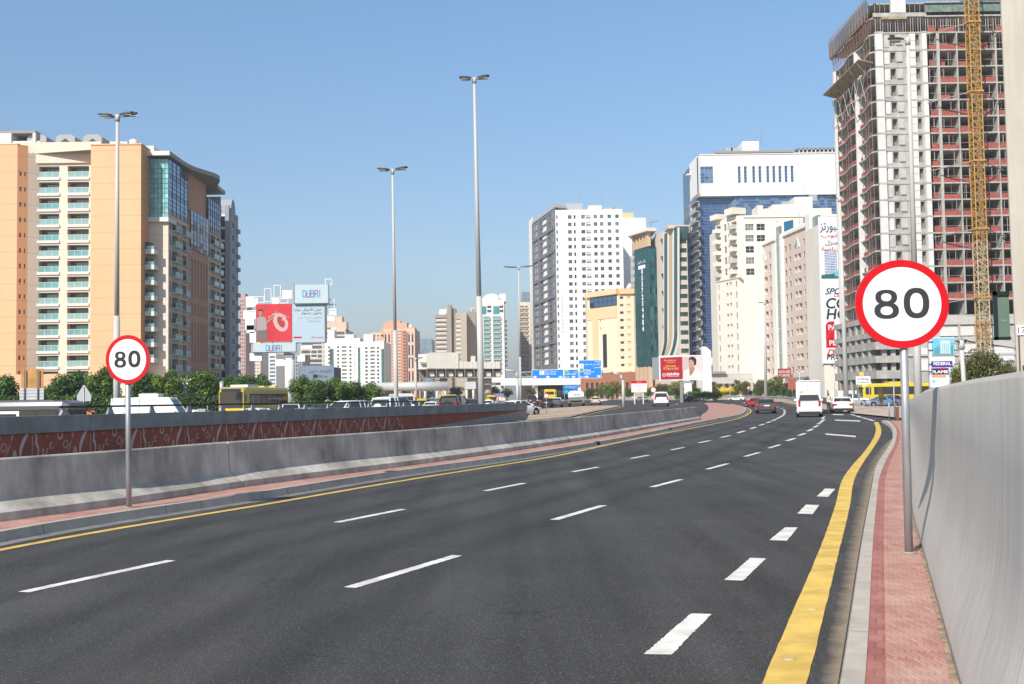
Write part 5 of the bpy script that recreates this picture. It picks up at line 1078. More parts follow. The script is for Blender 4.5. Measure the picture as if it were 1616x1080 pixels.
for i, z in enumerate(top+slabs):
    mb = MB(); mb.box((Xc1,YF,z-.28),(XR,YB,z), CON); mb.box((Xc0+.3,YF+.6,z-.279),(Xc1-.001,YB,z-.001), CON)
    n = 28; pts = []
    for k in range(n+1):
        y = YF+.7+(YB-YF-.7)*k/n; t = (y-YF)/(YB-YF); o = .75+.35*math.sin(t*math.pi*4+.6); pts.append((XL-o if k not in (0,) else XL-.3, y))
    pl = pts + [(XL+.3, YB),(XL+.3, YF+.7)]
    q = [V((p[0],p[1],0)) for p in pl]
    for tt in tessellate_polygon([q]):
        kk = [q[j] for j in tt]
        if (kk[1]-kk[0]).cross(kk[2]-kk[0]).z < 0: kk.reverse()
        mb.face([(p.x,p.y,z) for p in kk], CON); mb.face([(p.x,p.y,z-.28) for p in reversed(kk)], CON)
    for a, c in zip(pts, pts[1:]): mb.face([(a[0],a[1],z-.28),(c[0],c[1],z-.28),(c[0],c[1],z),(a[0],a[1],z)], CON)
    b.part('floor_slab', mb)
    if i < 3: continue
    # red barriers and props along the wavy edge
    if i >= 3:
        for (k0, k1) in ((1,11),(13,27)):
            mb = MB()
            for k in range(k0, k1):
                a, c = pts[k], pts[k+1]; o = .18
                if RN.random() < .12: continue
                mb.face([(a[0]+o,a[1],z+.02),(c[0]+o,c[1],z+.02),(c[0]+o,c[1],z+RN.uniform(.7,.95)),(a[0]+o,a[1],z+RN.uniform(.7,.95))], REDN)
            for k in range(k0, k1+1, 3): a = pts[k]; mb.box((a[0]+.1,a[1]-.05,z),(a[0]+.2,a[1]+.05,z+3.1), PROP if (k+i) % 2 else STEEL)
            b.part('safety_barrier', mb)
# fins and back walls of the side
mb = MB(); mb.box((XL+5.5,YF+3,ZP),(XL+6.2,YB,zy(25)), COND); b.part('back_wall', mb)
zT = top[0]
for y in (237.0, YB-.5): mb = MB(); mb.box((XL-1.0,y,ZP),(XL+5.5,y+.45,zT-.3), BLKW); b.part('fin_wall', mb)
mb = MB(); mb.box((XL-1.3,YB-1.2,ZP),(XL-.7,YB-.501,top[0]-.3), BLKW); b.part('fin_wall', mb)
for y in (230.5, 233.8, 242.2, 247.6):
    mb = MB(); mb.box((XL+2.0,y,ZP),(XL+5.49,y+.25,zT-.3), COND); b.part('partition', mb)
# core part of the front
Mf, Lf = frame_of((Xc0, YF), (Xc1, YF))
def U(px): return X(px)-Xc0
zr_ = [(z+.35+.0, z+2.35) for z in slabs[:]]; zr_ = [(z-3.28+1.0, z-3.28+3.0) for z in (top[1:2]+top[0:1]+slabs)] ; zr_ = []
allz = sorted(top[:2]+slabs, reverse=True)
for zt_, zb_ in zip(allz, allz[1:]): zr_.append((zb_+.75, zt_-.5))
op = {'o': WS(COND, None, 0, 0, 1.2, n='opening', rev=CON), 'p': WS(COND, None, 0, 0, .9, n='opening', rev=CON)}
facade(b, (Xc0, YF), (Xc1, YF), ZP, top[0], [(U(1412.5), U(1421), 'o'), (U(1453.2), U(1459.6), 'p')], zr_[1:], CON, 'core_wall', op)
for a, c, o, m_ in ((1388,1400,.55,BLKW),(1462.5,1470,.45,BLKW)):
    for j, (zt_, zb_) in enumerate(zip(allz[1:], allz[2:])):
        mb = MB(); mb.box((U(a),-o,zb_+.02),(U(c),-.003,zt_-.3), m_, Mf); b.inst('pilaster', (a, 'p', round(zt_-zb_, 1)), mb, Matrix.Identity(4), 10) if False else b.part('pilaster', mb)
mb = MB()
for z in allz[1:]: mb.box((U(1387.5),-.62,z-.3),(U(1400.4),-.004,z+.015), CON, Mf); mb.box((U(1400.4),-.12,z-.3),(U(1462.4),-.004,z+.015), CON, Mf); mb.box((U(1462.4),-.52,z-.3),(U(1470.3),-.004,z+.015), CON, Mf)
b.part('slab_edge', mb)
GRB = mat('block_grey', (.50,.485,.46), .85, var=.12, scale=1.2)
for j, (zt_, zb_) in enumerate(zip(allz[1:], allz[2:])):
    mb = MB(); mb.box((U(1403),-.10,zb_+.5),(U(1410.5),-.003,zt_-.5), BLKW if j % 3 else GRB, Mf); h = zt_-zb_
    x = U(1437+RN.choice((0,0,3,6))); mb.box((x,-.12,zb_+.05),(U(1452.5),-.003,zb_+h*.5), BLKW, Mf); mb.box((U(1440+RN.choice((0,3))),-.12,zb_+h*.52),(U(1452.6),-.0035,zt_-.35), BLKW, Mf)
    mb.box((U(1422.5),-.14,zb_+h*.30),(U(1431.5),-.003,zt_-.6), GRB, Mf); mb.box((U(1422.4),-.16,zb_+h*.24),(U(1431.6),-.0036,zb_+h*.295), mat('rust_edge', (.35,.2,.14), .8), Mf)
    b.part('block_infill', mb)
# open bays of the front
fins = [1488.8, 1518.8, 1551.5, 1580.6, 1612, 1640]
for k, px in enumerate(fins):
    x = X(px); mb = MB(); w_ = .28 if k == 0 else .14; mb.box((x-w_,YF-.03,ZP),(x+w_,YF+7.0,top[0]), CON); b.part('fin_wall', mb)
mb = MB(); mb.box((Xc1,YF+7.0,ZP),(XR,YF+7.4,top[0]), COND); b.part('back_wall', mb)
mb = MB(); mb.box((Xc1,YF+.05,ZP),(Xc1+.25,YF+7,top[0]), CON); b.part('fin_wall', mb)
edges = [Xc1+.25]+[X(p) for p in fins]
for j, z in enumerate(top[:1]+slabs[:-1]):
    for k in range(len(edges)-1):
        if edges[k] > X(1600): continue
        mb = MB(); a, c = edges[k]+.3, edges[k+1]-.3; hh = RN.uniform(.85,1.15)
        if RN.random() < .8: mb.box((a,YF+.12,z+.02),(c if RN.random() < .8 else a+(c-a)*.6,YF+.16,z+hh), REDN)
        mb.box((a,YF+.06,z+1.2),(c,YF+.10,z+1.25), STEELL)
        for q in range(2): x = a+(c-a)*RN.random(); mb.box((x,YF+.3,z),(x+.08,YF+.38,z+3.0), PROP if q else STEELL)
        if RN.random() < .25: x = a+(c-a)*RN.uniform(.1,.7); mb.box((x,YF+1.5,z),(x+.9,YF+2.2,z+1.3), REDN)
        b.part('safety_barrier', mb)
# top formwork: props, scaffold, nets
mb = MB()
for px in range(1391, 1600, 4):
    x = X(px); mb.box((x,YF+.4,top[0]),(x+.09,YF+.49,top[1]-.3), STEELL if px % 3 else PROP)
    if px % 8 == 7: mb.box((x,YF+.5,top[1]),(x+.1,YF+.6,top[2]+1.5), STEEL)
for k in range(0, 26): y = YF+1.2+k*1.05; mb.box((XL-.9,y,top[0]),(XL-.8,y+.1,top[1]), PROP); mb.box((XL-1.8,y,top[1]-.6),(XL-1.7,y+.1,top[2]+1.0), PROP)
b.part('formwork_props', mb)
mb = MB(); mb.box((XL-.6,YF+.2,top[1]-.1),(Xc1+.4,YF+.4,top[1]+.7), CON); mb.box((XL+1,YF-.2,top[1]-.7),(XL+6,YF,top[1]-.2), PLYW); mb.box((XL+3,YF+.1,top[1]+.7),(XL+6,YF+.5,top[2]+1), BLKW); b.part('formwork_panel', mb)
mb = MB(); mb.box((Xc1,YF-.1,zy(20)),(XR,YF-.04,zy(9)), NETG); mb.box((Xc1+7,YF-.2,zy(3)),(XR,YF-.15,zy(-6)), NETB); b.part('netting', mb)
mb = MB(); ya, yb = YF+.3, YB+1; za0, za1 = zy(16, YF, 1388), zy(-4, YF, 1388)
mb.face([(XL-1.4,ya,za0),(XL-1.4,yb,za0-1.2),(XL-1.6,yb,za1-.8),(XL-1.6,ya,za1)], NETB); mb.face([(XL-1.38,ya,za0),(XL-1.38,yb,za0-1.2),(XL-1,yb,za0-1.8),(XL-1,ya,za0-.4)], PLYW)
for k in range(14): y = ya+2*k; mb.box((XL-1.7,y,za0-1.6),(XL-1.6,y+.12,za1+.8), STEEL); mb.bar((XL-1.6,y,za0-1.4),(XL-.8,y+1.4,za0-3.4), .1, .1, PROP)
b.part('netting', mb)
# loading platform sloping out from the left side
mb = MB(); z0_ = zy(103, 228, 1385); z1_ = zy(155, 249, 1310)
mb.loft([[(XL-.6,226,z0_),(XL-.7,251,z1_+.4),(XL-.7,251,z1_+.25),(XL-.6,226,z0_-.15)],[(XL-3.2,227,z0_+1.0),(XL-3.9,251,z1_+1.3),(XL-3.9,251,z1_+1.15),(XL-3.2,227,z0_+.85)]], PLYW)
for y in (228,233,238,243,248): mb.bar((XL-3.3,y,z0_+.4),(XL-.8,y,z0_-2.6), .12, .12, STEEL)
b.part('catch_platform', mb)
mb = MB()
for k in range(6):
    y = 227+k*4; 
    for s_ in (0,1): mb.bar((XL-1.9,y+4*s_,slabs[3]+.2),(XL-1.9,y+4*(1-s_),slabs[1]), .09, .09, STEELL)
b.part('cross_bracing', mb)
# podium: parking decks and plinth
XP0, XP1, XP2 = X(1381, 222, 560), X(1426, 222, 560), 112
mb = MB(); mb.box((XP0+.6,224.5,0),(XP1+.4,250,ZP-.1), COND); mb.box((XP1,223.2,0),(XP2,250,ZP), CON); b.part('podium_core', mb)
for i, (ya_, yb_) in enumerate(((499,508),(524,532.5),(540,552),(562,573),(585,598))):
    mb = MB(); mb.box((XP0,221.6,zy(yb_,222,1380)),(XP1+.2,222.3,zy(ya_,222,1380)), CON); mb.box((XP0,222.3,zy(yb_,222,1380)),(XP0+.5,250,zy(ya_,222,1380)), CON); mb.box((XP0+.1,222.3,zy(yb_,222,1380)-.01),(XP1+.2,250,zy(yb_,222,1380)+.25), CON); b.part('deck_parapet', mb)
for k in range(6): mb = MB(); mb.box((XP0+.15,226+k*4.2,0),(XP0+.55,227+k*4.2,ZP-.2), CON); b.part('column', mb)
for px in range(1392, 1428, 14): x = X(px,222.6,560); mb = MB(); mb.box((x,222.5,0),(x+.9,223.6,ZP-.2), CON); b.part('column', mb)
def zq(y): return zy(y, 223, 1540)
mb = MB()
for a, c, ya_, yb_ in ((1484,1513,516,530),(1516,1538,515,529.5),(1547,1592,515,534),(1519,1542,543,556),(1448,1466,548,560),(1449,1466,566,584),(1484,1508,540,556),(1560,1600,548,570)): mb.box((X(a,223,540),222.98,zq(yb_)),(X(c,223,540),223.15,zq(ya_)), BLKW)
b.part('block_infill', mb)
mb = MB(); mb.box((XP1+.3,222.8,zq(512)),(XP2,223.15,zq(500)), GRB); mb.box((XP1+.3,222.85,zq(561)),(XP2,223.17,zq(557.5)), GRB); mb.loft([[(X(1518,223,530),222.7,zq(531)),(X(1518,223,530),222.7,zq(536)),(X(1518,223,530),223.17,zq(536)),(X(1518,223,530),223.17,zq(531))],[(X(1600,223,530),222.7,zq(543)),(X(1600,223,530),222.7,zq(550)),(X(1600,223,530),223.17,zq(550)),(X(1600,223,530),223.17,zq(543))]], GRB)
for px in (1512,1542): mb.box((X(px,223,540),222.9,0),(X(px+4,223,540),223.14,zq(512.5)), CON)
b.part('plinth_beam', mb)
b.done()
# ---------------------------------------------------------------- tower crane mast
CY = mat('crane_yellow', (.52,.29,.06), .65, var=.3, scale=.9); CYL = mat('crane_pale_yellow', (.56,.43,.24), .6, var=.2, scale=.6)
cx0, cx1 = X(1529, 221.5, 250), X(1551, 221.5, 250); cm = (cx0+cx1)/2; wd = (cx1-cx0)*.72
cr = thing('tower_crane', 'yellow lattice tower crane mast standing against the unfinished tower', 'crane', (cm, 221, 0)); SH = 3.9
def section(m_):
    mb = MB(); h = wd/2; t = .17
    for sx in (-h, h):
        for sy in (-h, h): mb.box((sx-t/2,sy-t/2,0),(sx+t/2,sy+t/2,SH), m_)
    for k in range(3):
        z = k*SH/3; z2 = z+SH/3; f = k % 2
        for s_ in (-h, h):
            a, c = (-h, h) if f else (h, -h)
            mb.bar((a,s_,z),(c,s_,z2), .10, .10, m_); mb.bar((s_,a,z),(s_,c,z2), .10, .10, m_); mb.bar((-h,s_,z),(h,s_,z), .09, .09, m_); mb.bar((s_,-h,z),(s_,h,z), .09, .09, m_)
    mb.bar((-h*.3,-h*.3,0),(h*.3,-h*.3,SH), .08,.08, m_); mb.bar((h*.3,-h*.3,0),(h*.3,h*.3,SH), .08,.08, m_)
    return mb
sa, sb = section(CY).mesh('mast_section'), section(CYL).mesh('mast_section')
nS = int((zy(-40, 221)-.0)/SH)+1
for i in range(nS):
    o = D.objects.new('mast_section', sa if (i > 7 or i in (3,)) else sb); COL.objects.link(o); o.parent = cr; o.location = (0, 0, i*SH)
for y in (37, 146, 255, 362, 470):
    z = zy(y, 221, 1540); mb = MB(); h = wd/2+.25
    for s_ in (-h, h): mb.box((cm-h,221+s_-.12,z-.15),(cm+h,221+s_+.12,z+.15), CY); mb.box((cm+s_-.12,221-h,z-.15),(cm+s_+.12,221+h,z+.15), CY)
    mb.bar((cm-h,221,z),(cm-9,225.2,z-1.2), .16,.16, STEEL); mb.bar((cm+h,221,z),(cm+7,225.2,z-1.0), .16,.16, STEEL); child('wall_tie', mb, cr)
# ---------------------------------------------------------------- tall advertising banner between the pink row and the unfinished tower
BX0, BX1, BY = X(1294.5,262,460), X(1342,262,460), 262.0
bn = Bld('billboard', 'very tall white advertising banner with red PAY 1 panel beside the construction site', ((BX0+BX1)/2, BY, 1.05))
zb0, zb1 = W(1310,574,BY).z, W(1310,342,BY).z
mb = MB(); mb.box((BX0,BY,zb0),(BX1,BY+.4,zb1), mat('banner_white', (.74,.75,.78), .6)); bn.part('banner_face', mb)
mb = MB(); mb.box((BX0+.5,BY+.41,0),(BX1,BY+14,zb1-1.5), CT); bn.part('building_wall', mb)
Mb = Matrix.Translation((BX0, BY, 0)); pw = (BX1-BX0)/47.5
def BU(px): return (px-1294.5)*pw
def BZ(y): return W(1310,y,BY).z
for s_, x, y, h, m_, w_, ar in ((arab('سبورتز'),1314.5,360,2.3,NAVY,4.6,1),(arab('للتوب'),1315,372.5,1.2,RED,4.2,1),(arab('المنزل'),1317,384,1.3,DKF,3.2,1),(arab('الرياضة'),1314.5,394,1.3,RED,4.2,1)):
    lettering(bn.o, s_, Mb, BU(x), BZ(y), h, m_, width=w_*1.15, bold=.015)
for s_, x, y, h, m_, sh in (('SPORT',1302,462,1.5,NAVY,.35),('OASIS',1316,468,.9,RED,.3),('COM',1303,481,2.5,BLK,.15),('HOM',1303,498,2.5,BLK,.15),('TO',1314.5,515,2.3,BLK,.15),('PLAY',1303.5,533-7,2.6,LRED,.25),('DANUS',1302,563-4,1.6,LRED,.35),('PROPERTIES',1302,570-4.5,1.3,BLK,0.1)):
    lettering(bn.o, s_, Mb, BU(x), BZ(y-2), h, m_, bold=.02, align='LEFT', shear=sh)
mb = MB(); a, c, z0_, z1_ = BU(1301.5), BU(1342), BZ(549), BZ(507.5); r_ = 1.1; pts = [(a,z0_),(c,z0_),(c,z1_)]+[(a+r_-r_*math.cos(t), z1_-r_+r_*math.sin(t)) for t in [math.pi/2-k*math.pi/12 for k in range(7)]]
mb.face([(BX0+p[0],BY-.015,p[1]) for p in pts], RED); bn.part('red_panel', mb)
lettering(bn.o, 'PAY', Mb, BU(1305.5), BZ(517), 1.2, LWH, bold=.02, align='LEFT', y=-.03); lettering(bn.o, '1', Mb, BU(1324), BZ(520), 4.6, LWH, bold=.03, y=-.03, width=2.6); lettering(bn.o, 'PER MONTH', Mb, BU(1306.5), BZ(541.5), 1.2, LWH, bold=.02, align='LEFT', y=-.03)
mb = MB(); BLD = mat('print_tower', (.33,.40,.55), .6, var=.5, scale=2.4); BLL = mat('print_pale', (.66,.70,.76), .6); M_ = lambda px, y, o=-.02: (BX0+BU(px), BY+o, BZ(y))
mb.face([M_(1302.5,438),M_(1322,438),M_(1322,399),M_(1302.5,393)], BLD)
for k in range(9): mb.face([M_(1302.5,432-k*4.3,-.026),M_(1322,432.6-k*4.0,-.026),M_(1322,431.6-k*4.0,-.026),M_(1302.5,431-k*4.3,-.026)], BLL)
mb.face([M_(1297,440,-.03),M_(1324,440,-.03),M_(1324,431,-.03),M_(1297,434,-.03)], mat('print_green', (.03,.14,.13), .6, var=.5, scale=2)); mb.face([M_(1318,436,-.034),M_(1324,436,-.034),M_(1324,427,-.034),M_(1318,430,-.034)], mat('print_cyan', (.15,.5,.65), .6)); bn.part('printed_picture', mb)
bn.done()
# ================================================================ speed signs in the foreground
GALV = mat('galvanised_steel', (.42,.43,.45), .5, metal=.55, var=.16, scale=9., stretch=(1,1,.3)); SGB = mat('sign_back', (.45,.46,.47), .5, metal=.5)
BLKS = mat('sign_black', (.035,.035,.04), .5)
def speed_sign(label, bx, by, cx, cy, dpx_w, dpx_h, d, lab2, lean_top=None, dig=(.0,1)):
    t = thing('speed_sign', label, 'road sign', (*W(bx, by, d).to_2d(), .125))
    P = W(bx, by, d); P.z = .125; C = W(cx, cy, d-.06); r_ = dpx_h/2/F*d; rw_ = dpx_w/2/F*d
    T = W(cx, cy-dpx_h*.30, d)
    mb = MB(); mb.tube((P.x,P.y,.125), (T.x,T.y,T.z), .042*d/11.7 if d < 15 else .043, .040, GALV, 20); child('pole', mb, t)
    mb = MB(); mb.tube((P.x,P.y,.122), (P.x,P.y,.14), .075, .07, mat('mortar', (.33,.28,.24), .9), 14); child('footing', mb, t)
    n = 64
    def ring(ra, rb, y0, y1, m, nm):
        mb = MB(); k = rw_/r_
        for i in range(n):
            a, c = 2*math.pi*i/n, 2*math.pi*(i+1)/n
            f = lambda rr, an, y: (C.x+rr*k*math.cos(an), C.y+y, C.z+rr*math.sin(an))
            if ra > 0: mb.face([f(ra,a,y0),f(rb,a,y0),f(rb,c,y0),f(ra,c,y0)], m)
            else: mb.face([f(0,0,y0),f(rb,a,y0),f(rb,c,y0)], m)
            if y1 > y0: mb.face([f(rb,a,y0),f(rb,a,y1),f(rb,c,y1),f(rb,c,y0)], SGB); mb.face([f(0,0,y1),f(rb,c,y1),f(rb,a,y1)], SGB)
        child(nm, mb, t)
    ring(0, r_, 0, .012, RED, 'sign_plate'); ring(0, r_*.835, -.002, -.002, SWH, 'white_disc')
    mb = MB(); 
    for z in (-.45, .3): mb.box((C.x-rw_*.55,C.y+.013,C.z+r_*z),(C.x+rw_*.55,C.y+.05,C.z+r_*z+.035), SGB)
    child('mounting_rail', mb, t)
    return t, C, r_, rw_
def digit_rings(t, C, r_, rw_, m, fat):
    """8 and 0 drawn as rounded strokes"""
    k = rw_/r_
    def annulus(nm, parts):
        mb = MB()
        for (ox, oz, rx, rz, wx, wz) in parts:
            n = 40
            for i in range(n):
                a, c = 2*math.pi*i/n, 2*math.pi*(i+1)/n
                def f(q, an):
                    ex, ez = rx-wx*q, rz-wz*q; p = 2.35; ca, sa_ = math.cos(an), math.sin(an)
                    return (C.x+(ox+ex*math.copysign(abs(ca)**(2/p), ca))*r_*k, C.y-.005-.0004*(oz < 0), C.z+(oz+ez*math.copysign(abs(sa_)**(2/p), sa_))*r_)
                mb.face([f(1,a),f(0,a),f(0,c),f(1,c)], m)
        child(nm, mb, t)
    annulus('lettering', [(-.335,.158,.232,.170,.112*fat,.072*fat),(-.335,-.145,.262,.185,.120*fat,.078*fat)])
    annulus('lettering', [(.305,.018,.272,.345,.122*fat,.105*fat)])
t, C, a_, c_ = speed_sign('near red ringed 80 speed sign on a grey pole beside the tall concrete wall', 1434.5, 870, 1423.5, 480, 148, 139.5, W(0,0,1).y*11.72, ''); digit_rings(t, C, a_, c_, BLKS, 1.1)
t, C, a_, c_ = speed_sign('smaller red ringed 80 speed sign on the left pavement before the barriers', 203.5, 800, 201.5, 567.5, 69.5, 77, 18.1, ''); digit_rings(t, C, a_, c_, mat('sign_black_b', (.02,.02,.022), .5), 1.22)
# ================================================================ concrete pier at the right edge
PIER = concrete('pier_concrete', (.42,.38,.32), (.52,.475,.41), (3,3,.25), 1.0, .12)
d = 24.0; P0_ = W(1591, 300, d); ang = -math.radians(26.5); Mp = Matrix.Translation((P0_.x, d, 0)) @ Matrix.Rotation(ang, 4, 'Z')
pr = thing('concrete_pier', 'pale viaduct pier filling the right edge behind the cast wall', 'pier', (P0_.x+1.2, d-.4, 0)); zt = W(1591, -120, d).z
mb = MB(); sec = lambda x0, z: [Mp @ V(q) for q in ((x0+.02,0,z),(x0+2.6,0,z),(x0+2.75,.15,z),(x0+2.75,2.2,z),(x0+2.6,2.4,z),(x0+.30,2.4,z),(x0+.1,2.2,z),(x0,.04,z))]
mb.loft([sec(.06, 0), sec(0, W(1591,400,d).z), sec(-.03, zt)], PIER); child('shaft', mb, pr)
mb = MB(); mb.box((.085,-.012,0),(.12,-.002,W(1594,520,d).z), mat('dark_edge_line', (.10,.09,.08), .9), Mp); child('edge_strip', mb, pr)  # thin dark strip along the left edge of the pier
def pu_(px, py): p = W(px, py, d); q = Mp.inverted() @ (CP + (p-CP)*(1)); dd = (p-CP); o = Mp.inverted() @ CP; r_ = (Mp.inverted().to_3x3() @ dd); t_ = -o.y/r_.y; return o + r_*t_
p = pu_(1605, 529.5); q = pu_(1621, 513.5); mb = MB(); mb.box((p.x,-.03,p.z),(q.x,-.001,q.z), SWH, Mp); child('number_plate', mb, pr)
lettering(pr, '17', Mp, p.x+(q.x-p.x)*.48, (p.z+q.z)/2, .135, BLKS, width=.15, y=-.034)
mb = MB(); p = pu_(1614, 583); mb.box((p.x,-.05,p.z),(p.x+.1,-.001,p.z+.08), DKF, Mp); child('junction_box', mb, pr)
gs = thing('advert_panel', 'grey green advertising panel in a dark frame hanging on the pier side', 'advert', (*XY(1580,24.8), 4)); p = W(1570.5,537,24.9); q = W(1593,460,24.9)
mb = MB(); 
for a, c in (((p.x,p.z),(p.x+.075,q.z)),((p.x,q.z-.09),(q.x,q.z)),((p.x,p.z),(q.x,p.z+.07))): mb.box((a[0],24.9,a[1]),(c[0],24.96,c[1]), mat('panel_frame', (.018,.035,.035), .4))
child('frame', mb, gs); mb = MB(); mb.box((p.x+.07,24.94,p.z+.06),(q.x,24.955,q.z-.08), mat('panel_green', (.15,.21,.165), .35, var=.2, scale=.5)); child('panel', mb, gs); lettering(gs, 'PAR', Matrix.Translation((p.x,24.93,0)), .22, p.z+.42, .05, mat('faint_letter', (.3,.42,.36), .6), y=-.004)
# ================================================================ lamp masts
POLEM = mat('mast_grey', (.50,.49,.46), .6, metal=.0, var=.08, scale=1.0, stretch=(1,1,.2)); LAMPD = mat('lamp_dark', (.025,.025,.028), .5); LENS = mat('lamp_lens', (.35,.34,.28), .3)
def mast(label, bx, tx, ty, d, rb=.2, rt=.09, heads='4', group='tall lamp masts', step=True, arm=None):
    arm = d*.0134 if arm is None else arm*.8; g = G(d); B_ = W(bx, hz(bx)+8, d); T = W(tx, ty, d)
    t = thing('lamp_mast', label, 'street lamp', (B_.x, d, g), group)
    mb = MB(); zmid = g+(T.z-g)*.36
    if step: mb.tube((B_.x,d,g), (B_.x+(T.x-B_.x)*.36,d,zmid), rb, rb*.88, POLEM, 14); mb.tube((B_.x+(T.x-B_.x)*.36,d,zmid-.01), (T.x,d,T.z-.1), rb*.72, rt, POLEM, 14)
    else: mb.tube((B_.x,d,g), (T.x,d,T.z-.1), rb, rt, POLEM, 14)
    child('pole', mb, t)
    mb = MB(); mb.box((B_.x-rb*1.5,d-rb*1.5,g),(B_.x+rb*1.5,d+rb*1.5,g+.3), KERB); child('base', mb, t)
    mb = MB(); mb.tube((T.x,d,T.z-.35),(T.x,d,T.z+.12), rt*1.6, rt*1.4, POLEM, 10); child('collar', mb, t)
    arms = [(-1,-.35,.10),(-1,.45,.22),(1,-.35,.20),(1,.45,.34)] if heads == '4' else ([(-1,.0,.05),(-.75,.6,.2)] if heads == '2l' else [(-1,0,.1),(1,0,.12)])
    for sx, oy, rise in arms:
        mb = MB(); x0, x1 = T.x+sx*.25, T.x+sx*arm; z = T.z
        q = lambda x, hw, zc, hh: [(x,d+oy-hw,zc-hh),(x,d+oy+hw,zc-hh),(x,d+oy+hw*.7,zc+hh),(x,d+oy-hw*.7,zc+hh)]
        mb.loft([q(x0,.08,z+rise*.3,.03),q(T.x+sx*(arm*.45),.17,z+rise*.55,.065),q(x1-sx*.15,.15,z+rise,.055),q(x1,.08,z+rise*1.05,.02)], LAMPD); mb.bar((T.x,d,T.z-.05),(x0+sx*.1,d+oy,z+rise*.3), .07,.07, POLEM); o = child('lamp_head', mb, t)
        mb = MB(); c = T.x+sx*arm*.62; mb.box((c-.32,d+oy-.12,z+rise*.7-.14),(c+.32,d+oy+.12,z+rise*.7-.095), LENS); child('lens', mb, o)
    return t
mast('tallest and nearest lamp mast with four dark lamp heads, centre of the photo', 760, 748.5, 125, 94, .28, .115)
mast('tall lamp mast in front of the orange tower, second in size', 625.5, 619.5, 269, 96, .2, .09)
mast('tall lamp mast standing before the peach block behind the left speed sign', 184, 185.5, 184, 80, .24, .11, arm=1.6)
mast('distant lamp mast between slate tower and tall white tower', 822, 818.5, 422.5, 172, .17, .09)
mast('lamp mast in front of the core of the unfinished tower, behind the near speed sign', 1449, 1432.5, 62, 68, .24, .10, heads='2l', arm=1.5)
mast('pale lamp mast at the left corner of the unfinished tower', 1335.5, 1325, 313, 112, .26, .13, heads='2l', step=False, arm=1.3)
mast('short thin lamp mast standing before the ivory tower podium', 1208.5, 1207, 478, 236, .36, .2, heads='2', step=False, arm=1.8)
mast('thin tan lamp mast beside the white tube footbridge', 657.5, 656, 566, 165, .16, .1, heads='2', step=False, arm=1.3)
mast('thin dark street pole in front of the shop canopy of the pink row', 1317.5, 1317, 578, 150, .07, .05, heads='2', step=False, arm=.6)
mast('street pole at the left end of the tall banner, near the shops', 1262, 1261.5, 584, 200, .09, .06, heads='2', step=False, arm=.7)
mast('grey street pole with camera boxes in front of the federal sign', 1524, 1517, 541, 62, .14, .11, heads='2', step=False, arm=.4)
# ================================================================ big billboard left of centre
bb = Bld('billboard', 'large multi panel DUBAI billboard on a white column with loose white squares around it', (*XY(455,190), .6), cat='billboard')
def BP(px, py, y=190): return W(px, py, y)
def panel(nm, x0, y0, x1, y1, yd, m, th=.5, label=None):
    p = BP(x0, y1, yd); q = BP(x1, y0, yd); mb = MB(); mb.box((p.x,yd,p.z),(q.x,yd+th,q.z), m); return bb.part(nm, mb, label), p, q
c0 = BP(455.5, 575); mb = MB(); mb.tube((c0.x+.1,190.8,.58),(c0.x,190.8,c0.z+1), .85, .8, SHW if False else mat('column_white', (.72,.72,.72), .4, var=.05), 28); bb.part('column', mb)
mb = MB(); p = BP(447,567.5); q = BP(462,558); mb.box((p.x,190.2,p.z),(q.x,191.6,q.z), GRYF); bb.part('column_head', mb)
PB = mat('billboard_grey', (.48,.58,.60), .6, var=.05, scale=.2); PBF = mat('billboard_edge', (.10,.10,.10), .6)
o1, p1_, q1_ = panel('top_panel', 465, 449, 517.5, 479, 189.4, PB); o2, p2_, q2_ = panel('text_panel', 460, 480, 512, 541, 189.9, mat('billboard_blue', (.42,.53,.60), .6, var=.04, scale=.2)); o3, p3_, q3_ = panel('lower_panel', 399, 541, 466.5, 556, 189.7, PB)
mb = MB()
for (p, q, y) in ((p1_,q1_,189.4),(p2_,q2_,189.9),(p3_,q3_,189.7)):
    mb.box((p.x-.12,y+.02,p.z-.12),(q.x+.12,y+.45,p.z-.001), PBF); mb.box((p.x-.12,y+.02,p.z),(p.x-.001,y+.45,q.z+.1), PBF); mb.box((q.x+.001,y+.02,p.z),(q.x+.12,y+.45,q.z+.1), GRYF)
bb.part('panel_edge', mb)
o4, p4_, q4_ = panel('picture_panel', 404, 479.5, 460.2, 540, 189.8, mat('billboard_red', (.60,.03,.04), .5, var=.18, scale=.25))
# simple printed picture: man in a grey shirt throwing coins, large pink ring
pc = MB(); yy = 189.77
def pf(pts, m, o=0.0, mbx=None): (mbx or pc).face([(BP(x, y, yy-o).x, yy-o, BP(x, y, yy-o).z) for x, y in reversed(pts)], m)
SKN = mat('print_skin', (.42,.20,.13), .6); HR = mat('print_hair', (.03,.02,.02), .6); SHT = mat('print_shirt', (.36,.30,.31), .6); TRS = mat('print_trousers', (.16,.13,.13), .6); PNK = mat('print_pink', (.62,.36,.38), .6); COIN = mat('print_coin', (.62,.50,.32), .6)
pf([(404.5,538),(422,538),(420,520),(404.5,518)], TRS, .0); pf([(404.8,522),(421,521),(420.5,506),(418,500),(410,499.5),(405,503)], SHT, .01); pf([(418,505),(421,511),(432,502.5),(431,500),(421,506)], SKN, .02)
def disc(cx, cy, rx, ry, m, o, rot=0, n=18): pf([(cx+rx*math.cos(a)*math.cos(rot)-ry*math.sin(a)*math.sin(rot), cy+rx*math.cos(a)*math.sin(rot)+ry*math.sin(a)*math.cos(rot)) for a in [2*math.pi*i/n for i in range(n)]], m, o)
disc(411,494.5,3.3,4.5,SKN,.03); pf([(407.6,493),(407.9,489.5),(411,487.8),(414.3,489.5),(414.4,493),(413,491),(409,491)], HR, .04)
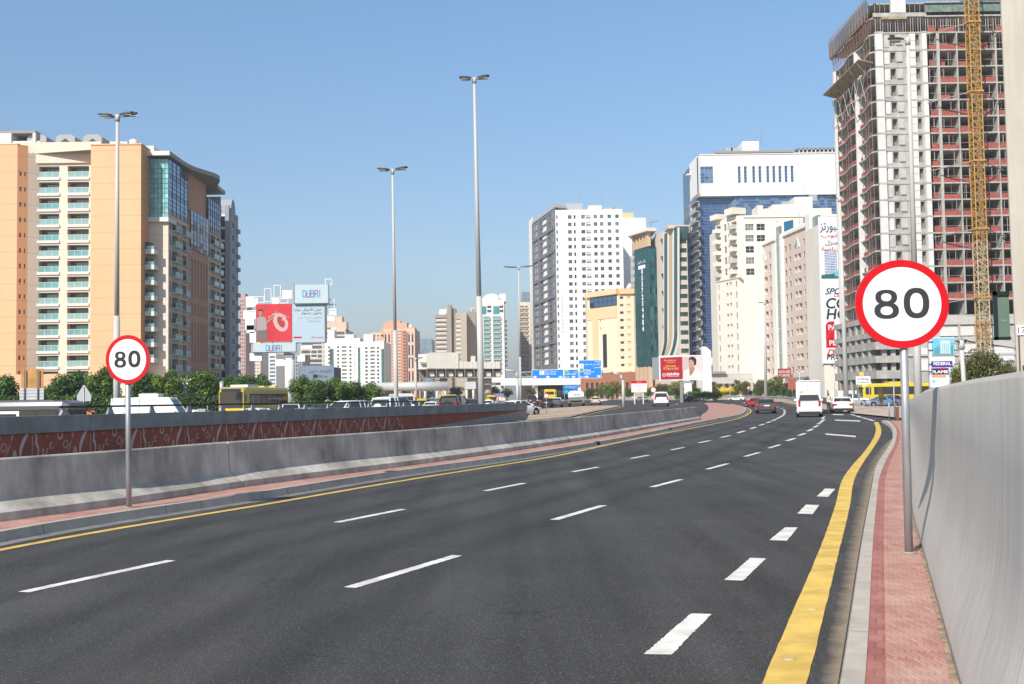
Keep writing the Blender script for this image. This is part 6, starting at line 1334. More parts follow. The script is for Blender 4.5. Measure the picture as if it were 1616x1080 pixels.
disc(443,509,11,15.5,PNK,.02,-.45,28); disc(443.5,508.5,5.2,9.5,mat('print_ring_hole', (.40,.03,.03), .6),.03,-.45,24)
for i in range(26): a = RN.random(); disc(424+a*32+RN.uniform(-1,1), 500-8*math.sin(a*2.6)+(RN.uniform(4,14) if a > .55 else RN.uniform(-1,3)), 1.1, 1.0, COIN if i % 3 else SKN, .045+.0005*i, 0, 8)
bb.part('printed_picture', pc)
CYN = mat('letter_cyan', (.02,.42,.68), .5); MAG = mat('letter_magenta', (.62,.03,.25), .5)
def dubai(x0, x1, y0, y1, yd):   # stroke letters D U B A I in two colours
    n = 0; w_ = (x1-x0)/5.0; h = y1-y0
    def seg(a, b, m, o):
        nonlocal n; mb = MB(); th = w_*.2
        dx, dy = b[0]-a[0], b[1]-a[1]; L = math.hypot(dx, dy); nx_, ny_ = -dy/L*th/2, dx/L*th/2; ex, ey = dx/L*th/2, dy/L*th/2
        pf([(a[0]-ex+nx_,a[1]-ey+ny_),(b[0]+ex+nx_,b[1]+ey+ny_),(b[0]+ex-nx_,b[1]+ey-ny_),(a[0]-ex-nx_,a[1]-ey-ny_)][::-1], m, o, cur)
    S_ = lambda k, u, v: (x0+w_*(k+.12+u*.72), y0+h*v)
    for k, L_ in enumerate(([((0,0),(0,1),CYN),((0,0),(.7,0),CYN),((.7,0),(1,.3),CYN),((1,.3),(1,.7),CYN),((1,.7),(.7,1),CYN),((.7,1),(0,1),CYN)],
        [((0,0),(0,.5),CYN),((0,.5),(0,.95),MAG),((0,1.05),(1,1.05),MAG),((1,.95),(1,.4),MAG),((1,.4),(1,0),CYN)],
        [((0,0),(0,1),CYN),((0,0),(.9,0),CYN),((1,.1),(1,.4),MAG),((-.3,.5),(1,.5),MAG),((1,.55),(1,.9),CYN),((.9,1),(0,1),CYN)],
        [((0,1),(0,.2),CYN),((.1,0),(.9,0),MAG),((1,.1),(1,.5),MAG),((1,.5),(1,1),CYN),((-.2,.55),(.9,.55),MAG)],
        [((.3,0),(.3,1),CYN)])):
        cur = MB()
        for j, (a, b_, m_) in enumerate(L_): seg(S_(k,*a), S_(k,*b_), m_, .02+.002*j+(189.77-yd))
        bb.part('lettering', cur)
dubai(477, 508.5, 458.5, 468.5, 189.37); dubai(419, 447.5, 545, 553.5, 189.67)
MT = Matrix.Translation((BP(460,541,189.9).x, 189.9, 0)); sx = 190/F
for s_, x, y, h, w_, m_ in ((arab('حوّل الأموال دولياً'.replace('ّ','').replace('ً','')),486,489,.62,4.6,DKF),(arab('بدون رسوم'),492,495.5,.6,3.3,DKF),(arab('والعروض حتى ١٢ درهم'),489.5,502,.42,3.9,GRYF),(arab('رسوم إضافية'),496,507.5,.42,2.1,GRYF)):
    lettering(bb.o, s_, MT, (x-460)*sx, W(486,y,190).z, h, m_, width=w_)
mb = MB(); p = BP(463.5,534); q = BP(476,531.5); mb.box((p.x,189.86,p.z),(q.x,189.9,q.z), RED); bb.part('red_tag', mb); lettering(bb.o, 'e& money', MT, 41*sx, W(501,533,190).z, .42, LRED, width=2.0)
WSQ = mat('white_square', (.80,.80,.80), .5)
for a, c, e, f in ((388,468,407.5,484),(387,504,401,521),(384,490,404,504),(389,513.5,401.5,526),(394,524,404,541),(429,469.5,440,480),(445.5,458,461.5,471.5),(519,487,531,499),(516.5,498,529,507.5),(475.5,543.5,492.5,550.5),(469.5,559.5,481,571),(435,567,452,578),(394,557,413,570)):
    p = BP(a, f, 190.3); q = BP(e, c, 190.3); mb = MB(); mb.box((p.x,190.3,p.z),(q.x,190.8,q.z), WSQ); bb.part('white_square', mb)
for a, c, e, f in ((417,455,428,477),(432,450,443,470),(400,468,417,478),(441,471,455,479),(513,440,524,450),(519,472,528,490),(490,552,501,565),(388,484,401,492)):
    p = BP(a, f, 190.2); q = BP(e, c, 190.2); mb = MB(); t_ = .10
    for u, v_ in (((p.x,p.z),(p.x+t_,q.z)),((q.x-t_,p.z),(q.x,q.z)),((p.x+t_,p.z),(q.x-t_,p.z+t_)),((p.x+t_,q.z-t_),(q.x-t_,q.z))): mb.box((u[0],190.2,u[1]),(v_[0],190.35,v_[1]), WSQ)
    bb.part('white_outline_square', mb)
mb = MB(); 
for x in (398, 430, 470, 500, 515): mb.bar(tuple(BP(x,556 if x < 466 else 541,191.2)), tuple(BP(x,470,191.2)), .18,.18, WSQ)
p = BP(389,520,191); q = BP(530,520,191); mb.bar((p.x,191.3,p.z),(q.x,191.3,p.z), .2,.2, WSQ); mb.bar((p.x,191.3,p.z+4),(q.x,191.3,p.z+4), .2,.2, WSQ); bb.part('support_frame', mb)
bb.done()
# lower grey-blue hoarding
hb = Bld('billboard', 'low grey blue hoarding with dark lettering behind the round trees', (*XY(507,215), .7), cat='billboard'); p = BP(475,604,215); q = BP(527,577,215); r2 = BP(538,604,222)
mb = MB(); mb.box((p.x,215,p.z-1),(q.x,215.3,q.z), mat('hoarding', (.20,.25,.34), .6, var=.08, scale=.2)); hb.part('panel', mb); mb = MB(); mb.prism([(q.x,215.1),(r2.x,222),(r2.x,222.3),(q.x,215.4)], p.z-1, q.z-.3, mat('hoarding_side', (.10,.09,.14), .6)); hb.part('side_panel', mb)
mb = MB(); mb.prism([(p.x,215.1),(p.x,215.4),(p.x-1.6,221),(p.x-1.7,220.7)], p.z-2, q.z+.5, mat('hoarding_back', (.25,.28,.33), .7)); hb.part('side_panel', mb)
for x in (480, 500, 520): g_ = BP(x,604,215.6); mb = MB(); mb.box((g_.x-.15,215.5,.7),(g_.x+.15,215.8,g_.z), GRYF); hb.part('post', mb)
MT = Matrix.Translation((p.x,215,0)); lettering(hb.o, arab('تخفيضات كبرى'), MT, (506-475)*215/F, BP(0,586.5,215).z-.0 if False else W(506,586,215).z, .75, BLK, width=4.4); lettering(hb.o, 'iMALL.ae', MT, (508-475)*215/F, W(506,594,215).z, .55, BLK, width=2.1)
mb = MB(); c_ = W(497.5,594,214.98); mb.box((c_.x-.4,214.96,c_.z-.35),(c_.x+.4,214.99,c_.z+.35), BLK); hb.part('logo', mb); hb.done()
# ================================================================ woman billboard and pylon
wb_ = Bld('billboard', 'dark red and pink billboard with a printed woman in a white blazer', (*XY(1076,205), .7), cat='billboard'); Y0 = 205
pA, pB = BP(1040.5,601,Y0), BP(1110,560.5,Y0); mb = MB(); mb.box((pA.x,Y0,pA.z),(pB.x,Y0+.5,pB.z), SWH); wb_.part('frame', mb)
def wf(nm, pts, m, o): mb = MB(); mb.face([(BP(x,y,Y0-o).x, Y0-o, BP(x,y,Y0-o).z) for x, y in reversed(pts)], m); return mb
mb = wf('', [(1041.8,564.8),(1076.5,563.2),(1077.5,598.6),(1042.8,599.6)], mat('crimson', (.40,.012,.03), .5), .02); wb_.part('red_field', mb)
pic = MB()
for pts, m_, o in (([(1076.5,563.2),(1108.8,562),(1109.3,597.6),(1077.5,598.6)], mat('print_blush', (.58,.44,.40), .6), .02), ([(1092,563.8),(1108.8,562),(1109.3,597.6),(1094,598)], mat('print_lightpink', (.70,.58,.56), .6), .025),
    ([(1078,598.5),(1079,586),(1086,582),(1090.5,580.5),(1098,581.5),(1107,587),(1109.3,597.5)], mat('print_blazer', (.66,.70,.66), .6), .03), ([(1087.5,581.5),(1097,581.2),(1093,590),(1088.5,594)], SKN, .035), ([(1088.2,574),(1094.5,574),(1095.5,583),(1088,583)], SKN, .036),
    ([(1086.3,571),(1087,566.5),(1090,564.2),(1095,565),(1096.5,570),(1094.5,577.5),(1090.3,580.8),(1087.3,578.5)], mat('print_face', (.55,.30,.22), .6), .04), ([(1086.6,568.5),(1088,564.5),(1092,562.9),(1096.5,564.2),(1099,568),(1098.6,575.5),(1095.5,577.5),(1094.8,571),(1091.5,567.6)], HR, .045),
    ([(1088.3,576.3),(1091,576),(1090,577.4)], LRED, .048), ([(1087.6,571.2),(1089,570.7),(1089,571.5)], HR, .048), ([(1091,571),(1092.8,570.7),(1092.6,571.6)], HR, .048)):
    k = wf('', pts, m_, o); pic.merge(k, Matrix.Identity(4))
wb_.part('printed_picture', pic)
GLD = mat('letter_gold', (.75,.36,.08), .5); MT = Matrix.Translation((pA.x,Y0,0)); k_ = Y0/F; U2 = lambda px: (px-1040.5)*k_
for s_, x, y, h, w_, m_ in (('Spreading joy', 1058,569,.34,2.2,GLD),('across the world',1059,571.8,.25,1.5,GLD),('Celebrating',1058.5,578,.42,1.9,GLD),('30 Years in Gold',1059,581.6,.5,2.7,GLD),('JoyaLukkas',1062,590.5,.62,2.3,LWH),("World's favourite jeweller",1062,593.8,.22,2.2,LWH)): lettering(wb_.o, s_, MT, U2(x), W(x,y,Y0).z, h, m_, width=w_, bold=.03, y=-.03)
mb = MB(); c_ = W(1048,592,Y0-.03); mb.tube((c_.x,Y0-.03,c_.z),(c_.x,Y0-.022,c_.z), .3,.3, LWH, 14); mb.tube((c_.x,Y0-.04,c_.z),(c_.x,Y0-.031,c_.z), .2,.2, MATS['crimson'], 14); wb_.part('logo', mb)
g_ = W(1075,600,Y0+.3); mb = MB(); mb.box((g_.x-.25,Y0+.2,.7),(g_.x+.25,Y0+.6,pA.z), GRYF); wb_.part('post', mb)
g2 = W(1035,582,Y0+1); mb = MB(); mb.prism([(g2.x-.6,Y0+1.4),(pA.x+.1,Y0+.2),(pA.x+.1,Y0+.5)], pA.z+.2, pB.z-.3, GRYF); wb_.part('back_panel', mb); wb_.done()
p = W(1109,620,215); q = W(1122,546,215); py_ = thing('sign_pylon', 'blank white rounded pylon right of the woman billboard', 'pylon', ((p.x+q.x)/2,215,.75)); mb = MB(); n = 12; prof = [(p.x,.72),(q.x,.72),(q.x,q.z-1)]+[(q.x-(q.x-p.x)*i/n, q.z-1+.9*math.sin(math.pi/2*min(1,i/n*1.3))) for i in range(1,n)]+[(p.x,q.z-.2)]
mb.loft([[(a,215,c) for a, c in prof],[(a,216.2,c) for a, c in prof]], mat('pylon_white', (.78,.78,.79), .4)); child('shell', mb, py_); mb = MB(); mb.box((p.x-.2,214.8,.7),(q.x+.2,216.4,1.0), KERB); child('base', mb, py_)
# ================================================================ project sign near the unfinished tower
fs = Bld('billboard', 'tall white project board with a blue building picture and FEDERAL panel', (*XY(1490,120), .1), cat='billboard'); Y0 = 120; pA, pB = W(1469,612,Y0), W(1510,531,Y0); k_ = Y0/F
mb = MB(); mb.box((pA.x,Y0,pA.z),(pB.x-.3,Y0+.3,pB.z-.1), SWH); fs.part('board', mb)
def fr_(nm, x0, y0, x1, y1, m, o=.03): p = W(x0,y1,Y0-o); q = W(x1,y0,Y0-o); mb = MB(); mb.box((p.x,Y0-o,p.z),(q.x,Y0-.001,q.z), m); fs.part(nm, mb)
fr_('picture', 1471,533.5,1506.5,562.5, mat('print_sky', (.06,.38,.62), .5, col2=(.25,.60,.75), scale=.35)); fr_('picture_building', 1485,538,1499,558, mat('print_white_tower', (.62,.74,.78), .5), .05)
for i in range(4): fr_('picture_window', 1487+i*3, 542, 1488.6+i*3, 557, mat('print_win', (.30,.50,.58), .5), .06)
for i, x in enumerate((1475,1479,1501)): fr_('picture_building', x, 549-2*i, x+3.2, 559, mat('print_small', (.10,.30,.32), .5), .05)
fr_('picture_ground', 1471,558.5,1506.5,562.5, mat('print_ground', (.22,.30,.25), .5), .045)
fr_('name_panel', 1470,570,1503,580, mat('print_indigo', (.05,.035,.27), .5)); fr_('name_panel', 1470,581,1497,591.5, mat('print_indigo2', (.03,.02,.10), .5)); fr_('name_panel', 1470.5,592,1493,596, mat('print_orange', (.70,.33,.10), .5)); fr_('name_panel', 1485,580.5,1492,583.5, RED, .045); fr_('logo', 1471.5,600,1476,604, mat('print_teal', (.15,.5,.55), .5))
MT = Matrix.Translation((pA.x,Y0,0)); U3 = lambda px: (px-1469)*k_
lettering(fs.o, 'FEDERAL', MT, U3(1488), W(1488,574,Y0).z, .34, LWH, width=1.85, bold=.03, y=-.05); lettering(fs.o, 'FLAME', MT, U3(1484), W(1484,587,Y0).z, .30, LWH, width=1.7, bold=.04, y=-.05)
for x in (1469.5, 1508): g_ = W(x,612,Y0); mb = MB(); mb.box((g_.x-.08,Y0+.31,.1),(g_.x+.08,Y0+.45,pB.z), GALV); fs.part('post', mb)
for i, y in enumerate((540, 553, 575, 587)):
    for x in (1468, 1508): c_ = W(x,y,Y0+.1); mb = MB(); mb.box((c_.x-.22,Y0-.1,c_.z-.04),(c_.x+.22,Y0+.1,c_.z+.05), LAMPD); fs.part('floodlight', mb)
fs.done()
# small board by the bus
sb_ = thing('information_board', 'white board with black script and a yellow square over the yellow bus', 'sign', (*XY(1361,100), 0)); p = W(1351,607,100); q = W(1373.5,594,100)
mb = MB(); mb.box((p.x,100,p.z),(q.x,100.06,q.z), SWH); child('board', mb, sb_); mb = MB(); p2 = W(1356,594,100); q2 = W(1363,587.5,100); mb.box((p2.x,100,p2.z),(q2.x,100.06,q2.z), YEL); child('yellow_square', mb, sb_)
for x in (1353.5,1371.5): c_ = W(x,600,100.1); mb = MB(); mb.box((c_.x-.03,100.07,0),(c_.x+.03,100.12,q.z), GALV); child('post', mb, sb_)
MT = Matrix.Translation((p.x,100,0)); lettering(sb_, 'Al Mamzar', MT, (q.x-p.x)/2, (p.z+q.z)/2+.12, .2, BLK, width=1.0); lettering(sb_, 'Al Ittihad Rd', MT, (q.x-p.x)/2, (p.z+q.z)/2-.16, .16, BLK, width=1.05)
# ================================================================ overhead sign gantry
BLU = mat('road_sign_blue', (.015,.22,.72), .4); GRNS = mat('shield_green', (.10,.42,.12), .5)
gy = thing('sign_gantry', 'overhead gantry with three bright blue bilingual direction panels', 'road sign', (*XY(900,165), .42)); Y0 = 165; k_ = Y0/F
def gp_panel(x0, y0, x1, y1, rows_, icons, arrows, extra=None):
    p = W(x0,y1,Y0); q = W(x1,y0,Y0); mb = MB(); mb.box((p.x,Y0,p.z),(q.x,Y0+.08,q.z), SWH); o = child('sign_panel', mb, gy); mb = MB(); e = .06; mb.box((p.x+e,Y0-.012,p.z+e),(q.x-e,Y0-.001,q.z-e), BLU); child('blue_field', mb, o)
    MT = Matrix.Translation((0,Y0,0))
    for s_, x, y, h, w_ in rows_: c_ = W(x,y,Y0); lettering(o, s_, MT, c_.x, c_.z, h, LWH, width=w_, bold=.01)
    for x, y, m_ in icons:
        c_ = W(x,y,Y0); mb = MB(); mb.box((c_.x-.30,Y0-.03,c_.z-.30),(c_.x+.30,Y0-.013,c_.z+.30), SWH); mb.box((c_.x-.24,Y0-.04,c_.z-.24),(c_.x+.24,Y0-.031,c_.z+.24), m_); child('route_shield', mb, o)
        lettering(o, '11' if m_ is GRNS else ('E' if m_ is SWH else 'D'), MT, c_.x, c_.z, .25, BLK if m_ is not BLU else LWH, y=-.05)
    for x, y in arrows: c_ = W(x,y,Y0); mb = MB(); mb.face([(c_.x-.34,Y0-.02,c_.z+.08),(c_.x,Y0-.02,c_.z-.2),(c_.x+.34,Y0-.02,c_.z+.08),(c_.x+.1,Y0-.02,c_.z+.05),(c_.x+.1,Y0-.02,c_.z+.16),(c_.x-.1,Y0-.02,c_.z+.16),(c_.x-.1,Y0-.02,c_.z+.05)], LWH); child('arrow', mb, o)
gp_panel(839.3,583,889.2,598, [(arab('الشارقة'),872.5,586.8,.32,1.0),('Al Sharjah',871,590.6,.26,1.2)], [(854.7,588.7,SWH),(861.2,588.5,BLU)], [(844.3,595.2),(864.5,595.2),(884.5,595.2)])
gp_panel(889.6,583,913.3,598, [(arab('القصيص'),908.5,586.8,.3,.7),('Al Qusais',903.8,590.6,.26,1.1),('Exit 27',894.6,595,.22,.7)], [(893.7,588.4,GRNS)], [(905,595.2)])
gp_panel(913.8,568,948.8,597.6, [(arab('النهدة'),943,570.8,.28,.75),(arab('القصيص الصناعية'),934.5,575.3,.28,2.2),(arab('الممزر'),942.5,580,.28,1.0),('Al Nahda',927,584.2,.24,1.0),('Al Qusais Ind',930,587.3,.22,1.4),('Al Mamzar',927,590,.22,1.0),('Exit 65',920,594.8,.22,.8)], [(917.8,577.6,SWH),(917.8,584.2,GRNS)], [(926,594.8),(945,594)])
mb = MB(); a = W(817,590,Y0+.4); z1_ = W(900,590,Y0).z; c_ = W(984,590,Y0+.4)
for dz in (0,.7): mb.bar((a.x,Y0+.4,z1_-.35+dz),(W(951,590,Y0).x,Y0+.4,z1_-.35+dz), .14,.14, GALV)
for i in range(16): x = a.x+(W(951,590,Y0).x-a.x)*i/15; x2 = a.x+(W(951,590,Y0).x-a.x)*min(15,i+1)/15; mb.bar((x,Y0+.4,z1_-.35+.7*(i%2)),(x2+.001,Y0+.4,z1_-.35+.7*((i+1)%2)), .07,.07, GALV)
child('beam', mb, gy)
mb = MB(); cvp = [(1.5+.42-1.5,0)]; P_ = [(W(984.5,628,Y0).x, .42), (W(983.5,600,Y0).x, W(984,600,Y0).z), (W(979,590,Y0).x, W(979,592,Y0).z), (W(968,586,Y0).x, W(968,588,Y0).z), (W(950,586,Y0).x, W(950,588,Y0).z)]
for a1, b1 in zip(P_, P_[1:]): mb.tube((a1[0],Y0+.4,a1[1]),(b1[0],Y0+.4,b1[1]), .24 if a1 is P_[0] else .17, .2 if a1 is P_[0] else .16, POLEM, 12)
child('curved_post', mb, gy)
mb = MB(); P_ = [(W(817,634,Y0).x, .42), (W(816.5,598,Y0).x, W(817,598,Y0).z), (W(815,588,Y0).x, W(815,587,Y0).z), (W(795,583,Y0).x, W(795,583.5,Y0).z)]
for a1, b1 in zip(P_, P_[1:]): mb.tube((a1[0],Y0+.4,a1[1]),(b1[0],Y0+.4,b1[1]), .24 if a1 is P_[0] else .15, .22 if a1 is P_[0] else .13, POLEM, 12)
child('curved_post', mb, gy)
sg = thing('direction_sign', 'small blue two panel direction sign behind the white minibus', 'road sign', (*XY(900,200), .65)); Y0 = 200; 
for (y0, y1) in ((608,614.2),(614.8,622.5)): p = W(888.5,y1,Y0); q = W(912.5,y0,Y0); mb = MB(); mb.box((p.x,Y0,p.z),(q.x,Y0+.08,q.z), BLU); child('sign_panel', mb, sg)
for x, y in ((894,611),(894,618)): c_ = W(x,y,Y0-.02); mb = MB(); mb.box((c_.x-.25,Y0-.03,c_.z-.25),(c_.x+.25,Y0-.004,c_.z+.25), GRNS); child('route_shield', mb, sg)
for s_, x, y, w_ in ((arab('القصيص الصناعية'),903,609.8,1.7),('Al Quoz St',903,612.4,1.2),(arab('مخرج'),908,616.2,.7)): c_ = W(x,y,Y0); lettering(sg, s_, Matrix.Translation((0,Y0,0)), c_.x, c_.z, .22, LWH, width=w_)
for x in (891,910): c_ = W(x,620,Y0); mb = MB(); mb.tube((c_.x,Y0+.15,.6),(c_.x,Y0+.15,c_.z+.6), .06,.06, GALV, 8); child('post', mb, sg)
# small signs
def small_sign(name, label, bx, cy, d, r_, kind):
    g = G(d); c_ = W(bx, cy, d); t = thing(name, label, 'road sign', (c_.x, d, g)); mb = MB(); mb.tube((c_.x,d+.05,g),(c_.x,d+.05,c_.z+r_*.4), .04,.04, GALV, 8); child('post', mb, t); mb = MB()
    if kind == 'round': mb.tube((c_.x,d,c_.z),(c_.x,d+.03,c_.z), r_, r_, RED, 24); child('sign_plate', mb, t); mb = MB(); mb.tube((c_.x,d-.004,c_.z),(c_.x,d-.001,c_.z), r_*.78, r_*.78, SWH, 24); child('white_disc', mb, t)
    elif kind == 'tri_back':
        a = [(c_.x-r_*.9,c_.z-r_*.95),(c_.x+r_*.9,c_.z-r_*.95),(c_.x+r_*.95,c_.z-r_*.2),(c_.x+.06,c_.z+r_*1.15),(c_.x-.06,c_.z+r_*1.15),(c_.x-r_*.95,c_.z-r_*.2)]
        mb.loft([[(x,d,z) for x, z in a],[(x,d+.04,z) for x, z in a]], SGB); child('sign_plate', mb, t); mb = MB(); mb.tube((c_.x,d-.04,g),(c_.x,d-.04,c_.z+r_*.9), .04,.04, GALV, 8); child('mounting_tube', mb, t)
    elif kind == 'tri':
        a = [(c_.x-r_,c_.z-r_*.7),(c_.x+r_,c_.z-r_*.7),(c_.x,c_.z+r_)]; mb.loft([[(x,d,z) for x, z in a],[(x,d+.03,z) for x, z in a]], RED); child('sign_plate', mb, t); mb = MB(); mb.loft([[(c_.x+(x-c_.x)*.62,d-.012,c_.z+(z-c_.z)*.62) for x, z in a],[(c_.x+(x-c_.x)*.62,d-.002,c_.z+(z-c_.z)*.62) for x, z in a]], SWH); child('white_field', mb, t)
    else:
        mb.box((c_.x-r_*.8,d,c_.z-r_),(c_.x+r_*.8,d+.04,c_.z+r_), kind); child('sign_plate', mb, t)
small_sign('road_sign', 'small round red rimmed sign on a thin post left of the dark sedan', 862, 624.5, 118, .26, 'round')
small_sign('road_sign', 'small round sign just left of the white four by four on the ramp', 1031, 615.5, 165, .42, 'round')
small_sign('road_sign', 'small warning triangle among the hedge plants behind the guardrail', 1181, 612, 262, .5, 'tri')
small_sign('road_sign', 'grey triangular warning sign seen from the back between two round trees', 132.5, 622, 92, .62, 'tri_back')
small_sign('road_sign', 'tiny blue and white sign in front of the grey car near the bus', 1403, 632, 78, .14, mat('sign_blue', (.05,.25,.6), .5))
small_sign('road_sign', 'brown red roadside marker board at the shops beside the box truck', 1250, 606.5, 190, .9, mat('marker_red', (.35,.10,.07), .6))
for i, (x, y0_, d) in enumerate(((1410,598,72),(1498,589,60))):
    c_ = W(x, y0_, d); mb = MB(); mb.tube((c_.x,d,G(d)),(c_.x,d,c_.z), .045,.035, GALV, 8); mb.tube((c_.x,d,c_.z),(c_.x,d,c_.z+.05), .06,.03, GALV, 8)
    single('signal_post', mb, ('thin grey post just left of the near speed sign pole', 'thin post rising above the cast wall right of the yellow bus')[i], 'post')
mb = MB(); c_ = W(1416.5,645,72); mb.box((c_.x-.09,72,.1),(c_.x+.09,72.15,.85), mat('bollard_brown', (.20,.09,.06), .7)); mb.box((c_.x-.11,71.98,.85),(c_.x+.11,72.17,.92), mat('bollard_cap', (.3,.15,.1), .6)); single('bollard', mb, 'short brown bollard at the corner behind the near speed sign pole', 'bollard')
# big board seen from behind, left
bk = thing('road_sign', 'large brown and grey road board seen from the back on two posts', 'road sign', (*XY(50,95), 0)); Y0 = 95
for nm, x0, y0, x1, y1, m_, yd in (('upper_board', 33,582,68,613, mat('board_brown', (.50,.26,.08), .7, var=.25, scale=1.5), 95), ('lower_board', 31,613,69,633.5, mat('board_grey', (.52,.53,.53), .6, var=.1), 94.9)):
    p = W(x0,y1,yd); q = W(x1,y0,yd); mb = MB(); mb.box((p.x,yd,p.z),(q.x,yd+.06,q.z), m_); 
    if nm == 'lower_board':
        for k in range(4): z = p.z+(q.z-p.z)*(k+.5)/4; mb.box((p.x,yd-.03,z-.02),(q.x,yd-.001,z+.02), SGB)
    child(nm, mb, bk)
for x in (38.5,59.5): c_ = W(x,610,94.8); mb = MB(); mb.tube((c_.x,94.8,0),(c_.x,94.8,W(x,583,94.8).z), .06,.06, mat('post_dark_grey', (.14,.14,.15), .6), 8); child('post', mb, bk)
# red headed notice board
nb = thing('notice_board', 'white notice board with a red header on two posts before the arcade', 'sign', (*XY(1009,190), .6)); Y0 = 190
p = W(996.5,619.5,Y0); q = W(1020.5,601,Y0); m_ = W(1000,605.5,Y0); mb = MB(); mb.box((p.x,Y0,p.z),(q.x,Y0+.1,m_.z), SWH); child('board', mb, nb); mb = MB(); mb.box((p.x,Y0-.01,m_.z),(q.x,Y0+.1,q.z), RED); child('header', mb, nb)
for x in (1001.5,1015): c_ = W(x,620,Y0); mb = MB(); mb.box((c_.x-.08,Y0+.1,.6),(c_.x+.08,Y0+.2,p.z+.4), WHT); child('post', mb, nb)
lettering(nb, arab('تنبيه'), Matrix.Translation((0,Y0,0)), (p.x+q.x)/2, (m_.z+q.z)/2, .25, LWH); 
for i in range(4): lettering(nb, ('Road works ahead','Speed limit','Keep right','Thank you')[i], Matrix.Translation((0,Y0,0)), (p.x+q.x)/2+.1, m_.z-.28-i*.3, .14, LRED if i == 1 else GRYF)
# orange water filled barrier and utility boxes
mb = MB(); p = W(131,658,62); x = p.x; mb.loft([[(x-.62,62,.25),(x+.62,62,.25),(x+.62,62.5,.25),(x-.62,62.5,.25)],[(x-.6,62.08,.9),(x+.6,62.08,.9),(x+.6,62.42,.9),(x-.6,62.42,.9)],[(x-.58,62.12,1.45),(x+.58,62.12,1.45),(x+.58,62.38,1.45),(x-.58,62.38,1.45)]], mat('orange_plastic', (.55,.14,.04), .5)); mb.box((x-.35,62.0,1.2),(x-.2,62.1,1.3), SWH)
single('plastic_barrier', mb, 'orange plastic road barrier showing above the grey wall cap', 'barrier')
mb = MB(); p = W(318,650,70); mb.box((p.x-.22,70,0),(p.x+.22,70.4,1.35), SLABW); mb.box((p.x-.26,69.96,1.35),(p.x+.26,70.44,1.42), KERB); mb.box((p.x+.3,70.1,0),(p.x+.36,70.2,1.65), GRYF); single('utility_box', mb, 'small cream utility box between the white van and the yellow bus', 'utility box')
mb = MB(); p = W(366,620,112); mb.tube((p.x-1.0,112,0),(p.x-1.0,112,2.6), .28,.28, POLEM, 12); mb.tube((p.x-1.0,112,2.6),(p.x-1.0,112,3.9), .22,.2, GALV, 12); single('camera_post', mb, 'stout grey cylinder post standing left of the yellow bus', 'post')
# ================================================================ footbridge tube, station and viaduct
TUBE = mat('tube_cladding', (.62,.62,.62), .35, metal=.2, var=.06, scale=.3)
fb = Bld('footbridge', 'white tubular pedestrian bridge on slim columns left of the panelled station', (*XY(650,300), 1.3)); Y0 = 300
a = W(596,611,Y0); c_ = W(708,608.5,Y0); rr_ = 1.15
mb = MB(); mb.tube((a.x,Y0,a.z),(c_.x,Y0,a.z), rr_, rr_, TUBE, 20); fb.part('tube', mb)
a2 = W(735,608,Y0+6); c2 = W(752,608,Y0+6); mb = MB(); mb.box((c_.x+4.4,Y0-.5,a.z-.9),(c2.x,Y0+2,a.z+1.0), TUBE); fb.part('deck', mb)
for x in (671,689.5,702.6,736.5,747): g_ = W(x,612,Y0); mb = MB(); mb.tube((g_.x,Y0,1.3),(g_.x,Y0,a.z), .33,.3, WHB, 12); fb.part('column', mb)
fb.done()
st_ = Bld('station_building', 'pale panelled elevated station box with dark framed lower bays', (*XY(725,320), 1.3)); Y0 = 320; PN = mat('station_panel', (.60,.57,.51), .6, var=.08, scale=.3); FRM = mat('station_frame', (.20,.17,.15), .7)
def slab_(x0,y0,x1,y1,dy,m_,nm,back=8):
    p = W(x0,y1,Y0+dy); q = W(x1,y0,Y0+dy); mb = MB(); mb.box((p.x,Y0+dy,p.z),(q.x,Y0+dy+back,q.z), m_); st_.part(nm, mb); return p, q
for i in range(9): 
    x0 = 673.5+i*5.6; slab_(x0,556.5 if i else 557.5,x0+5.2,582,0.02*i,PN,'wall_panel')
for i in range(9): x0 = 724+i*7.3; slab_(x0,571,x0+6.9,582,.5+.02*i,PN,'wall_panel')
slab_(743,562,750,572,1.5,PN,'wall_panel'); slab_(660,559,673,583,1.2,GRYF if False else SLABW,'wall_panel'); slab_(661,571,790,596,3,FRM,'core')
for i in range(8): x0 = 662+11+i*14.9; slab_(x0,582.2,x0+1.5,596,-.3,FRM,'mullion',1); slab_(x0+3,586,x0+12.5,594.5,.9,PN,'lower_panel',2)
slab_(661,581.8,790,584.3,-.4,FRM,'band',4); slab_(661,594.8,790,597.4,-.5,mat('dusty_beam', (.42,.36,.30), .8),'band',4); slab_(650,601,796,603.5,-.7,MATS['dusty_beam'],'rail_beam',2)
slab_(662,571.5,672.5,573,-.2,GRYF,'band',1)
for x in (700,770): g_ = W(x,600,Y0+3); mb = MB(); mb.tube((g_.x,Y0+3,1.3),(g_.x,Y0+3,g_.z+.5), 1.0,1.1, PIER, 14); st_.part('column', mb)
p, q = slab_(748,603.8,790,608.6,-1.5,mat('banner_charcoal', (.05,.045,.055), .6),'banner',.3); lettering(st_.o, arab('بنك ستاندرد'), Matrix.Translation((0,Y0-1.5,0)), p.x+(q.x-p.x)*.6, (p.z+q.z)/2, .55, LWH, width=3.2)
st_.done()
vd = Bld('viaduct', 'bright white road bridge deck with a dark shaded underside beyond the gantry', (*XY(850,345), 1.3)); Y0 = 345
p = W(788,609,Y0); q = W(916,595.5,Y0); mb = MB(); mb.box((p.x,Y0,p.z),(q.x,Y0+12,q.z), WT); vd.part('deck', mb)
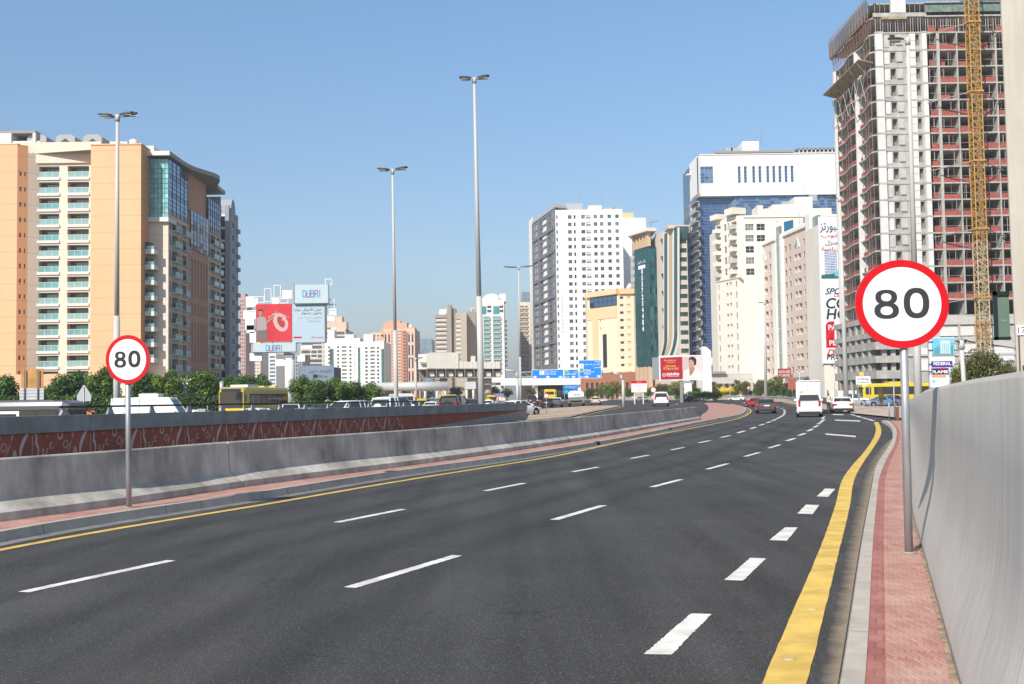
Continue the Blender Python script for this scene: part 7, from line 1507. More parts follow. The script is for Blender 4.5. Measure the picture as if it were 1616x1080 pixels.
p2 = W(846,608.8,Y0+4); mb = MB(); mb.box((p2.x,Y0+11,1.3),(q.x,Y0+11.5,p.z-.01), mat('shade_wall', (.07,.07,.07), .8)); vd.part('back_wall', mb)  # dark sheet stands in for the shade under the deck
for x in (793,846,914): g_ = W(x,612,Y0+1); mb = MB(); mb.box((g_.x-.5,Y0+1,1.3),(g_.x+.5,Y0+3,p.z), WT); vd.part('pier', mb)
for i in range(10): g_ = W(838+i*8,600,Y0); mb = MB(); mb.box((g_.x-.1,Y0-.1,q.z-2.3+.9),(g_.x+.1,Y0-.001,q.z-1.2), GRYF); vd.part('downlight', mb)
vd.done()
# ================================================================ guardrail and low kerb wall at the junction
gr_ = thing('guard_rail', 'grey steel crash barrier along the planted verge beyond the junction', 'railing', (*gp(1150,632).to_2d(), .9)); P_ = path([(1035,630.6),(1100,630.2),(1180,631),(1232,633.2),(1258,638),(1262,641)], .1, 4)
mb = MB(); 
for o, z0_, z1_ in ((0,.45,.62),(.05,.62,.66),(0,.66,.82)): sweep(mb, P_, [(o,z0_),(o+.08,z0_),(o+.08,z1_),(o,z1_)], GALV)
for vi in range(len(mb.v)): x, y, z = mb.v[vi]; mb.v[vi] = (x, y, z+G(y)+.1)
child('rail', mb, gr_)
for p in P_[::1]: mb = MB(); mb.box((p.x-.07,p.y+.1,G(p.y)+.1),(p.x+.07,p.y+.24,G(p.y)+.85), GALV); child('post', mb, gr_)
lw_ = path([(960,629.5),(1000,629.3),(1036,630.4)], .0, 6); mb = MB(); sweep(mb, lw_, [(0,0),(.0,.75),(.3,.75),(.3,0)], SLABW)
for vi in range(len(mb.v)): x, y, z = mb.v[vi]; mb.v[vi] = (x, y, z+G(y))
single('low_wall', mb, 'low pale concrete wall at the far end of the ramp below the arcade', 'wall')
mb = MB(); a = W(1306,617,158); c_ = W(1424,616,158); g = G(158); mb.box((a.x,158,g),(c_.x,158.25,a.z), SLABW)
for i in range(9): x = a.x+i*(c_.x-a.x)/9; mb.box((x,157.9,g),(x+.15,158.3,a.z+.1), KERB)
single('site_fence', mb, 'white site hoarding fence behind the parked pickup', 'fence')
mb = MB(); p = gp(1390,641); mb.box((p.x-3.5,p.y,.12),(p.x+3.2,p.y+.3,.32), mat('grating_brown', (.17,.11,.07), .9)); single('kerb_block', mb, 'low brown kerb strip on the far pavement below the yellow bus', 'kerb')
# ================================================================ trees
BARK = mat('bark', (.16,.11,.08), .9, var=.3, scale=4)
def leafm(name, c):
    M = mat(name, c, .55, spec=.35, var=.45, scale=.9); n = M.node_tree; b = n.nodes['Principled BSDF']
    oi = n.nodes.new('ShaderNodeObjectInfo'); rr = n.nodes.new('ShaderNodeValToRGB'); n.links.new(oi.outputs['Random'], rr.inputs[0]); rr.color_ramp.elements[0].color = (.62,.68,.66,1); rr.color_ramp.elements[1].color = (1.3,1.08,.85,1)
    mx = n.nodes.new('ShaderNodeMix'); mx.data_type = 'RGBA'; mx.blend_type = 'MULTIPLY'; mx.inputs[0].default_value = 1; n.links.new(b.inputs['Base Color'].links[0].from_socket, mx.inputs[6]); n.links.new(rr.outputs[0], mx.inputs[7]); n.links.new(mx.outputs[2], b.inputs['Base Color']); b.inputs['Subsurface Weight'].default_value = 0
    return M
LD = [leafm('leaf_dark', (.028,.070,.014)), leafm('leaf_mid', (.065,.15,.022)), leafm('leaf_bright', (.15,.27,.04))]
LO = [leafm('leaf_olive', (.085,.10,.025)), leafm('leaf_olive_b', (.14,.15,.04)), leafm('leaf_dry', (.20,.16,.06))]
LB = [leafm('leaf_pale', (.10,.15,.04)), leafm('leaf_pale_b', (.17,.22,.07)), leafm('leaf_yellow', (.30,.28,.07))]
def tree_parts(seed, h, wd, ch, mats, nblob=34, nleaf=150, ls=.26, trunk=True, flat=.0, dense=1.0, hollow=.35):
    """crown of leaf-sized faces on many clumps; trunk with limbs. local origin at the foot"""
    r_ = random.Random(seed); cz = h-ch/2; tr = MB(); cr_ = MB(); bl = []
    for i in range(nblob):
        while True:
            x, y, z = (r_.uniform(-1,1) for _ in range(3)); q = math.sqrt(x*x+y*y+z*z)
            if hollow < q <= 1: break
        s_ = r_.uniform(.75,1.08); zz = z*ch/2*.86*s_
        if z < -.2: zz *= (1-flat)
        bl.append((x*wd/2*.80*s_, y*wd/2*.80*s_, cz+zz, r_.uniform(.14,.25)*wd*(1 if r_.random() < .8 else .6)))
    for bx, by, bz, br in bl:
        tone = r_.random(); n = int(nleaf*(br/(.2*wd))**2)
        for k in range(n):
            u = r_.uniform(-1,1); a = r_.uniform(0, 2*math.pi); rad = br*(r_.random()**.35); s2 = math.sqrt(1-u*u)
            d = V((s2*math.cos(a), s2*math.sin(a), u)); c = V((bx,by,bz))+V((d.x*rad,d.y*rad,d.z*rad*.8)); nrm_ = (d+V((r_.uniform(-.9,.9),r_.uniform(-.9,.9),r_.uniform(-.6,1.0)))).normalized()
            t1 = nrm_.orthogonal().normalized(); t1 = (Matrix.Rotation(r_.uniform(0,6.28), 3, nrm_) @ t1); t2 = nrm_.cross(t1); s_ = ls*r_.uniform(.6,1.25)
            m_ = mats[0] if tone+r_.uniform(-.3,.3) < .35 else (mats[1] if tone+r_.uniform(-.3,.3) < .8 else mats[2])
            cr_.face([c-t1*s_*.5, c+t2*s_*.28, c+t1*s_*.5, c-t2*s_*.28], m_)
    if trunk:
        tb = V((0,0,0)); tt = V((r_.uniform(-.15,.15), r_.uniform(-.15,.15), (h-ch)*1.05+ch*.12)); r0_ = .045*h**.8+.03
        tr.tube(tb, tt, r0_, r0_*.75, BARK, 8)
        for bx, by, bz, br in bl[:10]: 
            md = tt.lerp(V((bx,by,bz)), .5)+V((0,0,-.05*h)); tr.tube(tt-V((0,0,.1)), md, r0_*.5, r0_*.32, BARK, 6, cap=False); tr.tube(md, (bx,by,bz), r0_*.32, r0_*.12, BARK, 6, cap=False)
    return tr, cr_
def proto(name, label, cat, group, loc, *a, **k):
    tr, cr_ = tree_parts(*a, **k); t = thing(name, label, cat, loc, group)
    if k.get('trunk', True): o = child('trunk', tr, t, local=True)
    child('crown', cr_, t, local=True); return t
def place(px, py_top, d, h): 
    """foot position so that a plant of height h tops out at py_top"""
    p = W(px, py_top, d); return (p.x, d, max(G(d)-.05, p.z-h)) , (p.z-G(d))/h
PT = {}
def put(kind, label, px, pyt, d, wpx=None, rz=None, group=None):
    K = KIND[kind]; h = K[1]; p = W(px, pyt, d); s_ = (p.z-G(d))/h; sw = (wpx/F*d)/K[2] if wpx else s_; loc = (p.x, d, G(d)); rz = RN.uniform(0, 6.28) if rz is None else rz
    if kind not in PT:
        t = proto(K[0], label, K[4], group or K[5], loc, K[3], h, K[2], *K[6], **K[7]); t.scale = (sw, sw, s_); t.rotation_euler = (0,0,rz); PT[kind] = t; return t
    c = copy_thing(PT[kind], loc, rz, label, (sw, sw, s_))
    if group: c['group'] = group
    return c
KIND = {'ficus': ('ficus_tree', 6.2, 5.2, 1, 'tree', 'round dark green trees beyond the freeway', (5.0, LD), dict(nblob=52, nleaf=210, ls=.32)),
        'ficus2': ('ficus_tree', 6.2, 5.2, 2, 'tree', 'round dark green trees beyond the freeway', (4.6, LD), dict(nblob=46, nleaf=210, ls=.32)),
        'olive': ('roadside_tree', 6.0, 6.0, 3, 'tree', 'dusty olive green roadside trees', (4.4, LO), dict(nblob=44, nleaf=210, ls=.30, hollow=.2)),
        'pale': ('young_tree', 6.0, 4.0, 4, 'tree', 'pale young trees on the verge', (4.6, LB), dict(nblob=32, nleaf=130, ls=.32, hollow=.15)),
        'bush': ('bush', 2.6, 3.6, 5, 'bush', 'low bushes on the verge', (2.5, LD), dict(nblob=22, nleaf=90, ls=.26, trunk=False)),
        'far': ('roadside_tree', 7.0, 7.0, 6, 'tree', 'far trees under the bridges', (5.6, LO), dict(nblob=30, nleaf=90, ls=.5))}
L_ = [('ficus',4,588,120,62,'dark round tree cut by the left photo edge'),('ficus2',80,606,160,60,'lower dark tree behind the large brown backed board'),('ficus',114,583,122,72,'full round tree left of the grey triangular sign back'),('ficus2',161,579,118,56,'dark tree just left of the lamp mast by the speed sign'),
      ('ficus',233,584,126,60,'dark tree right of the left speed sign with a yellow top'),('ficus2',266,583,122,52,'dark tree above the middle of the white van'),('ficus',318,581,118,60,'tall dark tree between the white van and the bus'),('ficus2',358,592,150,44,'dark tree above the front of the yellow bus'),
      ('ficus',386,588,160,44,'tree above the middle of the yellow bus roof'),('ficus2',412,590,160,36,'tree above the rear of the yellow bus'),
      ('ficus2',476,592,150,46,'first tree of the row right of the billboard column'),('ficus',500,596,150,44,'second tree in the row right of the billboard column'),('ficus2',527,596,152,46,'middle tree of the clipped row before the white apartments'),('ficus',555,599,154,48,'fourth tree of the clipped row before the white apartments'),('ficus2',584,604,156,46,'last tree of the clipped row near the second lamp mast')]
for k, x, y, d, w_, lb in L_: put(k, lb, x, y, d, w_)
for i, (k, x, y, d, w_, lb) in enumerate((('far',614,611,335,34,'far tree under the left end of the tube bridge'),('far',640,613,340,26,'far tree just right of the second lamp mast'),('far',676,615,345,26,'far tree seen between the first tube columns'),('far',718,610,338,34,'far dark tree under the panelled station left of the tallest mast'),('far',742,612,350,24,'far tree left of the tallest lamp mast foot'),('far',778,609,338,30,'far tree right of the tallest lamp mast'),('far',800,612,342,26,'far tree left of the gantry left post'),
      ('far',836,611,300,28,'far tree below the left gantry panel'),('far',858,614,310,26,'far tree left of the yellow bus under the gantry'),('far',884,616,320,20,'far tree behind the small blue direction sign'))): put(k, lb, x, y, d, w_)
for k, x, y, d, w_, lb in (('pale',947,605,330,22,'young tree before the left bays of the brick arcade'),('pale',966,600,300,26,'larger young tree before the brick arcade'),('pale',982,606,310,18,'young tree beside the curved gantry post'),('olive',1043,606,285,28,'olive tree right of the red headed notice board'),('pale',1068,600,270,30,'pale tree under the left half of the woman billboard'),('olive',1088,604,280,22,'olive tree under the right half of the woman billboard'),
      ('pale',1125,600,268,24,'thin tree right of the white pylon'),('olive',1176,602,272,20,'olive tree above the warning triangle'),('pale',1163,598,262,16,'slender sapling in front of the ivory tower podium'),('pale',1222,592,255,32,'bright green tree right of the short thin lamp mast'),('olive',1200,600,262,24,'olive tree left of the short thin lamp mast'),('olive',1241,604,250,20,'olive tree by the red roadside marker'),('pale',1276,594,215,18,'light tree behind the box truck roof'),
      ('olive',1548,555,75,74,'large olive tree rising above the cast concrete wall'),('olive',1588,572,80,44,'olive tree partly hidden by the concrete pier'),('olive',1512,578,70,28,'small reddish tree beside the federal board'),('olive',1390,612,116,10,'tiny shrubby tree beside the bus front')): put(k, lb, x, y, d, w_)
bl = ['bush at the left end of the verge below the arcade','bush left of the notice board','bush between notice board and ramp four by four','bush behind the ramp four by four','bush under the woman billboard','bush right of the white utility cabinet','bush with yellow flowers nearest the pylon','bush with yellow flowers before the podium','bush with yellow flowers left of the triangle','bush behind the warning triangle','bush right of the warning triangle','bush behind the white taxi','bush above the red car','bush above the dark grey sedan','bush between sedan and white van']
FL = mat('flower_yellow', (.72,.48,.04), .7)
for i, lb in enumerate(bl):
    x = (932,960,992,1024,1056,1098,1122,1141,1160,1178,1196,1212,1228,1240,1251)[i]; t = put('bush', lb, x, 611+RN.uniform(-1.5,1.5), 282-(i > 8)*(i-8)*7, 22)
    if i in (6,7,8):
        mb = MB(); r_ = random.Random(i)
        for k in range(260): c = V((r_.gauss(0,.9), r_.uniform(-1.6,0), 2.0+r_.gauss(0,.28))); s_ = .14; mb.face([c+V((-s_,0,-s_)),c+V((s_,.03,-s_)),c+V((s_,0,s_)),c+V((-s_,.03,s_))], FL)
        o = child('blossom', mb, t, local=True); o.rotation_euler = (0,0,-t.rotation_euler.z)
for i, (x, d, lb) in enumerate(((1103,214,'bush at the left foot of the white pylon'),(1117,211,'bush in front of the white pylon foot'),(1129,213,'bush at the right foot of the white pylon'),(1072,208,'bush hiding the foot of the woman billboard'),(1090,222,'bush in front of the white utility cabinet'))): put('bush', lb, x, 616, d, 22)
# hedge behind the freeway
def hedge(name, label, x0, x1, d, ytop, seed, mats=LD, n=9000, deep=2.5):
    a = W(x0,ytop,d); c = W(x1,ytop,d); z1_ = a.z; g = G(d); r_ = random.Random(seed); L = c.x-a.x; mb = MB(); bd = MB()
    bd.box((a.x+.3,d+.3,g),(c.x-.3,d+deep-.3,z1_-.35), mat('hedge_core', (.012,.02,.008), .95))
    for k in range(n):
        u = r_.random(); side = r_.random() < .55; x = a.x+u*L; zt_ = z1_+.12*math.sin(x*1.3)+.1*math.sin(x*3.1)
        p = V((x, d+r_.gauss(.15,.12), g+(zt_-g)*r_.random())) if side else V((x, d+r_.uniform(0,deep), zt_+r_.gauss(0,.08)))
        nn = V((r_.uniform(-1,1), -1.2 if side else r_.uniform(-1,1), r_.uniform(-.3,1.2))).normalized(); t1 = nn.orthogonal().normalized(); t2 = nn.cross(t1); s_ = .3*r_.uniform(.6,1.2)
        mb.face([p-t1*s_*.5,p+t2*s_*.3,p+t1*s_*.5,p-t2*s_*.3], (mats[0] if side and r_.random() < .75 else mats[int(r_.random()*3) % 3]))  # mostly dark leaves on the side, brighter on top: sunlight painted in
    t = thing(name, label, 'hedge', ((a.x+c.x)/2, d, g)); child('foliage', mb, t); child('dark_core', bd, t)  # solid near-black box fills the inside of the hedge
hedge('hedge', 'long clipped green hedge behind the freeway traffic on the left', -20, 342, 116, 630.5, 5, n=15000)
hedge('hedge', 'low dark hedge behind parked cars under the clipped trees', 455, 600, 146, 637.5, 6, n=5000)
mb = MB(); p = W(1083,617,262); q = W(1093,603,262); mb.box((p.x-.4,262,G(262)),(q.x-.2,262.8,q.z-.3), SWH); mb.box((p.x-.9,262.2,q.z-.4),(q.x+.3,263.2,q.z+.2), GRYF); single('utility_cabinet', mb, 'white utility cabinet with a grey top under the woman billboard', 'cabinet')
# ================================================================ vehicles
TYRE = mat('tyre', (.02,.02,.02), .9); RIM = mat('rim', (.42,.43,.44), .35, metal=.8); CGL = mat('car_glass', (.022,.028,.032), .05, spec=.9); TLR = mat('tail_light_red', (.42,.01,.012), .3); HLW = mat('head_light', (.62,.62,.60), .15, spec=.9); PLT = mat('number_plate_white', (.7,.7,.66), .5); BLKP = mat('black_plastic', (.025,.025,.027), .6)
def paint_m(name, c, metal=.0): return mat('paint_'+name, c, .28, metal=metal, spec=.5, coat=.5, var=.05, scale=.6)
PC = dict(white=paint_m('white', (.74,.74,.73)), pearl=paint_m('pearl', (.62,.62,.60)), red=paint_m('red', (.42,.015,.02)), grey=paint_m('grey', (.10,.095,.10), .3), silver=paint_m('silver', (.38,.39,.41), .4), black=paint_m('black', (.012,.012,.015)), navy=paint_m('navy', (.02,.025,.07)), yellow=paint_m('yellow', (.72,.50,.03)), beige=paint_m('beige', (.58,.46,.34)), maroon=paint_m('maroon', (.10,.015,.03)), bluesilver=paint_m('bluesilver', (.22,.24,.38), .3), olivey=paint_m('olivey', (.50,.42,.06)))
# kind: L, W, stations (x, top of lower body, half width), greenhouse (xr base, xr top, xf top, xf base), belt z, roof z
CK = {'sedan': (4.7,1.82,[(-2.35,.78,.74),(-2.2,.96,.85),(-1.45,1.02,.90),(-.3,.96,.91),(.9,.94,.91),(1.7,.84,.88),(2.15,.72,.80),(2.35,.55,.66)],(-1.75,-1.0,.25,1.15),.94,1.44),
      'suv': (4.75,1.9,[(-2.37,.85,.84),(-2.28,1.10,.90),(-1.5,1.14,.94),(0,1.10,.95),(1.0,1.08,.95),(1.9,1.02,.92),(2.25,.85,.84),(2.37,.6,.72)],(-2.24,-1.95,.35,1.15),1.08,1.80),
      'van': (4.9,1.9,[(-2.45,.95,.86),(-2.4,1.14,.93),(-1.5,1.16,.95),(0,1.14,.95),(1.3,1.10,.95),(2.0,.95,.92),(2.35,.75,.82),(2.45,.55,.70)],(-2.38,-2.15,.75,1.75),1.22,1.88),
      'bigvan': (5.8,2.0,[(-2.9,1.1,.92),(-2.87,1.28,.99),(-1.5,1.3,1.0),(0,1.3,1.0),(1.7,1.28,1.0),(2.3,1.05,.96),(2.7,.85,.86),(2.9,.6,.74)],(-2.86,-2.8,1.35,2.15),1.26,2.42)}
def wheel(par, x, y, r_, s_, w_=.2):
    mb = MB(); mb.tube((x,y-s_*w_,r_),(x,y,r_), r_, r_, TYRE, 18); o = child('wheel', mb, par, local=True)
    mb = MB(); mb.tube((x,y,r_),(x,y+s_*.012,r_), r_*.62, r_*.58, RIM, 14); child('rim', mb, o, local=True)
def car(kind, col, label, loc, heading, group=None, cat='car', name='car', sc=1.0, roofbits=None, extra=None, group2=None):
    """heading: compass angle the nose points to, 0 = away from the camera along +Y"""
    L, Wd, st, gh, zb, zr = CK[kind]; P_ = PC[col]; t = thing(name, label, cat, loc, group); t.rotation_euler = (0,0,math.pi/2-heading); t.scale = (sc,)*3
    def ring(x, zt_, hw, z0=.24): return [(x,-hw*.93,z0),(x,-hw,z0+.18),(x,-hw*1.0,zt_-.16),(x,-hw*.93,zt_-.02),(x,-hw*.5,zt_+.015),(x,0,zt_+.03),(x,hw*.5,zt_+.015),(x,hw*.93,zt_-.02),(x,hw*1.0,zt_-.16),(x,hw,z0+.18),(x,hw*.93,z0)]
    mb = MB(); mb.loft([ring(x, z, h) for x, z, h in st], P_, smooth=True)
    xr0, xr1, xf1, xf0 = gh; hb, ht = Wd/2*.90, Wd/2*.72; rz = .05
    # roof with rounded edge, pillars
    rf = [[(x,-h2*1.0,zr-.10-dz),(x,-h2*.9,zr-.03-dz),(x,-h2*.45,zr-dz),(x,h2*.45,zr-dz),(x,h2*.9,zr-.03-dz),(x,h2*1.0,zr-.10-dz)] for x, h2, dz in ((xr1-.10,ht*.93,.10),(xr1+.08,ht,.03),((xr1+xf1)/2,ht*1.01,0),(xf1-.1,ht,.02),(xf1+.10,ht*.93,.09))]
    mb.loft(rf, P_, smooth=True)
    for s_ in (-1, 1):
        for a, c in (((xr0,s_*hb,zb-.05),(xr1,s_*ht*.98,zr-.07)),((xf0,s_*hb,zb-.05),(xf1,s_*ht*.98,zr-.07))): mb.bar(a, c, .09, .09, P_)
        xm = (xr1+xf1)/2-.1; mb.bar((xm,s_*(hb+.005),zb-.05),(xm,s_*(ht+.005),zr-.06), .07,.07, P_)
        if kind in ('van','suv','bigvan'): x2 = xr0+.95; mb.bar((x2,s_*(hb+.005),zb-.05),(x2,s_*(ht+.005),zr-.06), .08,.07, P_)
    o = child('body', mb, t, local=True); o.data.polygons.foreach_set('use_smooth', [True]*len(o.data.polygons)) if False else None
    zt_ = zr-.09; e = .03
    for nm, q in (('rear_window', [(xr0+.02,-hb+.08,zb),(xr0+.02,hb-.08,zb),(xr1-.01,ht-.06,zt_),(xr1-.01,-ht+.06,zt_)]),('windshield', [(xf0,hb-.08,zb),(xf0,-hb+.08,zb),(xf1,-ht+.06,zt_),(xf1,ht-.06,zt_)])):
        mb = MB(); mb.face(q, CGL); child(nm, mb, t, local=True)
    for s_ in (-1, 1): mb = MB(); q = [(xr0+.03,s_*hb*.99,zb),(xf0-.03,s_*hb*.99,zb),(xf1-.01,s_*ht*.99,zt_),(xr1+.01,s_*ht*.99,zt_)]; mb.face(q if s_ < 0 else q[::-1], CGL if extra != 'panel' else P_); child('side_window', mb, t, local=True)
    r_ = {'sedan':.33,'suv':.38,'van':.35,'bigvan':.38}[kind]; wx = L/2-.85
    for s_ in (-1, 1):
        for x in (-wx, wx*1.0): wheel(t, x, s_*(Wd/2+.01), r_, s_)
        mb = MB(); 
        for x in (-wx, wx): mb.tube((x,s_*(Wd/2-.02),r_+.02),(x,s_*(Wd/2+.004),r_+.02), r_+.07, r_+.07, BLKP, 18)
        child('wheel_arch', mb, t, local=True)
        ty = Wd/2*.78; z1_ = st[1][1]
        if kind == 'sedan': a = ((-L/2-.01,.30,.62),(-L/2+.25,.13,.16))
        mb = MB(); zl = .66 if kind == 'sedan' else .80; hh = .16 if kind == 'sedan' else .42; ww = .40 if kind == 'sedan' else .17
        xe = -L/2-.015; mb.box((xe,min(s_*(ty-ww/2),s_*(ty+ww/2)),zl),(xe+.16,max(s_*(ty-ww/2),s_*(ty+ww/2)),zl+hh), TLR); child('taillight', mb, t, local=True)
        mb = MB(); mb.box((L/2-.35,min(s_*(ty-.22),s_*(ty+.12)),zl-.06),(L/2-.02,max(s_*(ty-.22),s_*(ty+.12)),zl+.10), HLW); child('headlight', mb, t, local=True)
        mb = MB(); mb.box((xf0-.35,s_*Wd/2*.92 if s_ > 0 else -Wd/2-.16,zb),(xf0-.2,Wd/2+.16 if s_ > 0 else -Wd/2*.92,zb+.14), P_); child('mirror', mb, t, local=True)
    mb = MB(); mb.box((-L/2-.03,-.26,.70),(-L/2+.1,.26,.82), PLT); child('number_plate', mb, t, local=True)
    mb = MB(); mb.box((L/2-.14,-.24,.40),(L/2+.02,.24,.50), PLT); child('number_plate', mb, t, local=True)
    mb = MB(); mb.box((-L/2-.02,-Wd/2*.86,.22),(-L/2+.3,Wd/2*.86,.42), BLKP); child('bumper', mb, t, local=True)
    mb = MB(); mb.box((L/2-.30,-Wd/2*.5,.30),(L/2-.015,Wd/2*.5,.62), BLKP); child('grille', mb, t, local=True)
    if roofbits == 'spare': mb = MB(); mb.tube((-L/2-.20,0,.95),(-L/2-.01,0,.95), .36,.36, P_, 20); child('spare_wheel_cover', mb, t, local=True)
    if roofbits == 'ac': mb = MB(); mb.box((-.9,-.55,zr-.02),(.5,.55,zr+.24), SWH); mb.box((-.8,-.45,zr+.24),(.4,.45,zr+.28), GRYF); child('roof_air_conditioner', mb, t, local=True)
    if roofbits == 'taxi': mb = MB(); mb.box((-.1,-.3,zr),(.1,.3,zr+.14), PC['yellow']); child('roof_sign', mb, t, local=True)
    if roofbits == 'rack': mb = MB(); [mb.bar((-1.7,y,zr+.05),(.3,y,zr+.05), .05,.05, GRYF) for y in (-ht*.8, ht*.8)]; child('roof_rail', mb, t, local=True)
    return t
def boxy(name, label, cat, loc, heading, L, Wd, H, P_, z0=.45, win=None, front='bus', group=None, sc=1, bits=(), wheels=None, trim=None):
    """bus or box body with rounded edges, ribbon windows split by pillars"""
    t = thing(name, label, cat, loc, group); t.rotation_euler = (0,0,math.pi/2-heading); t.scale = (sc,)*3; c = .16
    def ring(x, k, dz=0): w_ = Wd/2*k; return [(x,-w_,z0),(x,w_,z0),(x,w_,H-c*1.6-dz),(x,w_-c*.5,H-c*.4-dz),(x,w_-c*1.6,H-dz),(x,-w_+c*1.6,H-dz),(x,-w_+c*.5,H-c*.4-dz),(x,-w_,H-c*1.6-dz)]
    mb = MB(); mb.loft([ring(-L/2,.96,.08),ring(-L/2+.12,1),ring(L/2-.35,1),ring(L/2-.02,.95,.12)], P_); child('body', mb, t, local=True)
    r_ = .48 if L > 7 else .38
    for x in (wheels or (-L/2+L*.25, L/2-L*.22)):
        for s_ in (-1,1): wheel(t, x, s_*(Wd/2+.01), r_, s_, .28)
    if win:
        a, b_, n, x0, x1 = win
        for s_ in (-1,1):
            for i in range(n):
                w_ = (x1-x0)/n; mb = MB(); y = s_*(Wd/2+.004); q = [(x0+i*w_+.05,y,a),(x0+(i+1)*w_-.05,y,a),(x0+(i+1)*w_-.05,y,b_),(x0+i*w_+.05,y,b_)]; mb.face(q if s_ < 0 else q[::-1], CGL); child('side_window', mb, t, local=True)
            mb = MB(); y0, y1 = sorted((s_*(Wd/2+.0005), s_*(Wd/2+.002))); mb.box((x0-.1,y0,a-.08),(x1+.1,y1,b_+.08), BLKP); child('window_band', mb, t, local=True)
    if front == 'bus':
        mb = MB(); mb.box((L/2-.10,-Wd/2*.88,z0+.75),(L/2+.012,Wd/2*.88,H-.42), CGL); child('windshield', mb, t, local=True)
        mb = MB(); mb.box((-L/2-.012,-Wd/2*.78,z0+1.2),(-L/2+.1,Wd/2*.78,H-.5), CGL); child('rear_window', mb, t, local=True)
        for s_ in (-1,1):
            mb = MB(); y0, y1 = sorted((s_*Wd*.30, s_*Wd*.43)); mb.box((L/2-.1,y0,z0+.22),(L/2+.01,y1,z0+.42), HLW); child('headlight', mb, t, local=True)
            mb = MB(); mb.box((-L/2-.02,y0,z0+.35),(-L/2+.1,y1,z0+.65), TLR); child('taillight', mb, t, local=True)
            mb = MB(); mb.bar((L/2-.1,s_*Wd/2,H-.5),(L/2+.25,s_*(Wd/2+.22),H-.65), .05,.05, BLKP); mb.box((L/2+.18,s_*(Wd/2+.22)-.1,H-1.2),(L/2+.26,s_*(Wd/2+.22)+.1,H-.65), BLKP); child('mirror', mb, t, local=True)
        mb = MB(); mb.box((L/2-.1,-.3,z0+.05),(L/2+.016,.3,z0+.17), PLT); child('number_plate', mb, t, local=True)
    for nm, a, b_, m_ in bits: mb = MB(); mb.box(a, b_, m_); child(nm, mb, t, local=True)
    if trim: mb = MB(); mb.box((-L/2+.05,-Wd/2-.006,z0-.12),(L/2-.1,Wd/2+.006,z0+.05), trim); child('skirt', mb, t, local=True)
    return t
def at(px, py): p = gp(px, py); return (p.x, p.y, G(p.y)+.004)
def atd(px, d, py=645): p = W(px, py, d); return (p.x, d, G(d)+.004)
R_ = math.radians
NEAR = 'vehicles on the main road ahead'; FWY = 'vehicles on the freeway behind the grey walls'; RMP = 'vehicles by the planted verge'
def scl(wpx, d, width): return wpx/F*d/width
# ---- main road
p = at(1277, 657.5); van = car('van', 'white', 'white van with clear rear window driving right behind the box truck', p, R_(13.5), NEAR, 'van', 'van', sc=scl(42,p[1],2.08), roofbits='rack')
p2 = atd(1277.5, p[1]+12); k = 39/F*(p2[1]-3)/2.3
bt = boxy('box_truck', 'white box truck with tall plain cargo box and two rear doors', 'truck', p2, R_(15.5), 6.2, 2.3, W(1277,601,p2[1]-3).z/k+.02, paint_m('truckwhite', (.72,.72,.71)), z0=.75, win=None, front=None, group=NEAR, sc=k)
zT = W(1277,601,p2[1]-3).z/k
for y0, y1 in ((-1.05,-.02),(.02,1.05)): mb = MB(); mb.box((-3.13,y0,.85),(-3.08,y1,zT-.22), PC['white']); mb.box((-3.16,y0*.98 if y0 < 0 else y0+.02,1.2),(-3.14,(y0*.98 if y0 < 0 else y0+.02)+.03,zT-.4), GRYF); child('rear_door', mb, bt, local=True)
mb = MB(); mb.box((-3.15,.45,zT-1.15),(-3.131,.8,zT-1.0), YEL); child('sticker', mb, bt, local=True); mb = MB(); mb.box((-3.2,-1.1,.45),(-3.0,1.1,.6), BLKP); child('bumper', mb, bt, local=True)
mb = MB(); mb.box((3.1,-1.0,.5),(4.6,1.0,2.1), PC['white']); child('cab', mb, bt, local=True)
mb = MB(); mb.box((-3.1,-1.1,zT-.18),(3.0,1.1,zT-.05), ALU); child('top_rim', mb, bt, local=True)
p = at(1328.5, 651.5); car('sedan', 'white', 'white sedan with glowing red tail lamps right of the van', p, R_(13), NEAR, sc=scl(32,p[1],1.82))
p = at(1208, 652.3); car('sedan', 'grey', 'dark grey sedan with silver number plate on the left lane', p, R_(9), NEAR, sc=scl(29,p[1],1.82))
p = at(1191.5, 642.3); car('suv', 'red', 'bright red small hatchback ahead of the dark grey sedan', p, R_(-32), NEAR, sc=scl(18,p[1],1.9)*.82)
p = at(1304, 651); p = (p[0], p[1]+6, p[2]); car('sedan', 'silver', 'silver car half hidden between the white van and the white sedan', p, R_(10), NEAR, sc=.98)
p = at(1163, 633.3); car('sedan', 'white', 'white taxi sedan turning along the planted verge', p, R_(-60), RMP, sc=scl(23,p[1],4.0), roofbits='taxi')
p = at(1043, 641.3); car('suv', 'white', 'white four by four with black rear window on the ramp', p, R_(6), RMP, 'car', sc=scl(24,p[1],1.9))
p = at(1012.5, 634.3); car('sedan', 'silver', 'pale silver car at the far end of the ramp', p, R_(-20), RMP, sc=scl(14,p[1],2.4))
p = at(1089, 634.8); car('suv', 'navy', 'dark navy car on the ramp in front of the white pickup', p, R_(-35), RMP, sc=scl(18,p[1],3.6))
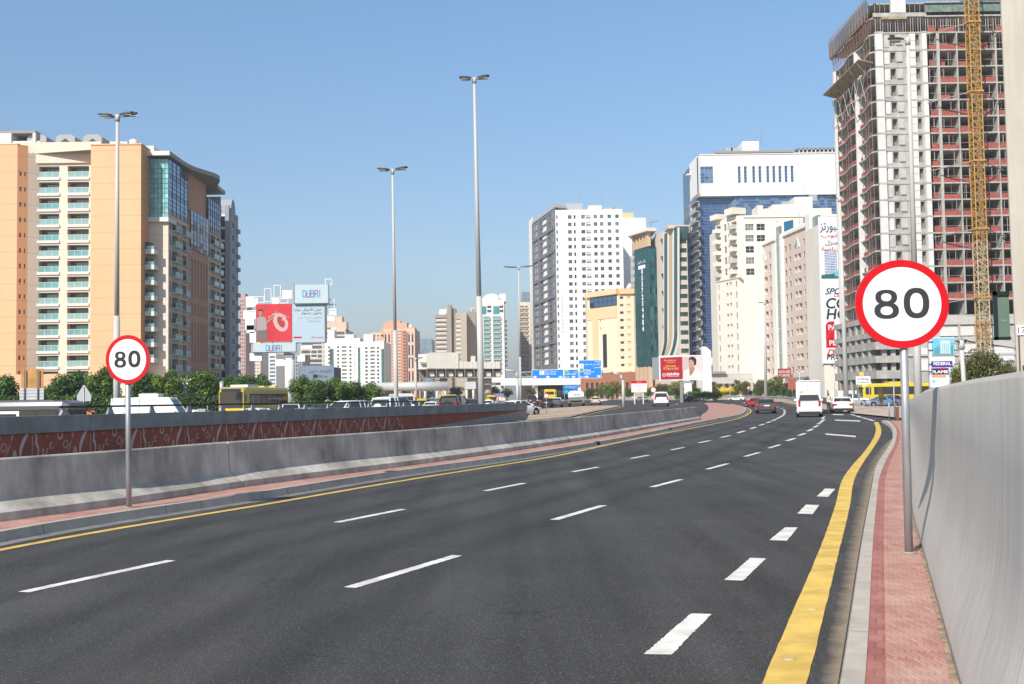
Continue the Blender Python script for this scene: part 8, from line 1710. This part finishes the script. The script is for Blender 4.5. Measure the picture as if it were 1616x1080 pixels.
# pickups
def pickup(label, loc, heading, sc, col, group):
    t = car('suv', col, label, loc, heading, group, 'pickup truck', 'pickup_truck', sc=sc)
    for ch in list(t.children):
        if ch.name.startswith(('body','rear_window','windshield','side_window')): D.objects.remove(ch)
    P_ = PC[col]; L = 5.2; mb = MB()
    def ring(x, zt_, hw, z0=.34): return [(x,-hw*.95,z0),(x,-hw,z0+.2),(x,-hw,zt_-.12),(x,-hw*.94,zt_),(x,hw*.94,zt_),(x,hw,zt_-.12),(x,hw,z0+.2),(x,hw*.95,z0)]
    mb.loft([ring(x,z,h) for x,z,h in ((-2.4,.95,.88),(-.6,1.0,.92),(.5,1.04,.93),(1.3,1.08,.92),(2.1,1.0,.90),(2.42,.78,.8))], P_)
    gb = [(-.75,-.82,1.0),(-.75,.82,1.0),(1.25,.82,1.05),(1.25,-.82,1.05)]; gt = [(-.62,-.66,1.62),(-.62,.66,1.62),(.62,.66,1.64),(.62,-.66,1.64)]
    mb.box((-.66,-.66,1.62),(.66,.66,1.70), P_)
    for a, c in zip(gb, gt): mb.bar(a, c, .08, .08, P_)
    mb.bar((.1,-.8,1.02),(.1,-.66,1.63), .08,.08, P_); mb.bar((.1,.8,1.02),(.1,.66,1.63), .08,.08, P_); child('body', mb, t, local=True)
    for i in range(4): mb = MB(); j = (i+1) % 4; mb.face([gb[j],gb[i],gt[i],gt[j]], CGL); child(('rear_window','side_window','windshield','side_window')[i], mb, t, local=True)
    mb = MB(); mb.box((-2.3,-.75,.97),(-.85,.75,1.02), BLKP); child('cargo_bed', mb, t, local=True); return t
pickup('silver pickup parked in front of the white hoarding beside the yellow bus', atd(1346,138), R_(112), .92, 'silver', RMP)
p = at(1106, 633.5); pickup('white pickup behind the dark navy car at the verge', p, R_(-50), .95, 'pearl', RMP)
# yellow bus on the right, side view, nose to the left
d = 141; wpx = 116; Lb = 9.2
yb = boxy('bus', 'bright yellow bus parked side on behind the near speed sign pole', 'bus', (W(1416,640,d).x, d, G(d)), R_(-90), Lb, 2.5, 2.75, PC['yellow'], z0=.38, win=(1.45,2.25,7,-Lb/2+.3,Lb/2-1.5), group=None, sc=1, trim=PC['yellow'],
          bits=[('roof_air_conditioner', (-1.5,-.8,2.73),(1.2,.8,2.95), PC['yellow'])])
mb = MB(); mb.face([(Lb/2-1.05,1.256,1.4),(Lb/2-.35,1.256,1.4),(Lb/2-.35,1.256,2.3),(Lb/2-1.05,1.256,2.3)], CGL); mb.face([(Lb/2-1.05,-1.256,1.4),(Lb/2-.35,-1.256,1.4),(Lb/2-.35,-1.256,2.3),(Lb/2-1.05,-1.256,2.3)], CGL); child('door_window', mb, yb, local=True)
car('sedan', 'grey', 'dark grey parked car before the middle of the right yellow bus', atd(1412,134), R_(95), RMP, sc=.95)
car('sedan', 'bluesilver', 'blue grey parked car before the wheel of the right yellow bus', atd(1391,132), R_(262), RMP, sc=.88)
# ---- freeway, left to right
boxy('minibus', 'silver roofed minibus with dark glass cut by the left photo edge', 'minibus', atd(28,58), R_(96), 6.4, 2.0, 2.0, paint_m('dullsilver', (.11,.115,.13), .4), z0=.4, win=(.95,1.48,5,-2.6,2.6), group=FWY, bits=[('roof_dome', (-2.4,-.75,1.98),(2.3,.75,2.04), MATS['paint_dullsilver']),('vent_window', (-.9+.4,-1.03,.95),(.35+.3,-1.006,1.5), SWH),('vent_glass', (-.4,-1.045,1.05),(.5,-1.031,1.36), BLKP)])
car('bigvan', 'white', 'long white van with a white air conditioning box on its roof', atd(243,76), R_(93), FWY, 'van', 'van', sc=.92, roofbits='ac', extra='panel')
car('sedan', 'silver', 'silver car mostly hidden below the rear of the white van', atd(318,88), R_(95), FWY, sc=.9)
d = 104; boxy('bus', 'dull yellow bus seen from its front corner on the freeway', 'bus', atd(402,d+4), R_(194), 8.6, 2.4, 2.92, PC['olivey'], z0=.4, win=(1.45,2.25,7,-4.0,3.2), group=FWY, sc=1.08, trim=BLKP,
     bits=[('roof_air_conditioner', (.8,-.8,2.9),(2.9,.8,3.12), SWH),('roof_hatch', (-3.4,-.6,2.9),(-2.8,.6,3.08), PC['yellow']),('roof_hatch', (-1.6,-.6,2.9),(-.6,.6,3.05), PC['yellow']),('destination_panel', (4.1,-.9,2.5),(4.318,.9,2.78), BLKP),('front_mask', (4.15,-1.1,.45),(4.322,1.1,1.1), PC['yellow'])])
for kd, co, lb, px, d, hd, s_, rb in (('sedan','white','white car in front of the yellow freeway bus',410,84,115,.95,None),('suv','white','white car just right of the yellow freeway bus beside the column',459,102,170,.94,None),('sedan','bluesilver','pale blue car under the dark rail right of the column',490,88,110,.92,None),('sedan','black','black car between the pale blue car and the white minivan',515,92,120,1.05,None),
    ('van','white','white minivan facing the camera left of the big white four by four',548,92,207,.97,None),('suv','white','big white four by four with a spare wheel on its back',624,97,24,1.17,'spare'),('suv','white','white car just behind the big four by four',648,128,30,.88,None),
    ('sedan','white','small white sedan between second and third masts',681,140,4,.92,None),('suv','black','black four by four left of the tallest mast foot',719,120,14,1.17,'spare'),('sedan','maroon','dark maroon car right of the black four by four',740,150,10,1.08,None),('sedan','navy','dark blue car touching the tallest mast foot',750,138,12,1.08,None),
    ('sedan','white','white saloon right of the tallest mast in the far queue',771,150,8,.95,'taxi'),('sedan','bluesilver','pale blue saloon in the far queue behind the wall end',783,128,10,.85,None),('sedan','white','large white saloon above the end of the red wall',818,112,40,1.08,None),('suv','maroon','dark maroon car beyond the small round sign',839,205,170,.95,None),
    ('sedan','black','black saloon right of the small round sign',863.5,0,5,1,None),('sedan','pearl','white saloon right of the black saloon on the freeway',878,0,6,1,None),('sedan','beige','beige taxi with a pale roof ahead of the white minibus',940,0,4,1,'taxi'),('sedan','white','white car beyond the beige taxi by the arcade',952,0,-40,1,None),
    ('sedan','silver','grey car far off in the queue under the tube bridge',683,200,8,1.0,None),('sedan','white','white far car before the station columns',693,220,-30,1.0,None)):
    if d == 0:
        yb_, wq = {863.5:(643,18), 878:(642.5,19), 940:(639,15.5), 952:(634.5,11)}[px]; p = at(px, yb_); s_ = scl(wq, p[1], 1.82); 
        if px == 952: s_ *= .62
    else: p = atd(px, d)
    car(kd, co, lb, p, R_(hd), FWY, sc=s_, roofbits=rb)
p = at(910, 641.8); k = 25/F*p[1]/2.1; mbus = boxy('minibus', 'white minibus with yellow rear bumper seen from behind', 'minibus', p, R_(4), 6.2, 2.1, 23/25*2.1, PC['white'], z0=.5, win=(1.2,1.65,5,-2.8,2.4), front=None, group=FWY, sc=k, bits=[('bumper', (-3.25,-1.02,.42),(-3.0,1.02,.58), YEL),('rear_window', (-3.13,-.8,.62),(-3.08,.8,.80), BLKP),('top_hatch', (-3.0,-.8,1.92),(1.5,.8,2.02), SWH)])
MB_ = Matrix.Translation((0,0,0)); 
me = text_mesh('43387', .16, .9); me.materials.append(BLK); o = D.objects.new('lettering', me); COL.objects.link(o); o.parent = mbus; o.rotation_euler = (0,0,-math.pi/2); o.location = (-3.14,-.1,1.55)
for lb, px, d, hd, L, w_, H, col, s_ in (('yellow minibus facing the camera near the thin tan mast',664,150,175,5.0,2.0,2.3,'yellow',.72),('yellow school van partly hidden by the black four by four',706,132,170,5.4,2.1,2.5,'yellow',.86),('tiny yellow bus roof right of the tallest mast',776,190,175,6,2.1,2.5,'yellow',.75),('yellow bus between the dark and white saloons under the gantry',869,238,4,7.5,2.3,2.75,'yellow',1.0)):
    boxy('minibus' if 'minibus' in lb or 'van' in lb else 'bus', lb, 'bus', atd(px,d), R_(hd), L, w_, H, PC[col], z0=.45, win=(1.3,1.9,5,-L/2+.3,L/2-.8), group=FWY, sc=s_)
boxy('bus', 'white coach with dark windscreen behind the big white four by four', 'bus', atd(633,140), R_(165), 8, 2.4, 2.75, PC['white'], z0=.5, win=(1.5,2.3,6,-3.6,3.0), group=FWY, sc=.85)
# tiny direction board over the far queue
t = thing('billboard', 'small blue and orange board on posts above the far queue of cars', 'sign', (*XY(788,160), .4)); p = W(780.5,627,160); q = W(795,621,160); mb = MB(); mb.box((p.x,160,(p.z+q.z)/2),(q.x,160.1,q.z), mat('sign_blue', (.05,.25,.6), .5)); child('board', mb, t); mb = MB(); mb.box((p.x,160,p.z),(q.x,160.1,(p.z+q.z)/2-.001), mat('orange_board', (.55,.13,.05), .5)); child('board', mb, t)
for x in (p.x+.2, q.x-.3): mb = MB(); mb.box((x,160.11,.38),(x+.1,160.2,p.z+.3), GRYF); child('post', mb, t)
t = thing('person', 'distant person in a pale top and dark trousers behind the silver car', 'person', atd(1308,112)); 
def skin_body(par, pts, edges, rad, m_, nm):
    me = D.meshes.new(nm); me.from_pydata(pts, edges, []); o = D.objects.new(nm, me); COL.objects.link(o); sm = o.modifiers.new('s', 'SKIN'); 
    for v, r_ in zip(me.skin_vertices[0].data, rad): v.radius = (r_, r_)
    me.skin_vertices[0].data[0].use_root = True; o.modifiers.new('u', 'SUBSURF').levels = 1; bpy.context.view_layer.update()
    m2 = D.meshes.new_from_object(o.evaluated_get(bpy.context.evaluated_depsgraph_get())); D.objects.remove(o); m2.materials.clear(); m2.materials.append(m_); c = D.objects.new(nm, m2); COL.objects.link(c); c.parent = par; return c
SK = mat('skin', (.35,.19,.12), .6)
skin_body(t, [(0,0,.95),(0,0,1.25),(0,0,1.45),(0,0,1.55),(0,0,1.66),(-.19,0,1.42),(-.24,-.03,1.15),(-.22,-.12,.9),(.19,0,1.42),(.24,-.03,1.15),(.22,-.12,.9),(-.1,0,.9),(-.11,-.03,.5),(-.11,.02,.08),(.1,0,.9),(.11,.03,.5),(.11,.02,.08)],
          [(0,1),(1,2),(2,3),(3,4),(2,5),(5,6),(6,7),(2,8),(8,9),(9,10),(0,11),(11,12),(12,13),(0,14),(14,15),(15,16)], [.15,.15,.14,.06,.10,.06,.045,.035,.06,.045,.035,.09,.06,.05,.09,.06,.05], SK, 'body')
mb = MB(); n = 12; mb.loft([[(rx*math.cos(2*math.pi*i/n), ry*math.sin(2*math.pi*i/n), z) for i in range(n)] for z, rx, ry in ((.93,.18,.14),(1.2,.18,.13),(1.38,.22,.13),(1.47,.16,.1),(1.5,.08,.07))], mat('pale_shirt', (.60,.60,.55), .9)); child('shirt', mb, t, local=True)
mb = MB()
for s_ in (-1,1): mb.loft([[(s_*.1+r_*math.cos(2*math.pi*i/n), r_*1.1*math.sin(2*math.pi*i/n), z) for i in range(n)] for z, r_ in ((.1,.07),(.5,.085),(.93,.115))], mat('dark_trousers', (.04,.04,.05), .9))
child('trousers', mb, t, local=True); mb = MB(); mb.loft([[(r_*math.cos(2*math.pi*i/n), .01+r_*math.sin(2*math.pi*i/n), z) for i in range(n)] for z, r_ in ((1.66,.105),(1.72,.11),(1.78,.07))], BLK); child('hair', mb, t, local=True)
# ================================================================ aerials, tanks and dishes on the roofs of the nearer blocks
def roof_clutter(tname, lab, pts):
    par = next(o for o in S.objects if o.parent is None and o.get('label', '') .startswith(lab))
    for kind, px, py, d, h in pts:
        p = W(px, py, d); mb = MB()
        if kind == 'aerial':
            mb.tube((p.x,d,p.z-h*.3), (p.x,d,p.z+h), .06, .04, GRYF, 6)
            for k in range(3): mb.bar((p.x-.5+.1*k,d,p.z+h*(.9-.18*k)), (p.x+.5-.1*k,d,p.z+h*(.9-.18*k)), .05, .05, GRYF)
            child('aerial', mb, par)
        elif kind == 'tank': mb.tube((p.x,d,p.z-1.0), (p.x,d,p.z+h*.8), h*.7, h*.7, SLABW, 16); mb.tube((p.x,d,p.z+h*.8), (p.x,d,p.z+h), h*.7, h*.15, SLABW, 16); child('water_tank', mb, par)
        else: mb.box((p.x-h,d,p.z-1.0),(p.x+h,d+h*1.6,p.z+h*.8), ALU); mb.tube((p.x,d+h*.8,p.z+h*.8),(p.x,d+h*.8,p.z+h*.8+.12), h*.5,h*.5, DKF, 12); child('air_conditioner', mb, par)
roof_clutter('', 'long peach apartment block', [('aerial',12,208,236,2.2),('ac',180,229,230,.9),('ac',194,229,231,.9),('tank',211,229,231,1.2),('aerial',160,229,230,2.6)])
roof_clutter('', 'tall white tower with regular', [('ac',965,331,515,1.2),('ac',972,331,515,1.2),('aerial',915,322,515,5),('aerial',950,322,516,4),('tank',880,331,520,1.6)])
roof_clutter('', 'ivory tower', [('tank',1208,336,346,1.3),('ac',1240,322,350,1.1),('aerial',1270,312,350,4),('ac',1284,312,350,1.1),('aerial',1180,337,345,3)])
roof_clutter('', 'big blue glass tower', [('aerial',1202,223,405,5),('ac',1150,238,405,1.4),('ac',1160,238,405,1.4)])
roof_clutter('', 'salmon and orange', [('aerial',622,506,596,5),('tank',648,517,594,1.6)])
roof_clutter('', 'beige tiled tower', [('aerial',1084,354,410,4),('ac',1060,361,420,1.2)])
roof_clutter('', 'brown tower with white', [('aerial',698,494,566,6),('ac',745,487,575,1.5)])
roof_clutter('', 'pinkish beige apartment row', [('aerial',1262,352,312,3),('ac',1275,347,306,1),('tank',1215,383,338,1.2)])
# ================================================================ dusty air
Hm = D.materials.new('haze_air'); Hm.use_nodes = True; hn = Hm.node_tree; hn.nodes.remove(hn.nodes['Principled BSDF']); pv = hn.nodes.new('ShaderNodeVolumePrincipled')
pv.inputs['Color'].default_value = (.82,.88,.95,1); pv.inputs['Density'].default_value = .0003; pv.inputs['Anisotropy'].default_value = .2; hn.links.new(pv.outputs[0], hn.nodes['Material Output'].inputs['Volume'])
mb = MB(); mb.box((-4100,-70,-1.2),(4100,9100,150), Hm); single('haze', mb, kind='stuff')
